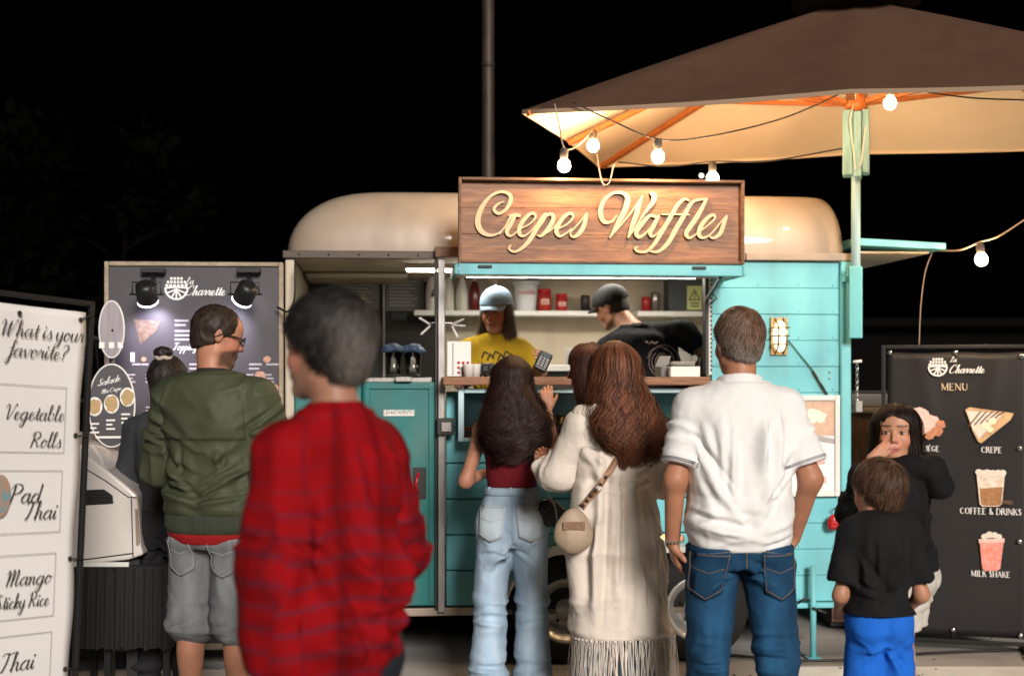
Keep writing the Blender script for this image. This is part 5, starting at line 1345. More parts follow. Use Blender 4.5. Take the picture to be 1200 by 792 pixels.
for i, (px, w_) in enumerate(((668, 1.30), (676, 1.36), (692, 1.28))):
    lathe_thing('cup_stack', ['taller stack of paper cups on the back worktop', 'stack of paper cups behind the taller one on the back worktop', 'low stack of lids at the right on the back worktop'][i], 'cups', px, 1.586, w_, [('cup', [(.026, 0), (.036, .10-.03*i), (.038, .102-.03*i), (.030, .103-.03*i)], M_WHITEP)], 'stacks on the back worktop', 16)
for i, (px, h) in enumerate(((686, .10), (700, .075), (757, .09), (768, .12))):
    lathe_thing('spice_tin', ['dark tin right of the red jars', 'low steel tin beside the dark dish', 'short tin behind the black cap', 'tall tin left of the grey fuse box'][i], 'tin', px, zs+.001, 1.55, [('tin', [(.030, 0), (.031, h), (.026, h+.006)], [M_DARKM, M_STEEL, M_JAR, M_STEEL][i])], None, 16)
# steel arms at the post
t = thing('utensil_rack', 'pale metal rack with splayed arms standing behind the steel post', 'rack', tuple(at(517, zk, .06)), T.yaw)
b = MB(); b.tube([(0, 0, 0), (0, 0, .28)], .008, 8); b.build('stem', M_CHROME, t)
for sx, angs in ((-.055, (2.6, 3.9)), (.055, (.45, -1.1, -.05))):
    for a in angs:
        b = MB(); c = Vector((sx, 0, .275)); b.bar(c, c+Vector((math.cos(a)*.075, -.01, math.sin(a)*.075)), .022, .010); b.build('arm', mat('arm_white', (.6, .58, .55), .35), t, .004)
b = MB(); b.tube([(-.06, 0, .275), (.06, 0, .275)], .014, 8); b.build('cross_bar', M_STEEL, t)
# jars with blue bag inside, behind the lower door
t = thing('glass_blender', 'clear glass jugs under a dark blue cloth on the worktop above the lower door', 'jug', tuple(at(473, dz1+.03, .16)), T.yaw)
for k, x in enumerate((-.055, .05)): MB().lathe([(.038, 0), (.040, .02), (.046, .13), (.043, .13), (.036, .006)], (x, .0, .0), 20).build('jug', M_GLASS, t)
Fb = Field((-.13, -.06, .10), (.13, .06, .2), .007)
for k in range(7): Fb.add(ell((-.09+.03*k, .01*(k % 2), .145+.012*math.sin(k*1.7)), (.03, .035, .018)), .012)
Vb, Qb = Fb.mesh(); Nb = normals(Vb, Qb); Vb = Vb+Nb*((wrinkle(Vb, (30, 30, 30), 5)-.5)*.016)[:, None]; np_mesh('cloth', Vb, Qb, mat('dark_blue_cloth', (.02, .04, .08), .6), t)
box('work_shelf', M_STEEL, tr, U(345)+.01, U(511)-.02, .035, .32, dz1+.0, dz1+.024, .003)
# cans
M_CAN1 = mat('yellow_can', (.72, .38, .05), .25, .3)
for i, px in enumerate((646, 657, 668, 679)):
    t = lathe_thing('drink_can', ['yellow drink can leftmost of the row in the glass case', 'second yellow can from the left in the glass case', 'third yellow can in the glass case', 'rightmost yellow can in the glass case'][i], 'can', px, dzb+.0145, -.075, [('can_body', [(.024, 0), (.030, .006), (.031, .012), (.031, .105), (.026, .117)], M_CAN1), ('can_top', [(.026, .1175), (.025, .118), (.022, .116)], M_CHROME)], 'cans in the display case')
    b = MB(); b.box(-.014, .014, -.0335, -.030, .03, .075); b.build('print', M_DARKM, t)
t = thing('snack_box', 'small orange snack pack at the left end of the glass case', 'box', tuple(at(546, dzb+.0145, -.08)), T.yaw); box('pack', mat('orange_pack', (.7, .22, .06), .5), t, -.03, .03, -.02, .02, 0, .06, .004); box('print', M_WHITEP, t, -.02, .02, -.0215, -.0205, .02, .04)

# ------------------------------------------------------------------ left menu board
LP = Plane(P(123, 0, 7.25).x, 7.25, math.radians(4))
mb_ = thing('menu_board', 'tall dark printed menu board in a cream wooden frame with two spotlights', 'menu board', (LP.ox, LP.oy, 0), LP.yaw)
lu = LP.u; lz = LP.z; x1 = lu(332); ztop = lz(200, 307)
M_FR = wood('cream_frame_wood', (.26, .20, .14), (.38, .31, .22), 6, (3, 3, 6))
b = MB(); b.box(0, .022, -.02, .03, .12, ztop).box(x1-.022, x1, -.02, .03, .12, ztop).box(.023, x1-.023, -.02, .03, ztop-.022, ztop).box(.023, x1-.023, -.02, .03, .12, .15); b.build('frame', M_FR, mb_, .004)
M_PAN = mat('glossy_charcoal_print', (.065, .058, .068), .42, noise=.2, nscale=3, bump=.12, bscale=4)
box('printed_panel', M_PAN, mb_, .023, x1-.023, -.005, .012, .151, ztop-.023)
for xx in (.05, x1-.09):
    box('board_leg', M_DARKM, mb_, xx, xx+.04, .031, .07, 0, ztop-.1)
pp = -.0062
b = MB(); lx_, lz_ = lu(207), lz(207, 337); waffle_logo(b, lx_, lz_-.004, .060, pp)
script_text(b, 'La', lu(217), lz(217, 333), .017, .28, .12, .35, pp); script_text(b, 'Charrette', lu(217), lz(217, 346), .024, .28, .11, .35, pp, 1.0)
b.build('logo', M_WINK, mb_)
b = MB(); k = 0
for (px, py, wd, rws) in ((205, 377, 16, 2), (205, 389, 20, 3), (155, 428, 10, 1), (166, 428, 8, 1), (184, 428, 15, 2), (222, 428, 13, 2), (292, 428, 15, 2), (312, 428, 16, 1), (205, 470, 20, 2), (160, 500, 12, 2), (310, 470, 12, 2)):
    for r_ in range(rws):
        z_ = lz(px, py+r_*5); b.box(lu(px), lu(px+wd-(r_*3 % 5)), pp-.0008, pp, z_, z_+.010); k += 1
o = b.build('fine_print', mat('lilac_ink', (.42, .38, .42), .6), mb_); o['kind'] = 'stuff'
b = MB(); script_text(b, 'Topping', lu(203), lz(203, 410), .018, .26, .1, .3, pp); b.build('lettering', M_WINK, mb_)
b = MB(); b.box(lu(227), lu(239), pp-.001, pp, lz(230, 409), lz(230, 403)); b.build('tag_box', M_WINK, mb_)
M_CR = mat('printed_crepe', (.17, .13, .10), .6, noise=.4, nscale=40, col2=(.10, .05, .03))
b = MB(); poly(b, [(lu(157), lz(157, 374)), (lu(189), lz(189, 376)), (lu(183), lz(183, 388)), (lu(165), lz(165, 404))], pp-.0008); b.build('crepe_picture', M_CR, mb_)
for px, py, r_ in ((169, 421, .014), (244, 417, .018), (313, 421, .020), (305, 440, .028), (320, 455, .030), (300, 462, .022)):
    b = MB(); blob(b, lu(px), lz(px, py), r_, r_*.85, pp-.0009-.0001*k, 14, 0, .12, seed=px); k += 1
    b.build('food_picture', mat('printed_food', (.62, .34, .24), .6, noise=.4, nscale=60), mb_)
b = MB(); b.box(lu(153), lu(158), pp-.001, pp, lz(155, 424), lz(155, 413)); b.build('bottle_picture', M_WINK, mb_)
b = MB(); blob(b, lu(158), lz(158, 562), .062, .085, pp-.0008, 20, 0, .22, seed=5); blob(b, lu(162), lz(162, 575), .04, .05, pp-.0012, 14, 0, .2, seed=6); b.build('waffle_picture', mat('printed_waffle', (.70, .26, .08), .6, noise=.5, nscale=50, col2=(.55, .40, .28)), mb_)
# small red-hot item text on right bottom (hidden by people)
b = MB(); gq = np.random.default_rng(4)
for cx_ in (150, 176, 203, 231, 262, 292, 316):
    for cy_ in (440, 478, 515, 552, 590):
        for r_ in range(3): z_ = lz(cx_, cy_+r_*4.2); b.box(lu(cx_-5), lu(cx_-5+gq.uniform(7, 14)), pp-.0008, pp, z_, z_+.008)
o = b.build('menu_lines', MATS['lilac_ink'], mb_); o['kind'] = 'stuff'
for cx_, cy_ in ((150, 462), (176, 500), (262, 500), (292, 535), (231, 462), (203, 535)):
    b = MB(); blob(b, lu(cx_), lz(cx_, cy_), .030, .022, pp-.0011, 12, 0, .25, seed=cx_); b.build('food_picture', MATS['printed_food'], mb_)
# spotlights clipped to the frame
def spot(px, py, label, aim, en, faceon):
    c = LP.world(lu(px, -.22), -.22, lz(px, py, -.22)); t = thing('spotlight', label, 'spotlight', tuple(c), LP.yaw, 'spotlights clipped on the menu board')
    top = Vector((0, .19, lz(px, 318)-c.z))
    b = MB(); b.box(-.06, .06, .15, .215, top.z-.012, top.z+.012).bar((0, .18, top.z-.012), (.0, .10, .045), .012, .012); b.build('clip', M_BLACK, t, .004)
    b = MB(); b.tube([(.0, .17, top.z-.02), (.025, .12, .07), (.03, .08, .05), (.01, .05, .03)], .004, 6); b.build('wire', M_BLACKC, t)
    R_ = Vector(aim).to_track_quat('-Z', 'Y').to_matrix()
    b = MB(); b.lathe([(.028, .07), (.050, .055), (.052, .0), (.052, -.035)], n=22, M=R_); b.build('lamp_can', M_BLACK, t)
    b = MB(); b.lathe([(.050, -.036), (.052, -.045), (.040, -.046), (.0, -.046)], n=22, M=R_, closed=False); b.build('lens', mat('spot_lens', (1, 1, 1), emit=(.92, .88, 1.0), estr=6), t)
    b = MB(); b.tube([(-.085, 0, -.0), (.085, 0, .0)], .005, 6).tube([(-.07, 0, 0), (-.07, .0, .06), (.07, .0, .06), (.07, 0, 0)], .004, 6); b.build('yoke', M_BLACK, t)
    ld = bpy.data.lights.new('spot_lamp', 'SPOT'); ld.energy = en; ld.spot_size = math.radians(95); ld.spot_blend = .8; ld.shadow_soft_size = .03; ld.color = (.86, .80, 1.0)
    lo_ = bpy.data.objects.new('spot_lamp', ld); COL.objects.link(lo_); lo_.parent = t
    lo_.location = Vector(aim).normalized()*.055; lo_.rotation_euler = Vector(aim).to_track_quat('-Z', 'Y').to_euler()
spot(172, 345, 'black round spotlight with visible lens, left one on the menu board', (0, .75, -.85), 11, True)
spot(287, 345, 'black spotlight folded flat, right one on the menu board', (-.5, .7, -.8), 9, False)
cable('black cord looping from the menu board into the trailer', [P(325, 360, 7.25), P(338, 365, 7.2), P(345, 350, 7.3), P(346, 310, 7.35)], M_BLACKC, .006, None)
# oval signs on a pole
oc = P(132, 0, 6.9)
ov = thing('oval_sign_stand', 'thin pole carrying two oval printed signs beside the menu board', 'sign', (oc.x, oc.y, 0), math.radians(8))
s_ = 6.9/1667
ozf = lambda py: EYE+(HY-py)*s_
def oval(px, py, rx, rz, y, m, rim, name):
    b = MB(); n = 40; V = []
    for yy, q in ((y-.006, 1), (y+.006, 1)):
        for k in range(n): a = 2*PI*k/n; V.append(((px-132)*s_+rx*s_*math.cos(a), yy, ozf(py)+rz*s_*math.sin(a)))
    b.add(V, [tuple(range(n)), tuple(range(2*n-1, n-1, -1))]+[(i, i+n, (i+1) % n+n, (i+1) % n) for i in range(n)]); o = b.build(name, m, ov)
    b = MB(); b.tube([((px-132)*s_+rx*s_*1.0*math.cos(a), y-.002, ozf(py)+rz*s_*1.0*math.sin(a)) for a in np.linspace(0, 2*PI, 41)], .0055, 6, caps=False); b.build('rim', rim, o)
    return o
o1 = oval(131, 386, 14, 33, 0, mat('lilac_print', (.36, .32, .35), .35, noise=.3, nscale=14, stretch=(3, 1, .4)), M_WHITE, 'upper_oval')
o2 = oval(132, 475, 26, 48, -.03, M_PAN, M_WHITE, 'lower_oval')
b = MB(); script_text(b, 'Salade', (116-132)*s_, ozf(452), .017, .25, .08, .35, -.0375, rise=.25); script_text(b, 'Ma Crepe', (120-132)*s_, ozf(461), .011, .25, .08, .35, -.0375, rise=.2)
for px, py in ((113, 497), (131, 493), (148, 486)):
    for r_ in range(3): b.box((px-5-132)*s_, (px+5-(r_ % 2)*3-132)*s_, -.0385, -.037, ozf(py+r_*5), ozf(py+r_*5)+.008)
b.box((114-132)*s_, (150-132)*s_, -.0385, -.037, ozf(513), ozf(510.5)); b.build('lettering', M_WINK, o2)
for px, py in ((113, 476), (132, 473), (150, 465)):
    b = MB(); blob(b, (px-132)*s_, ozf(py), .036, .046, -.0375, 18); b.build('disc', M_WINK, o2)
    b = MB(); blob(b, (px-132)*s_, ozf(py), .030, .039, -.0385, 14, 0, .15, seed=px); b.build('food_picture', mat('printed_salad', (.55, .28, .15), .6, noise=.5, nscale=70, col2=(.30, .30, .12)), o2)
b = MB(); b.ball((.0, -.008, ozf(387)), .006, 8); b.build('screw', M_DARKM, o1)
b = MB()
for px in (120, 131, 141): b.box((px-3-132)*s_, (px+3-132)*s_, -.0085, -.0065, ozf(408), ozf(401))
o = b.build('fine_print', M_WINK, o1); o['kind'] = 'stuff'
b = MB(); b.tube([(-.004, .03, .02), (-.004, .03, ozf(360))], .012, 10).box(-.15, .15, -.12, .16, 0.001, .019); b.build('pole', M_STEEL, ov)

# ------------------------------------------------------------------ white banner, far left, close
BY = math.radians(57); bx, by = P(106, 0, 5.3).x, 5.3; BWd = 1.0
BP = Plane(bx-BWd*math.cos(BY), by-BWd*math.sin(BY), BY)
roll = math.radians(-3.2)
bn = thing('banner_stand', 'white printed banner laced in a black frame, cut off by the left edge', 'banner', (BP.ox, BP.oy, 0), BY)
pv = Matrix.Translation((BWd, 0, 1.52)) @ Matrix.Rotation(-roll, 4, 'Y') @ Matrix.Translation((-BWd, 0, -1.52))
bn.rotation_euler = (0, 0, BY)
bn.matrix_world = Matrix.Translation((BP.ox, BP.oy, 0)) @ Matrix.Rotation(BY, 4, 'Z') @ pv
ztb = BP.z(106, 353)
def bq(px, py):   # banner pixel -> banner local (roll taken out)
    v = pv.inverted() @ Vector((BP.u(px), 0, BP.z(px, py))); return v.x, v.z
b = MB(); b.box(BWd-.020, BWd, -.010, .010, .03, ztb).box(0, .020, -.010, .010, .03, ztb).box(.021, BWd-.021, -.010, .010, ztb-.020, ztb).box(.021, BWd-.021, -.010, .010, .03, .05); b.build('frame', M_BLACK, bn, .004)
M_BAN = mat('white_vinyl', (.78, .76, .75), .38, noise=.06, nscale=2, bump=.25, bscale=2.2)
nV, nU = 60, 26; V = []; Fq = []
x0_, x1_ = .035, BWd-.040
for j in range(nV+1):
    for i in range(nU+1):
        u_ = x0_+(x1_-x0_)*i/nU; v_ = .09+(ztb-.045-.09)*j/nV
        e = abs(i/nU-.5)*2
        sc = .006*math.sin(j/nV*PI*7)*max(0, e-.8)*5; V.append((u_+(sc if i > nU/2 else -sc), -.004+.006*math.sin(v_*7+u_*3)*(1-e)+.004*math.sin(u_*19)*(j/nV > .93), v_))
for j in range(nV):
    for i in range(nU): a = j*(nU+1)+i; Fq.append((a, a+1, a+nU+2, a+nU+1))
b = MB(); b.add(V, Fq, 0, True); sheet = b.build('vinyl_sheet', M_BAN, bn); sheet.modifiers.new('s', 'SOLIDIFY').thickness = .002
yb = -.016
def bt(text, px, py, xh, align='l', shear=.22, rise=0.0, sx=1.0, wm=.205):
    x, z = bq(px, py); b = MB(); script_text(b, text, x, z, xh, wm, .075, shear, yb, sx, align, sub=5); b.build('lettering', M_INK, bn)
bt('What is your', 94, 401, 0.0280, 'r', sx=1.18)
bt('favorite?', 74, 422, 0.0280, 'r', sx=1.24)
bt('Vegetable', 71, 493, 0.0266, 'r', sx=1.16)
bt('Rolls', 67, 524, 0.0266, 'r', sx=1.16)
bt('Pad', 44, 588, 0.0322, 'r', sx=1.16)
bt('Thai', 62, 607, 0.0308, 'r', sx=1.18)
bt('Mango', 56, 682, 0.0280, 'r', sx=1.16)
bt('Sticky Rice', 53, 708, 0.0252, 'r', sx=0.97)
bt('Thai', 36, 782, 0.0322, 'r', sx=1.18)
bt('Tea', 34, 812, 0.0322, 'r', sx=1.18) if False else None
b = MB()
for (xr, y0, y1) in ((74.5, 454, 530), (69.5, 551, 622), (62, 647, 720), (57, 739, 815)):
    xa, za_ = bq(xr, y0); xb_, zb_ = bq(xr-3, y1)
    for P_ in ([(xa-.5, za_), (xa, za_)], [(xa-.5, zb_), (xa, zb_)], [(xa, zb_), (xa, za_)]):
        p = np.array([P_[0], ((P_[0][0]+P_[1][0])/2, (P_[0][1]+P_[1][1])/2), P_[1]]); ribbon(b, p, np.full(3, .0022), yb)
b.build('ruled_box', mat('grey_line', (.3, .29, .28), .6), bn)
b = MB(); x, z = bq(-2, 581); blob(b, x-.005, z, .045, .075, yb-.0004, 20); b.build('plate_picture', mat('printed_plate', (.50, .22, .08), .6, noise=.5, nscale=30, col2=(.12, .30, .36)), bn)
for i, zz in enumerate((ztb-.075, ztb-.5, ztb-.95, ztb-1.35)):
    b = MB(); b.lathe([(.004, 0), (.009, 0), (.009, .004), (.004, .004)], (x1_-.03, yb+.002, zz), 12, M=Matrix.Rotation(PI/2, 3, 'X')); b.tube([(x1_-.03, yb-.002, zz), (BWd-.014, yb-.001, zz-.004+(.03 if i == 0 else 0))], .003, 6); b.build('grommet', M_DARKM, bn)
b = MB(); b.lathe([(.004, 0), (.009, 0), (.009, .004), (.004, .004)], (x1_-.30, yb+.002, ztb-.075), 12, M=Matrix.Rotation(PI/2, 3, 'X')); b.build('grommet', M_DARKM, bn)

# ------------------------------------------------------------------ black menu banner, right
x_l, x_r = P(1033, 0, 7.98), P(1212, 0, 7.74)
RP = Plane(x_l.x, x_l.y, math.atan2(x_r.y-x_l.y, x_r.x-x_l.x)); RW = (x_r-x_l).length
rb = thing('menu_banner', 'black menu banner with food pictures standing at the right end of the trailer', 'banner', (RP.ox, RP.oy, 0), RP.yaw)
ru, rz = RP.u, RP.z; rt = rz(1120, 404); r0 = .045
b = MB(); b.box(0, .022, -.012, .012, .01, rt).box(RW-.022, RW, -.012, .012, .01, rt).box(.023, RW-.023, -.012, .012, rt-.020, rt).box(.023, RW-.023, -.012, .012, .045, .065); b.build('frame', M_BLACK, rb, .003)
M_RB = mat('black_vinyl', (.020, .018, .018), .50, spec=.35, noise=.35, nscale=2.2, bump=.10, bscale=5)
V = []; Fq = []; nV, nU = 40, 24
for j in range(nV+1):
    for i in range(nU+1):
        fu, fv = i/nU, j/nV; u_ = .032+(RW-.064)*fu; v_ = .085+(rt-.04-.085)*fv
        fold = .012*math.exp(-((fu-.62-.35*(fv-.5))/.05)**2)*max(0, fv-.5)+.010*math.exp(-((fu-.25+.3*(fv-1))/.06)**2)*max(0, fv-.4)
        V.append((u_, .002-fold, v_-.006*math.sin(fu*PI*2)**2*(fv > .97)))
for j in range(nV):
    for i in range(nU): a = j*(nU+1)+i; Fq.append((a, a+1, a+nU+2, a+nU+1))
b = MB(); b.add(V, Fq, 0, True); o = b.build('vinyl_sheet', M_RB, rb); o.modifiers.new('s', 'SOLIDIFY').thickness = .003
ry = -.016
b = MB(); waffle_logo(b, ru(1099), rz(1099, 430), .052, ry)
script_text(b, 'La', ru(1113), rz(1113, 424), .014, .28, .12, .35, ry); script_text(b, 'Charrette', ru(1112), rz(1112, 437), .022, .28, .11, .35, ry)
b.build('logo', M_WINK, rb)
b = MB(); roman_text(b, 'MENU', ru(1119), rz(1119, 457), .036, ry); b.build('lettering', mat('gold_ink', (.62, .48, .32), .5), rb)
for t_, px, py, h in (('GAUFRE LI\u00c9GE', 1076, 528, .028), ('CREPE', 1162, 530, .030), ('COFFEE & DRINKS', 1161, 602, .032), ('MILK SHAKE', 1161, 675, .030), ('GELADOS', 1083, 670, .028)):
    b = MB(); roman_text(b, t_, ru(px), rz(px, py), h, ry, sx=.82); b.build('lettering', M_WINK, rb)
def rpoly(pts, name, m, k=0):
    b = MB(); poly(b, [(ru(x), rz(x, y)) for x, y in pts], ry-.0004*k); return b.build(name, m, rb)
M_C1 = mat('crepe_print', (.66, .42, .22), .6, noise=.35, nscale=30); M_C2 = mat('cream_print', (.74, .66, .56), .6, noise=.15, nscale=60); M_C3 = mat('chocolate_print', (.10, .05, .03), .6)
rpoly([(1131, 480), (1136, 477), (1165, 481), (1188, 484), (1184, 492), (1170, 503), (1150, 519), (1146, 517), (1140, 505), (1135, 490)], 'crepe_picture', M_C1)
rpoly([(1133, 481), (1160, 483), (1174, 486), (1160, 500), (1147, 514), (1139, 500)], 'crepe_top', M_C2, 1)
b = MB(); kq = 0
for i in range(5):
    x = 1138+i*7; ribbon(b, np.array([(ru(x-3), rz(x, 499-i*1.5)), (ru(x+3), rz(x, 492-i*1.3)), (ru(x+11), rz(x, 482))]), np.full(3, .007), ry-.0014-kq*.0001); kq += 1
b.build('chocolate_stripe', M_C3, rb)
b = MB()
for k, (x, y, r) in enumerate(((1155, 498, .022), (1163, 493, .022), (1160, 503, .018))): blob(b, ru(x), rz(x, y), r, r*.85, ry-.002-.0003*k, 14, 0, .05, seed=k)
b.build('banana_slice', mat('banana_print', (.82, .72, .50), .6), rb)
M_PK = mat('pink_print', (.74, .40, .36), .6, noise=.5, nscale=60, col2=(.78, .60, .52)); M_OR = mat('waffle_print', (.62, .26, .14), .6, noise=.4, nscale=40)
b = MB(); k = 0
for x, y, r in ((1078, 486, .045), (1090, 495, .045), (1083, 500, .04), (1070, 495, .04)): blob(b, ru(x), rz(x, y), r, r, ry-.0003*k, 16, 0, .2, seed=k); k += 1
b.build('cream_picture', M_PK, rb)
b = MB()
for x, y, r in ((1078, 506, .03), (1090, 510, .025), (1098, 505, .03), (1102, 497, .028)): blob(b, ru(x), rz(x, y), r, r*.9, ry-.002-.0003*k, 14, 0, .2, seed=k); k += 1
b.build('waffle_picture', M_OR, rb)
M_CUP = mat('latte_print', (.62, .46, .34), .6, noise=.35, nscale=40, col2=(.80, .72, .62)); M_SH = mat('shake_print', (.72, .20, .14), .6, noise=.3, nscale=40, col2=(.80, .36, .30))
rpoly([(1144, 552), (1178, 552), (1174, 590), (1170, 593), (1151, 593), (1148, 590)], 'coffee_picture', M_CUP)
rpoly([(1148, 572), (1175, 570), (1173, 590), (1170, 592), (1152, 592), (1149, 589)], 'coffee_layer', mat('coffee_print', (.42, .20, .08), .6, noise=.4, nscale=50), 1)
b = MB()
for i in range(6): blob(b, ru(1147+i*5.6), rz(1160, 553+(i % 2)), .018, .018, ry-.0009-.0002*i, 12, 0, .2, seed=i)
b.build('foam_picture', M_C2, rb)
rpoly([(1148, 635), (1176, 635), (1172, 666), (1168, 668), (1154, 668), (1151, 665)], 'shake_picture', M_SH)
rpoly([(1147, 631), (1177, 630), (1177, 635), (1147, 635.5)], 'cup_rim', M_PK, 1)
b = MB()
for i in range(4): blob(b, ru(1154+i*5.5), rz(1160, 628-(2 if i in (1, 2) else 0)), .018, .017, ry-.0012-.0002*i, 12, 0, .15, seed=i+4)
b.build('whipped_cream', M_C2, rb)
rpoly([(1091, 548), (1098, 551), (1110, 560), (1113, 566), (1108, 571), (1096, 572)], 'taco_picture', M_C1)
b = MB(); blob(b, ru(1180), rz(1180, 588), .035, .012, ry, 12, 0, .2, seed=3); b.build('beans_picture', M_C3, rb)
for px, py in ((1043, 413), (1120, 413), (1197, 417), (1195, 525), (1195, 634), (1117, 737), (1196, 744), (1043, 560)):
    b = MB(); My = Matrix.Rotation(PI/2, 3, 'X'); b.lathe([(.005, 0), (.012, 0), (.012, .005), (.005, .005)], (ru(px), ry+.001, rz(px, py)), 14, M=My); b.build('grommet', M_CHROME, rb)
for px in (1117, 1196): MB().tube([(ru(px), ry-.002, rz(px, 738)), (ru(px), ry+.0, rz(px, 748))], .003, 6).build('tie', M_BLACKC, rb)
b = MB(); b.box(.02, .06, -.18, .22, .0, .012).box(RW-.06, RW-.02, -.18, .22, .0, .012); b.build('foot', M_BLACK, rb, .002)

# ------------------------------------------------------------------ cabinet behind the rear end
cc = P(1022, 0, 8.5); cb = thing('wooden_cabinet', 'brown wooden cabinet with a pale worktop between the trailer end and the black banner', 'cabinet', (cc.x, cc.y, 0), 0)
s_ = 8.5/1667
for i in range(4): box('door_board', wood('cabinet_wood', (.09, .038, .02), (.18, .085, .045), 4, (10, 10, 1.5)), cb, -.24+i*.121, -.24+i*.121+.117, 0, .022, .05, EYE+(440-484)*s_, .003)
box('carcass', M_DARK, cb, -.24, .25, .024, .5, .02, EYE+(440-484)*s_)
box('worktop', mat('cabinet_top', (.42, .32, .24), .4), cb, -.26, .28, -.03, .5, EYE+(440-484)*s_+.002, EYE+(440-478)*s_, .004)
t = thing('storage_box', 'grey plastic tub on the wooden cabinet top behind the chain', 'box', (cc.x+.02, cc.y+.2, EYE+(440-478)*s_+.002)); box('tub', M_GREY, t, -.12, .14, -.1, .12, 0, .085, .01); box('lid', M_DARK, t, -.13, .15, -.11, .13, .086, .10, .004)
# ------------------------------------------------------------------ white cart and black skirt at left
wc = P(100, 0, 6.45); s_ = 6.45/1667
cart = thing('white_cart', 'white rounded cart body with a black vent beside the banner', 'cart', (wc.x, wc.y, 0), 0)
q = lambda px, py: ((px-100)*s_, EYE+(HY-py)*s_)
ol = [q(*p) for p in ((40, 512), (80, 522), (104, 535), (128, 553), (150, 571), (160, 580), (161, 592), (165, 640), (168, 650), (150, 656), (40, 668))]
b = MB(); b.prism(ol, 0, .75); b.build('body_shell', mat('cart_white', (.66, .61, .57), .28, coat=.5, noise=.06, nscale=3), cart, .012, 3)
b = MB(); b.prism([q(*p) for p in ((100, 574), (122, 573), (132, 580), (133, 590), (100, 592))], -.004, .01); b.build('vent', M_BLACK, cart, .003)
b = MB()
for k in range(4): b.box(q(102, 0)[0], q(128, 0)[0], -.008, -.0045, q(0, 590-k*4)[1], q(0, 588.6-k*4)[1])
b.build('vent_slat', M_DARKM, cart)
b = MB(); ribbon(b, np.array([q(100, 549), q(125, 564), q(150, 582), q(160, 583)]), np.full(4, .005), -.0015); ribbon(b, np.array([q(154, 584), q(155, 620), q(156, 652)]), np.full(3, .005), -.0015); ribbon(b, np.array([q(60, 660), q(110, 654), q(156, 648)]), np.full(3, .006), -.0015); b.build('seam', M_DARKM, cart)
b = MB(); b.prism([q(*p) for p in ((158.5, 595), (161, 597), (164, 636), (162, 640), (159.5, 637))], -.006, .006); b.build('side_lamp', mat('lamp_amber', (.30, .22, .16), .2), cart, .002)
b = MB(); b.box(q(40, 0)[0], q(160, 0)[0], .05, .7, q(0, 668)[1], q(0, 657)[1]); b.build('underside', M_DARKM, cart)
b = MB(); b.box(q(60, 0)[0], q(152, 0)[0], -.02, -.002, q(0, 664)[1], q(0, 658)[1]); b.build('bumper_strip', M_WHITE, cart, .003)
for dx in (-.3, .16):
    MB().box(dx, dx+.05, .1, .15, 0.001, q(0, 668)[1]).build('cart_leg', M_DARKM, cart)
t = thing('draped_table', 'low table covered to near the ground by a black cloth under the white cart', 'table', (wc.x, wc.y-.02, 0)); 
x0, x1 = q(60, 0)[0], q(204, 0)[0]
Vc = []; n = 90
for z_, am in ((q(0, 664)[1], .0), (q(0, 700)[1], .012), (q(0, 757)[1], .022)):
    for i in range(n+1): u_ = x0+(x1-x0)*i/n; Vc.append((u_, -.02-am*(1+math.sin(i*.9+.4*math.sin(i*.33))), z_+.004*math.sin(i*.5)))
b = MB(); b.add(Vc, [(r_*(n+1)+i, r_*(n+1)+i+1, (r_+1)*(n+1)+i+1, (r_+1)*(n+1)+i)[::-1] for r_ in range(2) for i in range(n)], 0, True)
b.box(x0, x1, -.018, .04, q(0, 757)[1], q(0, 664)[1]).box(x0, x1, -.02, .55, q(0, 664)[1]-.02, q(0, 663)[1]); b.build('table_cloth', mat('black_cloth', (.012, .011, .012), .9, bump=.3, bscale=60), t)
for xx in (q(122, 0)[0], x1-.05, x0+.05):
    for yy in (.02, .45): MB().box(xx, xx+.028, yy, yy+.028, 0.019 if False else 0.0, q(0, 670)[1]-.03).build('leg', M_BLACK, t)
# ------------------------------------------------------------------ cloth materials
def cloth(name, col, rough=.85, noise=.12, bump=.25, bscale=260, sheen=.0, attr=None, ns=14):
    return mat(name, col, rough, spec=.18, noise=noise, nscale=ns, bump=bump, bscale=bscale, sheen=sheen, attr=attr)
def denim(name, c1, c2):
    m = mat(name, c1, .85, spec=.2, noise=.3, nscale=9, bump=.3, bscale=300, col2=c2, stretch=(1.6, 1.6, .6), attr='Col'); return m
M_THREAD = mat('jean_thread', (.30, .20, .10), .8); M_THREADL = mat('pale_thread', (.5, .52, .55), .8)
def person_at(px, d, zbase=0.0):
    return ((px-600)/FPX*d, d, zbase)
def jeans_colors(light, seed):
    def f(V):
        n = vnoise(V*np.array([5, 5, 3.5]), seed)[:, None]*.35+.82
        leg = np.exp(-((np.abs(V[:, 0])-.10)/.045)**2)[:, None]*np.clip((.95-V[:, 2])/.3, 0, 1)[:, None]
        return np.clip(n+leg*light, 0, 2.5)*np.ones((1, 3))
    return f
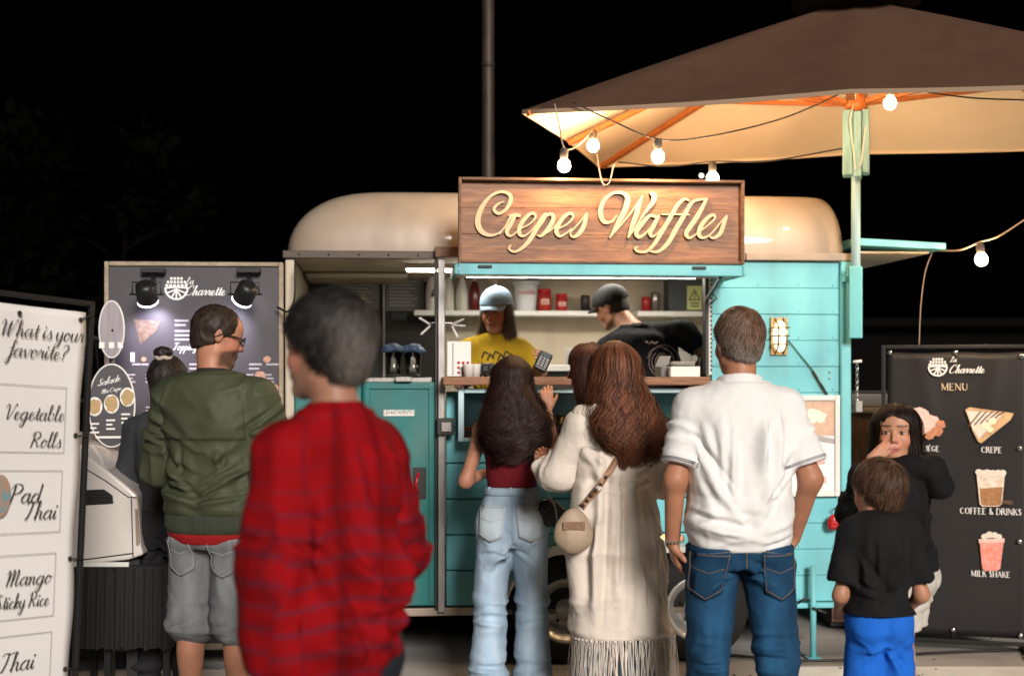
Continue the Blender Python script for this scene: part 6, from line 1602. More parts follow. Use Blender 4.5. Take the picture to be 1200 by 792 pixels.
def pants(s, m, z1, t1=2.0, infl=.012, flare=0.0, r=(.092, .062, .048), amp=.007, seed=1, name='jeans', colors=None, h=.009, ws=(6, 6, 5), fn=None, knee=0.0, under=None):
    J = s.J; lo = A3((-.34*s.k*s.w, -.22, -.0)); hi = A3((.34*s.k*s.w, .24, z1+.02))
    F = Field(lo, hi, h)
    s.torso(F, infl, .795*s.k, z1, k=.02)
    for q in 'lr':
        s.leg(F, q, t1, infl, k=.022, r=r, flare=flare)
        a = J['hip'+q]; F.add(ell(a+A3((0, -.035*s.d, -.03))*A3((1, 1, 1)), (.088*s.k*s.w, .092*s.k*s.d, .10*s.k)), .04)
    def groove(X, Y, Z):
        return .006-np.abs(X)-np.maximum(0, Z-.86*s.k)*.6+np.abs(Y)*0
    V, Q = F.mesh()
    def ff(V, N):
        zk = s.J['knl'][2]
        bunch = np.exp(-((V[:, 2]-zk)/.09)**2)*(wrinkle(V, (5, 5, 22), seed+3, .5)-.4)*.010
        crease = -.006*np.exp(-(V[:, 0]/.006)**2)*(V[:, 2] > .80*s.k)
        low = np.exp(-((V[:, 2]-.12)/.12)**2)*(wrinkle(V, (4, 4, 26), seed+5, .5)-.4)*.014
        g = bunch+crease+low
        # pull lines from the crotch
        cr = np.exp(-((V[:, 2]-.84*s.k)/.07)**2)*(wrinkle(np.stack([V[:, 0], V[:, 1], V[:, 2]-np.abs(V[:, 0])*.9], 1), (3, 3, 30), seed+7, .4)-.4)*.008
        g = g+cr+creases(V, 'jean', seed+20, s.k, (.06, .84*s.k), .11*s.k*s.w, 44 if t1 > 1.5 else 20, .0065, -1)+creases(V, 'jean', seed+21, s.k, (.06, .84*s.k), .11*s.k*s.w, 20, .006, 1)
        g = g*np.clip((z1-.09-V[:, 2])/.05, 0, 1) if z1 < 1.0 else g
        return g+(fn(V, N) if fn else 0)
    return s.garment(name, F, m, amp, ws, seed, fn=ff, colors=colors, under=under)
def top(s, name, m, z0, z1=None, infl=.016, sl=1.0, sr=1.0, flare=.0, amp=.010, ws=(6, 6, 4), seed=2, h=.008, collar=0.0, bag=0.0, rib=None, fn=None, colors=None, extra=None, rs=(.054, .045, .032), hood=False, b_add=0.0, neck_r=.062, clipz=None):
    J = s.J; pts = np.array([J[q] for q in ('shl', 'shr', 'ell', 'elr', 'wrl', 'wrr', 'neck')])
    lo = np.minimum(pts.min(0)-.12, (-.26*s.w, -.24, z0-.02)); hi = np.maximum(pts.max(0)+.12, (.26*s.w, .24, z0+.1))
    lo[2] = min(z0-.02, lo[2] if (sl > 1 or sr > 1) else z0-.02)
    F = Field(lo, hi, h)
    s.torso(F, infl, z0, z1, k=.02, flare=flare, b_add=b_add); 
    if sl > 0 or sr > 0: s.shoulders(F, infl*.8, .05)
    for q, t in (('l', sl), ('r', sr)):
        if t > 0: s.arm(F, q, t1=t, infl=infl*.8, k=.035, r=rs, bag=bag)
    nb = J['neck']
    if collar > 0: F.add(rcone(nb+A3((0, -.01, -.03)), nb+A3((0, -.008, collar)), neck_r*s.k*s.w**.5+.014, neck_r*s.k*s.w**.5+.004, True), .02)
    if extra: extra(F)
    top_ = nb[2]+max(collar, .0)
    F.cutp(rcone(nb+A3((0, -.002, .0)), nb+A3((0, .01, .2)), neck_r*s.k*s.w**.5*.9, .09), .004) if collar >= 0 else None
    return s.garment(name, F, m, amp, ws, seed, fn=fn, colors=colors)
def pockets(s, px, pz, w_, h_, m, both=True, tilt=.0, stitch=None):
    """back pockets draped on the trousers"""
    V, Q = s.last; D = Drape(V, Q, (0, 1, 0))
    for sx in ((-1, 1) if both else (1,)):
        c = Vector((sx*px, -.2, pz))
        def fn(u, v, sx=sx):
            ww = w_*(1-.14*(1-v)); x = (u-.5)*ww; z = (v-.5)*h_ - (.18*h_*(1-abs(u-.5)*2)*(1-v) if v < .5 else 0)
            return c+Vector((x+sx*tilt*z, 0, z))
        b = D.sheet(fn, 8, 8, .004); o = b.build('pocket', m, s.root)
        o.data.attributes.new('Col', 'FLOAT_COLOR', 'POINT').data.foreach_set('color', np.full(len(o.data.vertices)*4, 1.05, np.float32))
        o.modifiers.new('s', 'SOLIDIFY').thickness = .003
        if stitch:
            bb = MB(); e = .003
            pts = [fn(.06, .97), fn(.06, .12), fn(.5, .05), fn(.94, .12), fn(.94, .97)]
            D.line(pts, .0010, bb, .0075); D.line([fn(.05, .93), fn(.95, .93)], .0011, bb, .0075); D.line([fn(.1, .62), fn(.5, .5), fn(.9, .62)], .0009, bb, .0075)
            bb.build('stitching', stitch, o)
def waist(s, z, m, h_=.035, infl=.016, loops=True, mth=None):
    """waistband ring with belt loops"""
    ss = np.array(s.S); g = lambda zz, j: np.interp(zz, ss[:, 0], ss[:, j]); b = MB(); n = 56; V = []
    for zz in (z-h_, z-h_*.5, z):
        for k in range(n):
            a = 2*PI*k/n; e = 2/2.3; c, q = math.cos(a), math.sin(a)
            V.append((g(zz, 1)+abs(c)**e*np.sign(c)*(g(zz, 3)+infl), g(zz, 2)+abs(q)**e*np.sign(q)*(g(zz, 4)+infl), zz))
    F = [(i*n+k, i*n+(k+1) % n, (i+1)*n+(k+1) % n, (i+1)*n+k) for i in range(2) for k in range(n)]
    b.add(V, F, 0, True); o = b.build('waistband', m, s.root); o.modifiers.new('s', 'SOLIDIFY').thickness = -.004
    o.data.attributes.new('Col', 'FLOAT_COLOR', 'POINT').data.foreach_set('color', np.full(len(V)*4, 1.0, np.float32))
    if loops:
        for x in (-.10, 0.0, .10):
            y = g(z, 2)-(g(z, 4)+infl)*(1-abs(x/(g(z, 3)+infl))**2.3)**(1/2.3)-.004
            lp = MB().box(x-.006, x+.006, y-.004, y+.004, z-h_-.006, z+.004).build('belt_loop', m, s.root, .001)
            lp.data.attributes.new('Col', 'FLOAT_COLOR', 'POINT').data.foreach_set('color', np.full(8*4, 1.1, np.float32))

# ================================================================== 1 man in the red check shirt, near the camera
s = Person(1.70, .82, .98, arms=dict(ell=(-.185, .0, 1.09), wrl=(-.165, .02, .84), elr=(.205, -.03, 1.09), wrr=(.17, .16, .90)), head=(math.radians(8), 0, 0), hs=.98,
           skin=(.42, .22, .15), shoulder=1.0, belly=.02, label='man with grey-black hair in a red checked shirt, blurred and closest to the camera', loc=person_at(390, 3.3), yaw=math.radians(52))
s.hands = [(('l', (.2, 1, -.4), (1, 0, 0)), dict(curl=.5)), (('r', (-.4, 1, -.2), (-1, 0, 0)), dict(curl=.5))]
s.body(h=.014)
M_PLAID = mat('red_check', (.27, .0045, .007), .9, spec=.08, attr='Col', bump=.15, bscale=200, noise=.1, nscale=10)
def plaid(V):
    x = np.arctan2(V[:, 0], -V[:, 1]+.02)*.20; arm = np.abs(V[:, 0]) > .21
    x = np.where(arm, V[:, 1]*1.0+V[:, 0]*.4, x)
    def band(c, per, w_, sft=.006): q = np.abs((c/per) % 1-.5)*per; return np.clip((w_-q)/sft, 0, 1)
    hz = band(V[:, 2]+.01*np.sin(x*20), .052, .0085); vt = band(x, .085, .006)*.55; fade = np.clip((1.34-V[:, 2])/.15, .25, 1)
    hz = hz*fade; C = np.ones((len(V), 3))
    C = C*(1-hz[:, None]*.55)+np.array([.20, 5.0, 6.5])*.55*hz[:, None]; C = C*(1-vt[:, None])+np.array([.30, 2.0, 2.5])*vt[:, None]
    shade_bands = band(x+.03, .17, .030, .02); C = C*(1-.35*shade_bands[:, None])  # broad dark bands put the shirt's shading into its colour
    return C*(.85+.3*vnoise(V*9, 3)[:, None])
def redfold(V, N):
    ex = creases(V, 'back', 5, 1, (.86, 1.40), .14, 30, .010)+creases(V, 'drape', 6, 4, (.84, 1.36), .12, 8, .014)+arm_creases(V, s.J['shr'], s.J['elr'], 1, 5, .006)+arm_creases(V, s.J['shl'], s.J['ell'], 3, 6, .010)
    f = (wrinkle(np.stack([V[:, 0]+V[:, 2]*.35, V[:, 1], V[:, 2]], 1), (9, 4, 1.6), 21, .8, 1.6)-.4)*.036
    return ex+f*.7*np.clip((1.42-V[:, 2])/.2, 0, 1)+(wrinkle(V, (4, 4, 16), 33, .7)-.4)*.006*np.exp(-((V[:, 2]-.88)/.13)**2)
top(s, 'shirt', M_PLAID, .74, infl=.018, sl=1.93, sr=1.93, amp=.012, collar=.030, fn=redfold, colors=plaid, h=.010, bag=.002, rs=(.056, .048, .038), flare=.0)
pants(s, cloth('dark_trousers', (.02, .022, .03)), .92, name='trousers', h=.014)
s.shoes(M_BLACK)
def grey1(q, rs):
    t = np.clip((-q[:, 1]-.060)/.05, 0, 1)*np.clip((.13-q[:, 2])/.12, .3, 1); t = np.clip(t*.5+(rs-.5)*.35, 0, 1)[:, None]
    return np.array([.010, .009, .009])*(1-t)+np.array([.22, .195, .17])*t
short_hair(s, thick=.018, line=(.060, .58), length=.038, n=8000, cfn=grey1, lift=.4, low=.03, width=.004)
s.eyes()

# ================================================================== 2 man in the green bomber jacket
s = Person(1.80, 1.0, 1.05, arms=dict(ell=(-.235, .04, 1.15), wrl=(-.13, .26, 1.12), elr=(.255, .06, 1.16), wrr=(.20, .30, 1.20)), head=(math.radians(-50), math.radians(-14), 0),
           skin=(.50, .24, .15), label='man in a green bomber jacket, grey denim shorts and black glasses', loc=person_at(252, 5.85), yaw=math.radians(-16))
s.hands = [(('l', (.8, .5, .2), (0, 0, 1)), dict(curl=.7)), (('r', (-.5, .7, .2), (0, 0, 1)), dict(curl=.7))]
s.fine_box(s.J['wrr'], .12, .006)
s.beard = True
s.body()
M_BOMB = mat('olive_nylon', (.060, .070, .038), .62, spec=.3, noise=.2, nscale=5, bump=.12, bscale=30)
def bomb(V, N):
    z = V[:, 2]; low = np.clip((1.26-z)/.22, 0, 1)*np.clip((z-.93)/.03, 0, 1)
    f = low*(wrinkle(V, (15, 15, 2.4), 5, .6, 1.3)-.35)*.024
    f = f+(wrinkle(np.stack([V[:, 0]+.6*np.abs(V[:, 2]-1.2), V[:, 1], V[:, 2]-.5*np.abs(V[:, 0])], 1), (6, 6, 13), 8, .7)-.4)*.012
    back = (V[:, 1] < -.02)&(np.abs(V[:, 0]) < .175)
    f = f+np.where(back, .007*np.clip((z-1.262)/.006, 0, 1), 0)     # storm flap edge
    f = f+creases(V, 'back', 8, 1, (.98, 1.27), .18, 26, .008)+arm_creases(V, s.J['shr'], s.J['elr'], 1, 9, .010, .2)+arm_creases(V, s.J['shl'], s.J['ell'], 3, 9, .010, .2)+arm_creases(V, s.J['ell'], s.J['wrl'], 4, 8, .010, 0, .9)
    return f-.020*np.clip((.965-z)/.02, 0, 1)*(np.abs(V[:, 0]) < .24)
top(s, 'bomber_jacket', M_BOMB, .955, infl=.026, sl=1.88, sr=1.88, amp=.010, fn=bomb, h=.0075, bag=.014, rs=(.062, .056, .042), flare=.006, collar=.0)
V, Q = s.last
F = Field((-.3, -.25, .86), (.3, .25, .99), .007); s.torso(F, .032, .880, .962, k=0); s.garment('knit_hem', F, mat('knit_olive', (.045, .055, .035), .9, noise=.3, nscale=30, bump=.6, bscale=120, stretch=(3, 3, .1)), .002, (20, 20, 1), 3)
F = Field((-.15, -.15, 1.40), (.15, .15, 1.58), .006); nb = s.J['neck']; F.add(rcone(nb+A3((0, -.012, -.035)), nb+A3((0, -.006, .035)), .088, .072, True), 0); F.cutp(rcone(nb+A3((0, 0, .0)), nb+A3((0, .0, .12)), .060, .066)); s.garment('knit_collar', F, mat('knit_black', (.018, .02, .016), .9, bump=.5, bscale=140), .002)
F = Field((-.3, -.25, .82), (.3, .25, .90), .008); s.torso(F, .038, .838, .884, k=0); s.garment('red_shirt_hem', F, cloth('red_tee', (.30, .012, .014)), .003)
M_DG = denim('grey_denim', (.20, .21, .215), (.11, .115, .12))
pants(s, M_DG, .90, 1.10, under=.838, infl=.020, name='denim_shorts', colors=jeans_colors(.35, 4), r=(.095, .085, .07), amp=.012, seed=6, flare=.006)
pockets(s, .095, .80, .125, .14, M_DG, stitch=M_THREADL)
s.shoes(cloth('grey_trainer', (.2, .2, .2)))
short_hair(s, thick=.007, line=(.052, .66), length=.014, n=9000, c1=(.014, .009, .007), c2=(.06, .038, .026), width=.0018, low=.015)
s.eyes()
# beard and glasses
def glasses(s):
    b = MB(); hp = lambda *a: Vector(s.hp(*a))
    for sx in (-1, 1):
        ring = [hp(sx*(.033+.024*math.cos(a)), .106-.004*abs(math.cos(a)), .006+.017*math.sin(a)) for a in np.linspace(0, 2*PI, 17)]
        b.tube(ring, .0024, 6, caps=False); b.tube([hp(sx*.056, .100, .012), hp(sx*.078, .06, .014), hp(sx*.085, -.0, .012), hp(sx*.084, -.03, -.008)], .0032, 6)
    b.tube([hp(-.010, .108, .01), hp(0, .112, .013), hp(.010, .108, .01)], .002, 6); b.build('glasses', M_BLACK, s.root)
glasses(s)
o = MB().box(-.035, .035, -.005, .005, -.07, .07).build('phone', M_BLACK, None, .004); o.location = s.root.matrix_world @ Vector((0, 0, 0)) if False else (0, 0, 0)
bpy.data.objects.remove(o)

# ================================================================== 3 woman in dark denim at the board
s = Person(1.60, .92, 1.0, True, arms=dict(ell=(-.21, .02, 1.02), wrl=(-.12, .18, .98), elr=(.21, .04, 1.02), wrr=(.10, .2, 1.02)), head=(math.radians(-12), 0, 0),
           skin=(.40, .22, .15), label='dark haired woman in a dark denim jacket and dark trousers, behind the green bomber jacket', loc=person_at(196, 6.62), yaw=math.radians(-6))
s.hands = [(('l', (.5, 1, .2), (0, 0, 1)), dict(curl=.6)), (('r', (-.5, 1, .2), (0, 0, 1)), dict(curl=.6))]
s.body(h=.015, headfine=.008)
top(s, 'denim_jacket', denim('charcoal_denim', (.045, .048, .052), (.028, .03, .033)), .90, infl=.022, sl=1.85, sr=1.85, amp=.012, seed=12, h=.009, collar=.03, colors=jeans_colors(.1, 3), rs=(.054, .047, .038))
pants(s, cloth('charcoal_trousers', (.022, .022, .024)), .94, name='trousers', seed=8, infl=.010, h=.011)
s.shoes(M_BLACK)
short_hair(s, thick=.014, line=(.062, .50), length=.030, n=1500, c1=(.010, .008, .007), c2=(.03, .022, .018), low=.02)
F = Field(s.hc-.2, s.hc+.25, .007); F.add(ell(s.hp(.0, -.05, .150), (.042, .038, .028)), 0); V, Q = F.mesh(); N = normals(V, Q); V = V+N*((wrinkle(V, (50, 50, 50), 4)-.5)*.012)[:, None]; np_mesh('hair_bun', V, Q, hair_mat(), s.root, True, None, np.tile([.015, .011, .009], (len(V), 1)))
b = MB(); b.tube([Vector(s.hp(.036*math.cos(a), -.05+.034*math.sin(a), .124+.004*math.sin(a*5))) for a in np.linspace(0, 2*PI, 25)], .010, 8, caps=False); b.build('hair_band', mat('pale_band', (.42, .36, .32), .8), s.root)

# ================================================================== 4 woman in the dark red top
s = Person(1.605, .92, 1.0, True, arms=dict(ell=(-.215, -.01, 1.03), wrl=(-.10, .20, 1.07), elr=(.21, .12, 1.10), wrr=(.155, .30, 1.36)), head=(math.radians(-8), math.radians(4), 0),
           skin=(.46, .22, .14), label='woman with long dark wavy hair in a dark red sleeveless top and pale blue jeans', loc=person_at(600, 6.6), yaw=math.radians(-3),
           legs=dict(anl=(-.115, -.02, .085), anr=(.095, .02, .085), knl=(-.10, .0, .47), knr=(.09, .03, .47)))
s.hands = [(('l', (.5, .8, .3), (0, 0, 1)), dict(curl=.6)), (('r', (-.05, .1, 1), (0, 1, 0)), dict(curl=.45, thumb=(.7, .5, .3)))]
s.fine_box(s.J['wrr']+A3((0, 0, .08)), .11, .0045)
s.body(h=.010)
M_RT = mat('burgundy_knit', (.14, .008, .014), .8, spec=.2, noise=.2, nscale=40, bump=.5, bscale=90, stretch=(5, 5, .3))
top(s, 'sleeveless_top', M_RT, 1.005, 1.30, infl=.008, sl=0, sr=0, amp=.005, seed=4, h=.007, ws=(7, 7, 9), collar=-1)
b = MB()
for sx in (-1, 1):
    pts = catmull([(sx*.10, -.095, 1.27), (sx*.075, -.085, 1.35), (sx*.045, -.045, 1.395), (sx*.075, .03, 1.37), (sx*.10, .09, 1.29)], 5); b.tube([tuple(p) for p in pts], .011, 7)
b.build('halter_strap', M_RT, s.root)
M_J4 = denim('pale_blue_denim', (.36, .46, .56), (.22, .31, .40))
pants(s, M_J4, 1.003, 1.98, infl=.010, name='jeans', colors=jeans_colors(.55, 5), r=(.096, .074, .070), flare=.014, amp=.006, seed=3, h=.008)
waist(s, 1.005, M_J4, .035, .014)
V, Q = s.last; s.last = (V, Q); pockets(s, .088, .855, .128, .145, denim('pocket_denim', (.48, .55, .60), (.36, .43, .50)), stitch=M_THREADL, tilt=-.06)
D = Drape(V, Q, (0, 1, 0)); b = MB()
for sx in (-1, 1): D.line([Vector((sx*.02, -.2, .965)), Vector((sx*.14, -.2, .925))], .0012, b, .003)
D.line([Vector((0, -.2, .965)), Vector((0, -.2, .80))], .0013, b, .003, sub=10); b.build('seam', M_THREADL, s.root)
s.shoes(M_WHITE)
hc = s.hc
long_hair(s, [(1.155, .02, -.115, .09, .035), (1.20, .018, -.11, .135, .058), (1.28, .014, -.095, .145, .074), (1.36, .006, -.07, .128, .086), (1.43, .0, -.035, .104, .104), (hc[2]+.0, hc[0], hc[1]-.02, .092, .115), (hc[2]+.06, hc[0], hc[1]-.018, .090, .112), (hc[2]+.105, hc[0], hc[1]-.014, .055, .072), (hc[2]+.130, hc[0], hc[1]-.014, .010, .012)],
          1.16, n=2400, curl=.022, freq=58, c1=(.008, .004, .004), c2=(.040, .014, .011), width=.0055, zjit=.035)
s.eyes()
# small quilted bag on a chain
bagw = s.root.location
t = thing('shoulder_bag', 'small black quilted bag on a silver chain beside the woman in the red top', 'bag', tuple(P(646, 601, 6.52)), math.radians(15))
F = Field((-.10, -.06, -.10), (.10, .06, .10), .005); F.add(ell((0, 0, 0), (.055, .026, .05)), 0); F.add(ell((.022, 0, -.022), (.045, .022, .03)), .03); F.add(ell((-.02, 0, .03), (.03, .02, .03)), .02)
V, Q = F.mesh(); N = normals(V, Q); q = (np.abs(np.sin((V[:, 0]+V[:, 2])*110))*np.abs(np.sin((V[:, 0]-V[:, 2])*110)))**.5; V = V+N*(q*.005)[:, None]
np_mesh('bag_body', V, Q, mat('black_leather', (.012, .012, .013), .35, spec=.6), t)
def chain(pts, r, m, name='strap', parent=None, link=.008, loc=None):
    c = catmull(pts, 14); d = np.linalg.norm(np.diff(c, axis=0), axis=1); L = np.concatenate([[0], np.cumsum(d)]); n = int(L[-1]/link); b = MB()
    for i in range(n):
        p = np.array([np.interp((i+.5)*link, L, c[:, j]) for j in range(3)]); p2 = np.array([np.interp((i+.9)*link, L, c[:, j]) for j in range(3)]); dd = Vector(p2-p).normalized()
        x = dd.cross(Vector((0, 1, 0)) if i % 2 else Vector((1, 0, .3))).normalized()
        ring = [Vector(p)+dd*(link*.62*math.cos(a))+x*(link*.34*math.sin(a)) for a in np.linspace(0, 2*PI, 9)]
        b.tube(ring, r, 4, caps=False)
    return b.build(name, m, parent)
o = chain([tuple(P(626, 540, 6.46)-t.location), tuple(P(632, 556, 6.47)-t.location), tuple(P(640, 575, 6.48)-t.location), tuple(P(650, 592, 6.46)-t.location), tuple(P(653, 612, 6.47)-t.location)], .0013, M_CHROME, 'chain_strap', t)
o.parent = t; t.rotation_euler = (0, 0, 0)

# ================================================================== 6 woman with a fringe, mostly hidden
s = Person(1.665, .92, 1.0, True, arms=dict(ell=(-.20, .02, 1.08), wrl=(-.10, .20, 1.08), elr=(.20, .0, 1.06), wrr=(.12, .2, 1.05)), head=(math.radians(62), math.radians(-6), 0),
           skin=(.50, .24, .15), label='woman with dark red-brown hair and a fringe, turned left behind the cream cardigan', loc=person_at(716, 6.75), yaw=math.radians(25))
s.hc = s.hc+A3((-.085, .03, 0)); s.J['neck'] = s.J['neck']+A3((-.03, .01, 0))
s.hands = [(('l', (.5, .8, .1), (0, 0, 1)), dict(curl=.7)), (('r', (-.4, 1, .1), (0, 0, 1)), dict(curl=.7))]
s.body(h=.013)
top(s, 'pale_jumper', cloth('pale_pink_knit', (.52, .40, .35), bump=.6, bscale=80), .95, infl=.020, sl=1.85, sr=1.85, amp=.012, seed=31, h=.010, collar=.04)
pants(s, cloth('blue_trousers', (.10, .14, .19)), .97, name='trousers', h=.012); s.shoes(M_BLACK)
hc = s.hc
long_hair(s, [(1.24, -.05, -.06, .11, .05), (1.34, -.06, -.04, .12, .08), (1.44, -.08, .0, .110, .10), (hc[2], hc[0], hc[1]-.0, .105, .112), (hc[2]+.07, hc[0], hc[1]-.0, .095, .105), (hc[2]+.11, hc[0], hc[1], .055, .066), (hc[2]+.132, hc[0], hc[1], .010, .012)],
          1.26, n=1500, curl=.008, freq=40, c1=(.022, .008, .006), c2=(.10, .030, .018), width=.005)
# fringe
n = 420; th = (rng.random(n)-.5)*1.9; K = 8; tt = np.linspace(0, 1, K)[None, :]
ang = PI/2*.15+tt*1.05; rx, ry_, rz_ = .092, .112, .10
x = rx*np.sin(th)[:, None]*np.sin(ang*1.15+.2); y = -.012+ry_*np.cos(th)[:, None]*np.sin(ang*1.15+.2); z = .034+rz_*np.cos(ang*1.15+.1)
z = z+0*x; pts = np.stack([x, y, z], 2)@s.R.T+s.hc; nr = np.stack([x, y, z-.03], 2)@s.R.T; nr /= np.linalg.norm(nr, axis=2)[:, :, None]
t_ = rng.random(n)[:, None]; strands('fringe', pts, np.full((n, K), .0055), np.array([.03, .01, .007])*(1-t_)+np.array([.12, .036, .02])*t_, nr, hair_mat(), s.root)
s.eyes()

# ================================================================== 5 woman in the long cream cardigan
s = Person(1.655, .95, 1.0, True, arms=dict(ell=(-.225, .06, 1.10), wrl=(-.22, .29, 1.13), elr=(.24, .0, 1.06), wrr=(.12, .22, 1.05)), head=(math.radians(18), math.radians(0), 0),
           skin=(.50, .25, .16), label='brown haired woman in a long cream cardigan with fringed hem', loc=person_at(721, 6.0), yaw=math.radians(14),
           legs=dict(anl=(-.12, -.0, .085), anr=(.10, .0, .085)))
s.hands = [(('l', (-.1, .9, .3), (0, 0, 1)), dict(curl=.8)), (('r', (-.5, 1, .1), (0, 0, 1)), dict(curl=.7))]
s.fine_box(s.J['wrl']+A3((0, .05, 0)), .09, .005)
s.body(h=.013)
M_CARD = cloth('cream_knit', (.72, .64, .56), noise=.10, bump=.35, bscale=160)
def cardf(V, N):
    z = V[:, 2]; low = np.clip((1.2-z)/.35, .15, 1)
    low = low*.7; ex = creases(V, 'drape', 3, 1, (.44, 1.25), .19, 24, .011)+creases(V, 'back', 4, 1, (1.0, 1.36), .17, 14, .008)+arm_creases(V, s.J['ell'], s.J['wrl'], 4, 8, .010, -.2, .9)
    return ex+low*(wrinkle(np.stack([V[:, 0]+.12*V[:, 2], V[:, 1], V[:, 2]], 1), (7, 7, 1.1), 51, .8, 1.3)-.4)*.026+(wrinkle(V, (5, 5, 9), 55, .7)-.4)*.010
def cardx(F):
    F.add(loft([(.43, .030, -.015, .215, .160), (.60, .022, -.015, .196, .150), (.78, .022, -.015, .180, .140), (.92, .012, -.015, .175, .135), (1.05, 0, -.01, .165, .118), (1.2, 0, 0, .148, .108)], 2.4), .04)
J = s.J
F = Field((-.42, -.30, .41), (.42, .36, 1.52), .0085)
s.torso(F, .022, .95, None, k=.03); cardx(F); s.shoulders(F, .016, .05)
for q in 'lr': s.arm(F, q, t1=1.86, infl=.018, k=.035, r=(.052, .050, .044), bag=.006)
F.clip(lambda X, Y, Z_: (.432-Z_)+0*X+0*Y)
s.garment('cardigan', F, M_CARD, .010, (5, 5, 3), 14, fn=cardf)
CV, CQ = s.last
# ribbed shawl collar
b = Field((-.25, -.25, 1.22), (.25, .25, 1.52), .007)
nb = s.J['neck']
for a0, a1 in ((((-.0), -.095, 1.385), (-.10, -.09, 1.375)), ((-.10, -.09, 1.375), (-.155, -.02, 1.36)), ((-.155, -.02, 1.36), (-.12, .07, 1.30)), ((.0, -.095, 1.385), (.10, -.09, 1.375)), ((.10, -.09, 1.375), (.15, -.02, 1.36)), ((.15, -.02, 1.36), (.12, .07, 1.30))): b.add(rcone(a0, a1, .034, .034), .02)
s.garment('ribbed_collar', b, mat('cream_rib', (.64, .55, .46), .85, bump=.2, bscale=90), .003, (10, 10, 10), 3, fn=lambda V, N: .0012*np.sin(np.arctan2(V[:, 0], V[:, 1])*60))
# fringed hem: every strand its own length, joined as stuff
n = 330; paths = []; nrm = []
for i in range(n):
    a = 2*PI*(i+.8*rng.random())/n; e = 2/2.4; c, q = math.cos(a), math.sin(a); rx, ry_ = .216, .160
    x0, y0 = .030+abs(c)**e*np.sign(c)*rx, -.015+abs(q)**e*np.sign(q)*ry_; L = .30+.03*rng.random(); ox, oy = rng.normal(0, .006, 2)
    paths.append([(x0+c*.012*t*3*0+ox*t*3+.003*math.sin(i*2+t*9), y0+oy*t*3+.004*math.sin(i*1.3+t*7), .44-L*t) for t in np.linspace(0, 1, 7)]); nrm.append([(c, q, .05)]*7)
fr = strands('fringe', np.array(paths), np.full((n, 7), .0036), np.tile([1, 1, 1], (n, 1)), np.array(nrm), M_CARD, s.root); fr['kind'] = 'stuff'
b = MB()
for i in range(46):
    a = 2*PI*i/46; e = 2/2.4; c, q = math.cos(a), math.sin(a); b.ball((.030+abs(c)**e*np.sign(c)*.217, -.015+abs(q)**e*np.sign(q)*.162, .43), .0065, 8)
o = b.build('fringe_knot', M_CARD, s.root); o['kind'] = 'stuff'
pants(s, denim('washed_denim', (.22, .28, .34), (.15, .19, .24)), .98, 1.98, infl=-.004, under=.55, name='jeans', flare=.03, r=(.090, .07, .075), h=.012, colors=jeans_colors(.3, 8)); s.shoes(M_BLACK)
hc = s.hc
long_hair(s, [(1.19, .06, -.135, .08, .035), (1.24, .04, -.13, .135, .055), (1.31, .022, -.105, .145, .074), (1.39, .008, -.07, .132, .090), (1.46, .0, -.03, .112, .110), (hc[2]+.0, hc[0], hc[1]-.02, .104, .120), (hc[2]+.06, hc[0], hc[1]-.018, .098, .115), (hc[2]+.108, hc[0], hc[1]-.014, .060, .075), (hc[2]+.134, hc[0], hc[1]-.014, .010, .012)],
          1.20, n=2600, curl=.018, freq=44, c1=(.035, .013, .008), c2=(.22, .075, .035), width=.0055, zjit=.05)
s.eyes()
# crossbody bag (things the woman wears)
t = thing('crossbody_bag', 'beige leather crossbody bag at the hip of the woman in the cream cardigan', 'bag', tuple(P(672, 620, 5.80)), math.radians(30))
F = Field((-.10, -.07, -.12), (.10, .07, .12), .006); F.add(ell((0, 0, 0), (.065, .035, .085)), 0); F.add(ell((0, 0, -.03), (.072, .038, .055)), .03); V, Q = F.mesh(); N = normals(V, Q)
np_mesh('bag_body', V+N*((wrinkle(V, (20, 20, 10), 6)-.5)*.005)[:, None], Q, mat('beige_leather', (.40, .30, .21), .5, noise=.15, nscale=20), t)
M_TANL = mat('tan_leather', (.36, .20, .11), .5, noise=.2, nscale=20)
MB().box(-.045, .045, -.044, -.036, .0, .035).build('bag_flap_trim', mat('plaited_leather', (.22, .12, .07), .6, bump=.8, bscale=60), t, .004)
t.rotation_euler = (0, 0, 0)
mwi = Matrix.LocRotScale(s.root.location, s.root.rotation_euler, (1, 1, 1)); D = Drape([tuple(mwi@Vector(v)) for v in CV], CQ, (0, 1, 0)); b = MB(); 
p0, p1 = P(765, 484, 5.6), P(712, 566, 5.6)
pl = [P(766, 480, 5.6), P(752, 505, 5.6), P(738, 528, 5.6), P(724, 550, 5.6), P(708, 573, 5.6), P(694, 590, 5.6), P(682, 604, 5.6)]
# strap as a flat band
prev = None; Vs = []; 
for i in range(len(pl)-1):
    for k in range(5):
        c = pl[i].lerp(pl[i+1], k/5); d = (pl[i+1]-pl[i]).normalized(); nn = Vector((-d.z, 0, d.x))*.013
        a, e = D.hit(c+nn, .006), D.hit(c-nn, .006)
        if a is None or e is None:
            y = prev if prev else 5.75; a = a or Vector((c+nn).to_tuple()); e = e or Vector((c-nn).to_tuple()); f = y/5.6; a = Vector((a.x*f if abs(a.y-5.6) < .01 else a.x, y, (a.z-EYE)*f+EYE if abs(a.y-5.6) < .01 else a.z)); e = Vector((e.x*f if abs(e.y-5.6) < .01 else e.x, y, (e.z-EYE)*f+EYE if abs(e.y-5.6) < .01 else e.z))
        prev = (a.y+e.y)/2; Vs += [a-t.location, e-t.location]
b.add(Vs, [(2*i, 2*i+1, 2*i+3, 2*i+2) for i in range(len(Vs)//2-1)], 0, True); o = b.build('strap', M_TANL, t); o.modifiers.new('s', 'SOLIDIFY').thickness = .004
wm_ = MB()
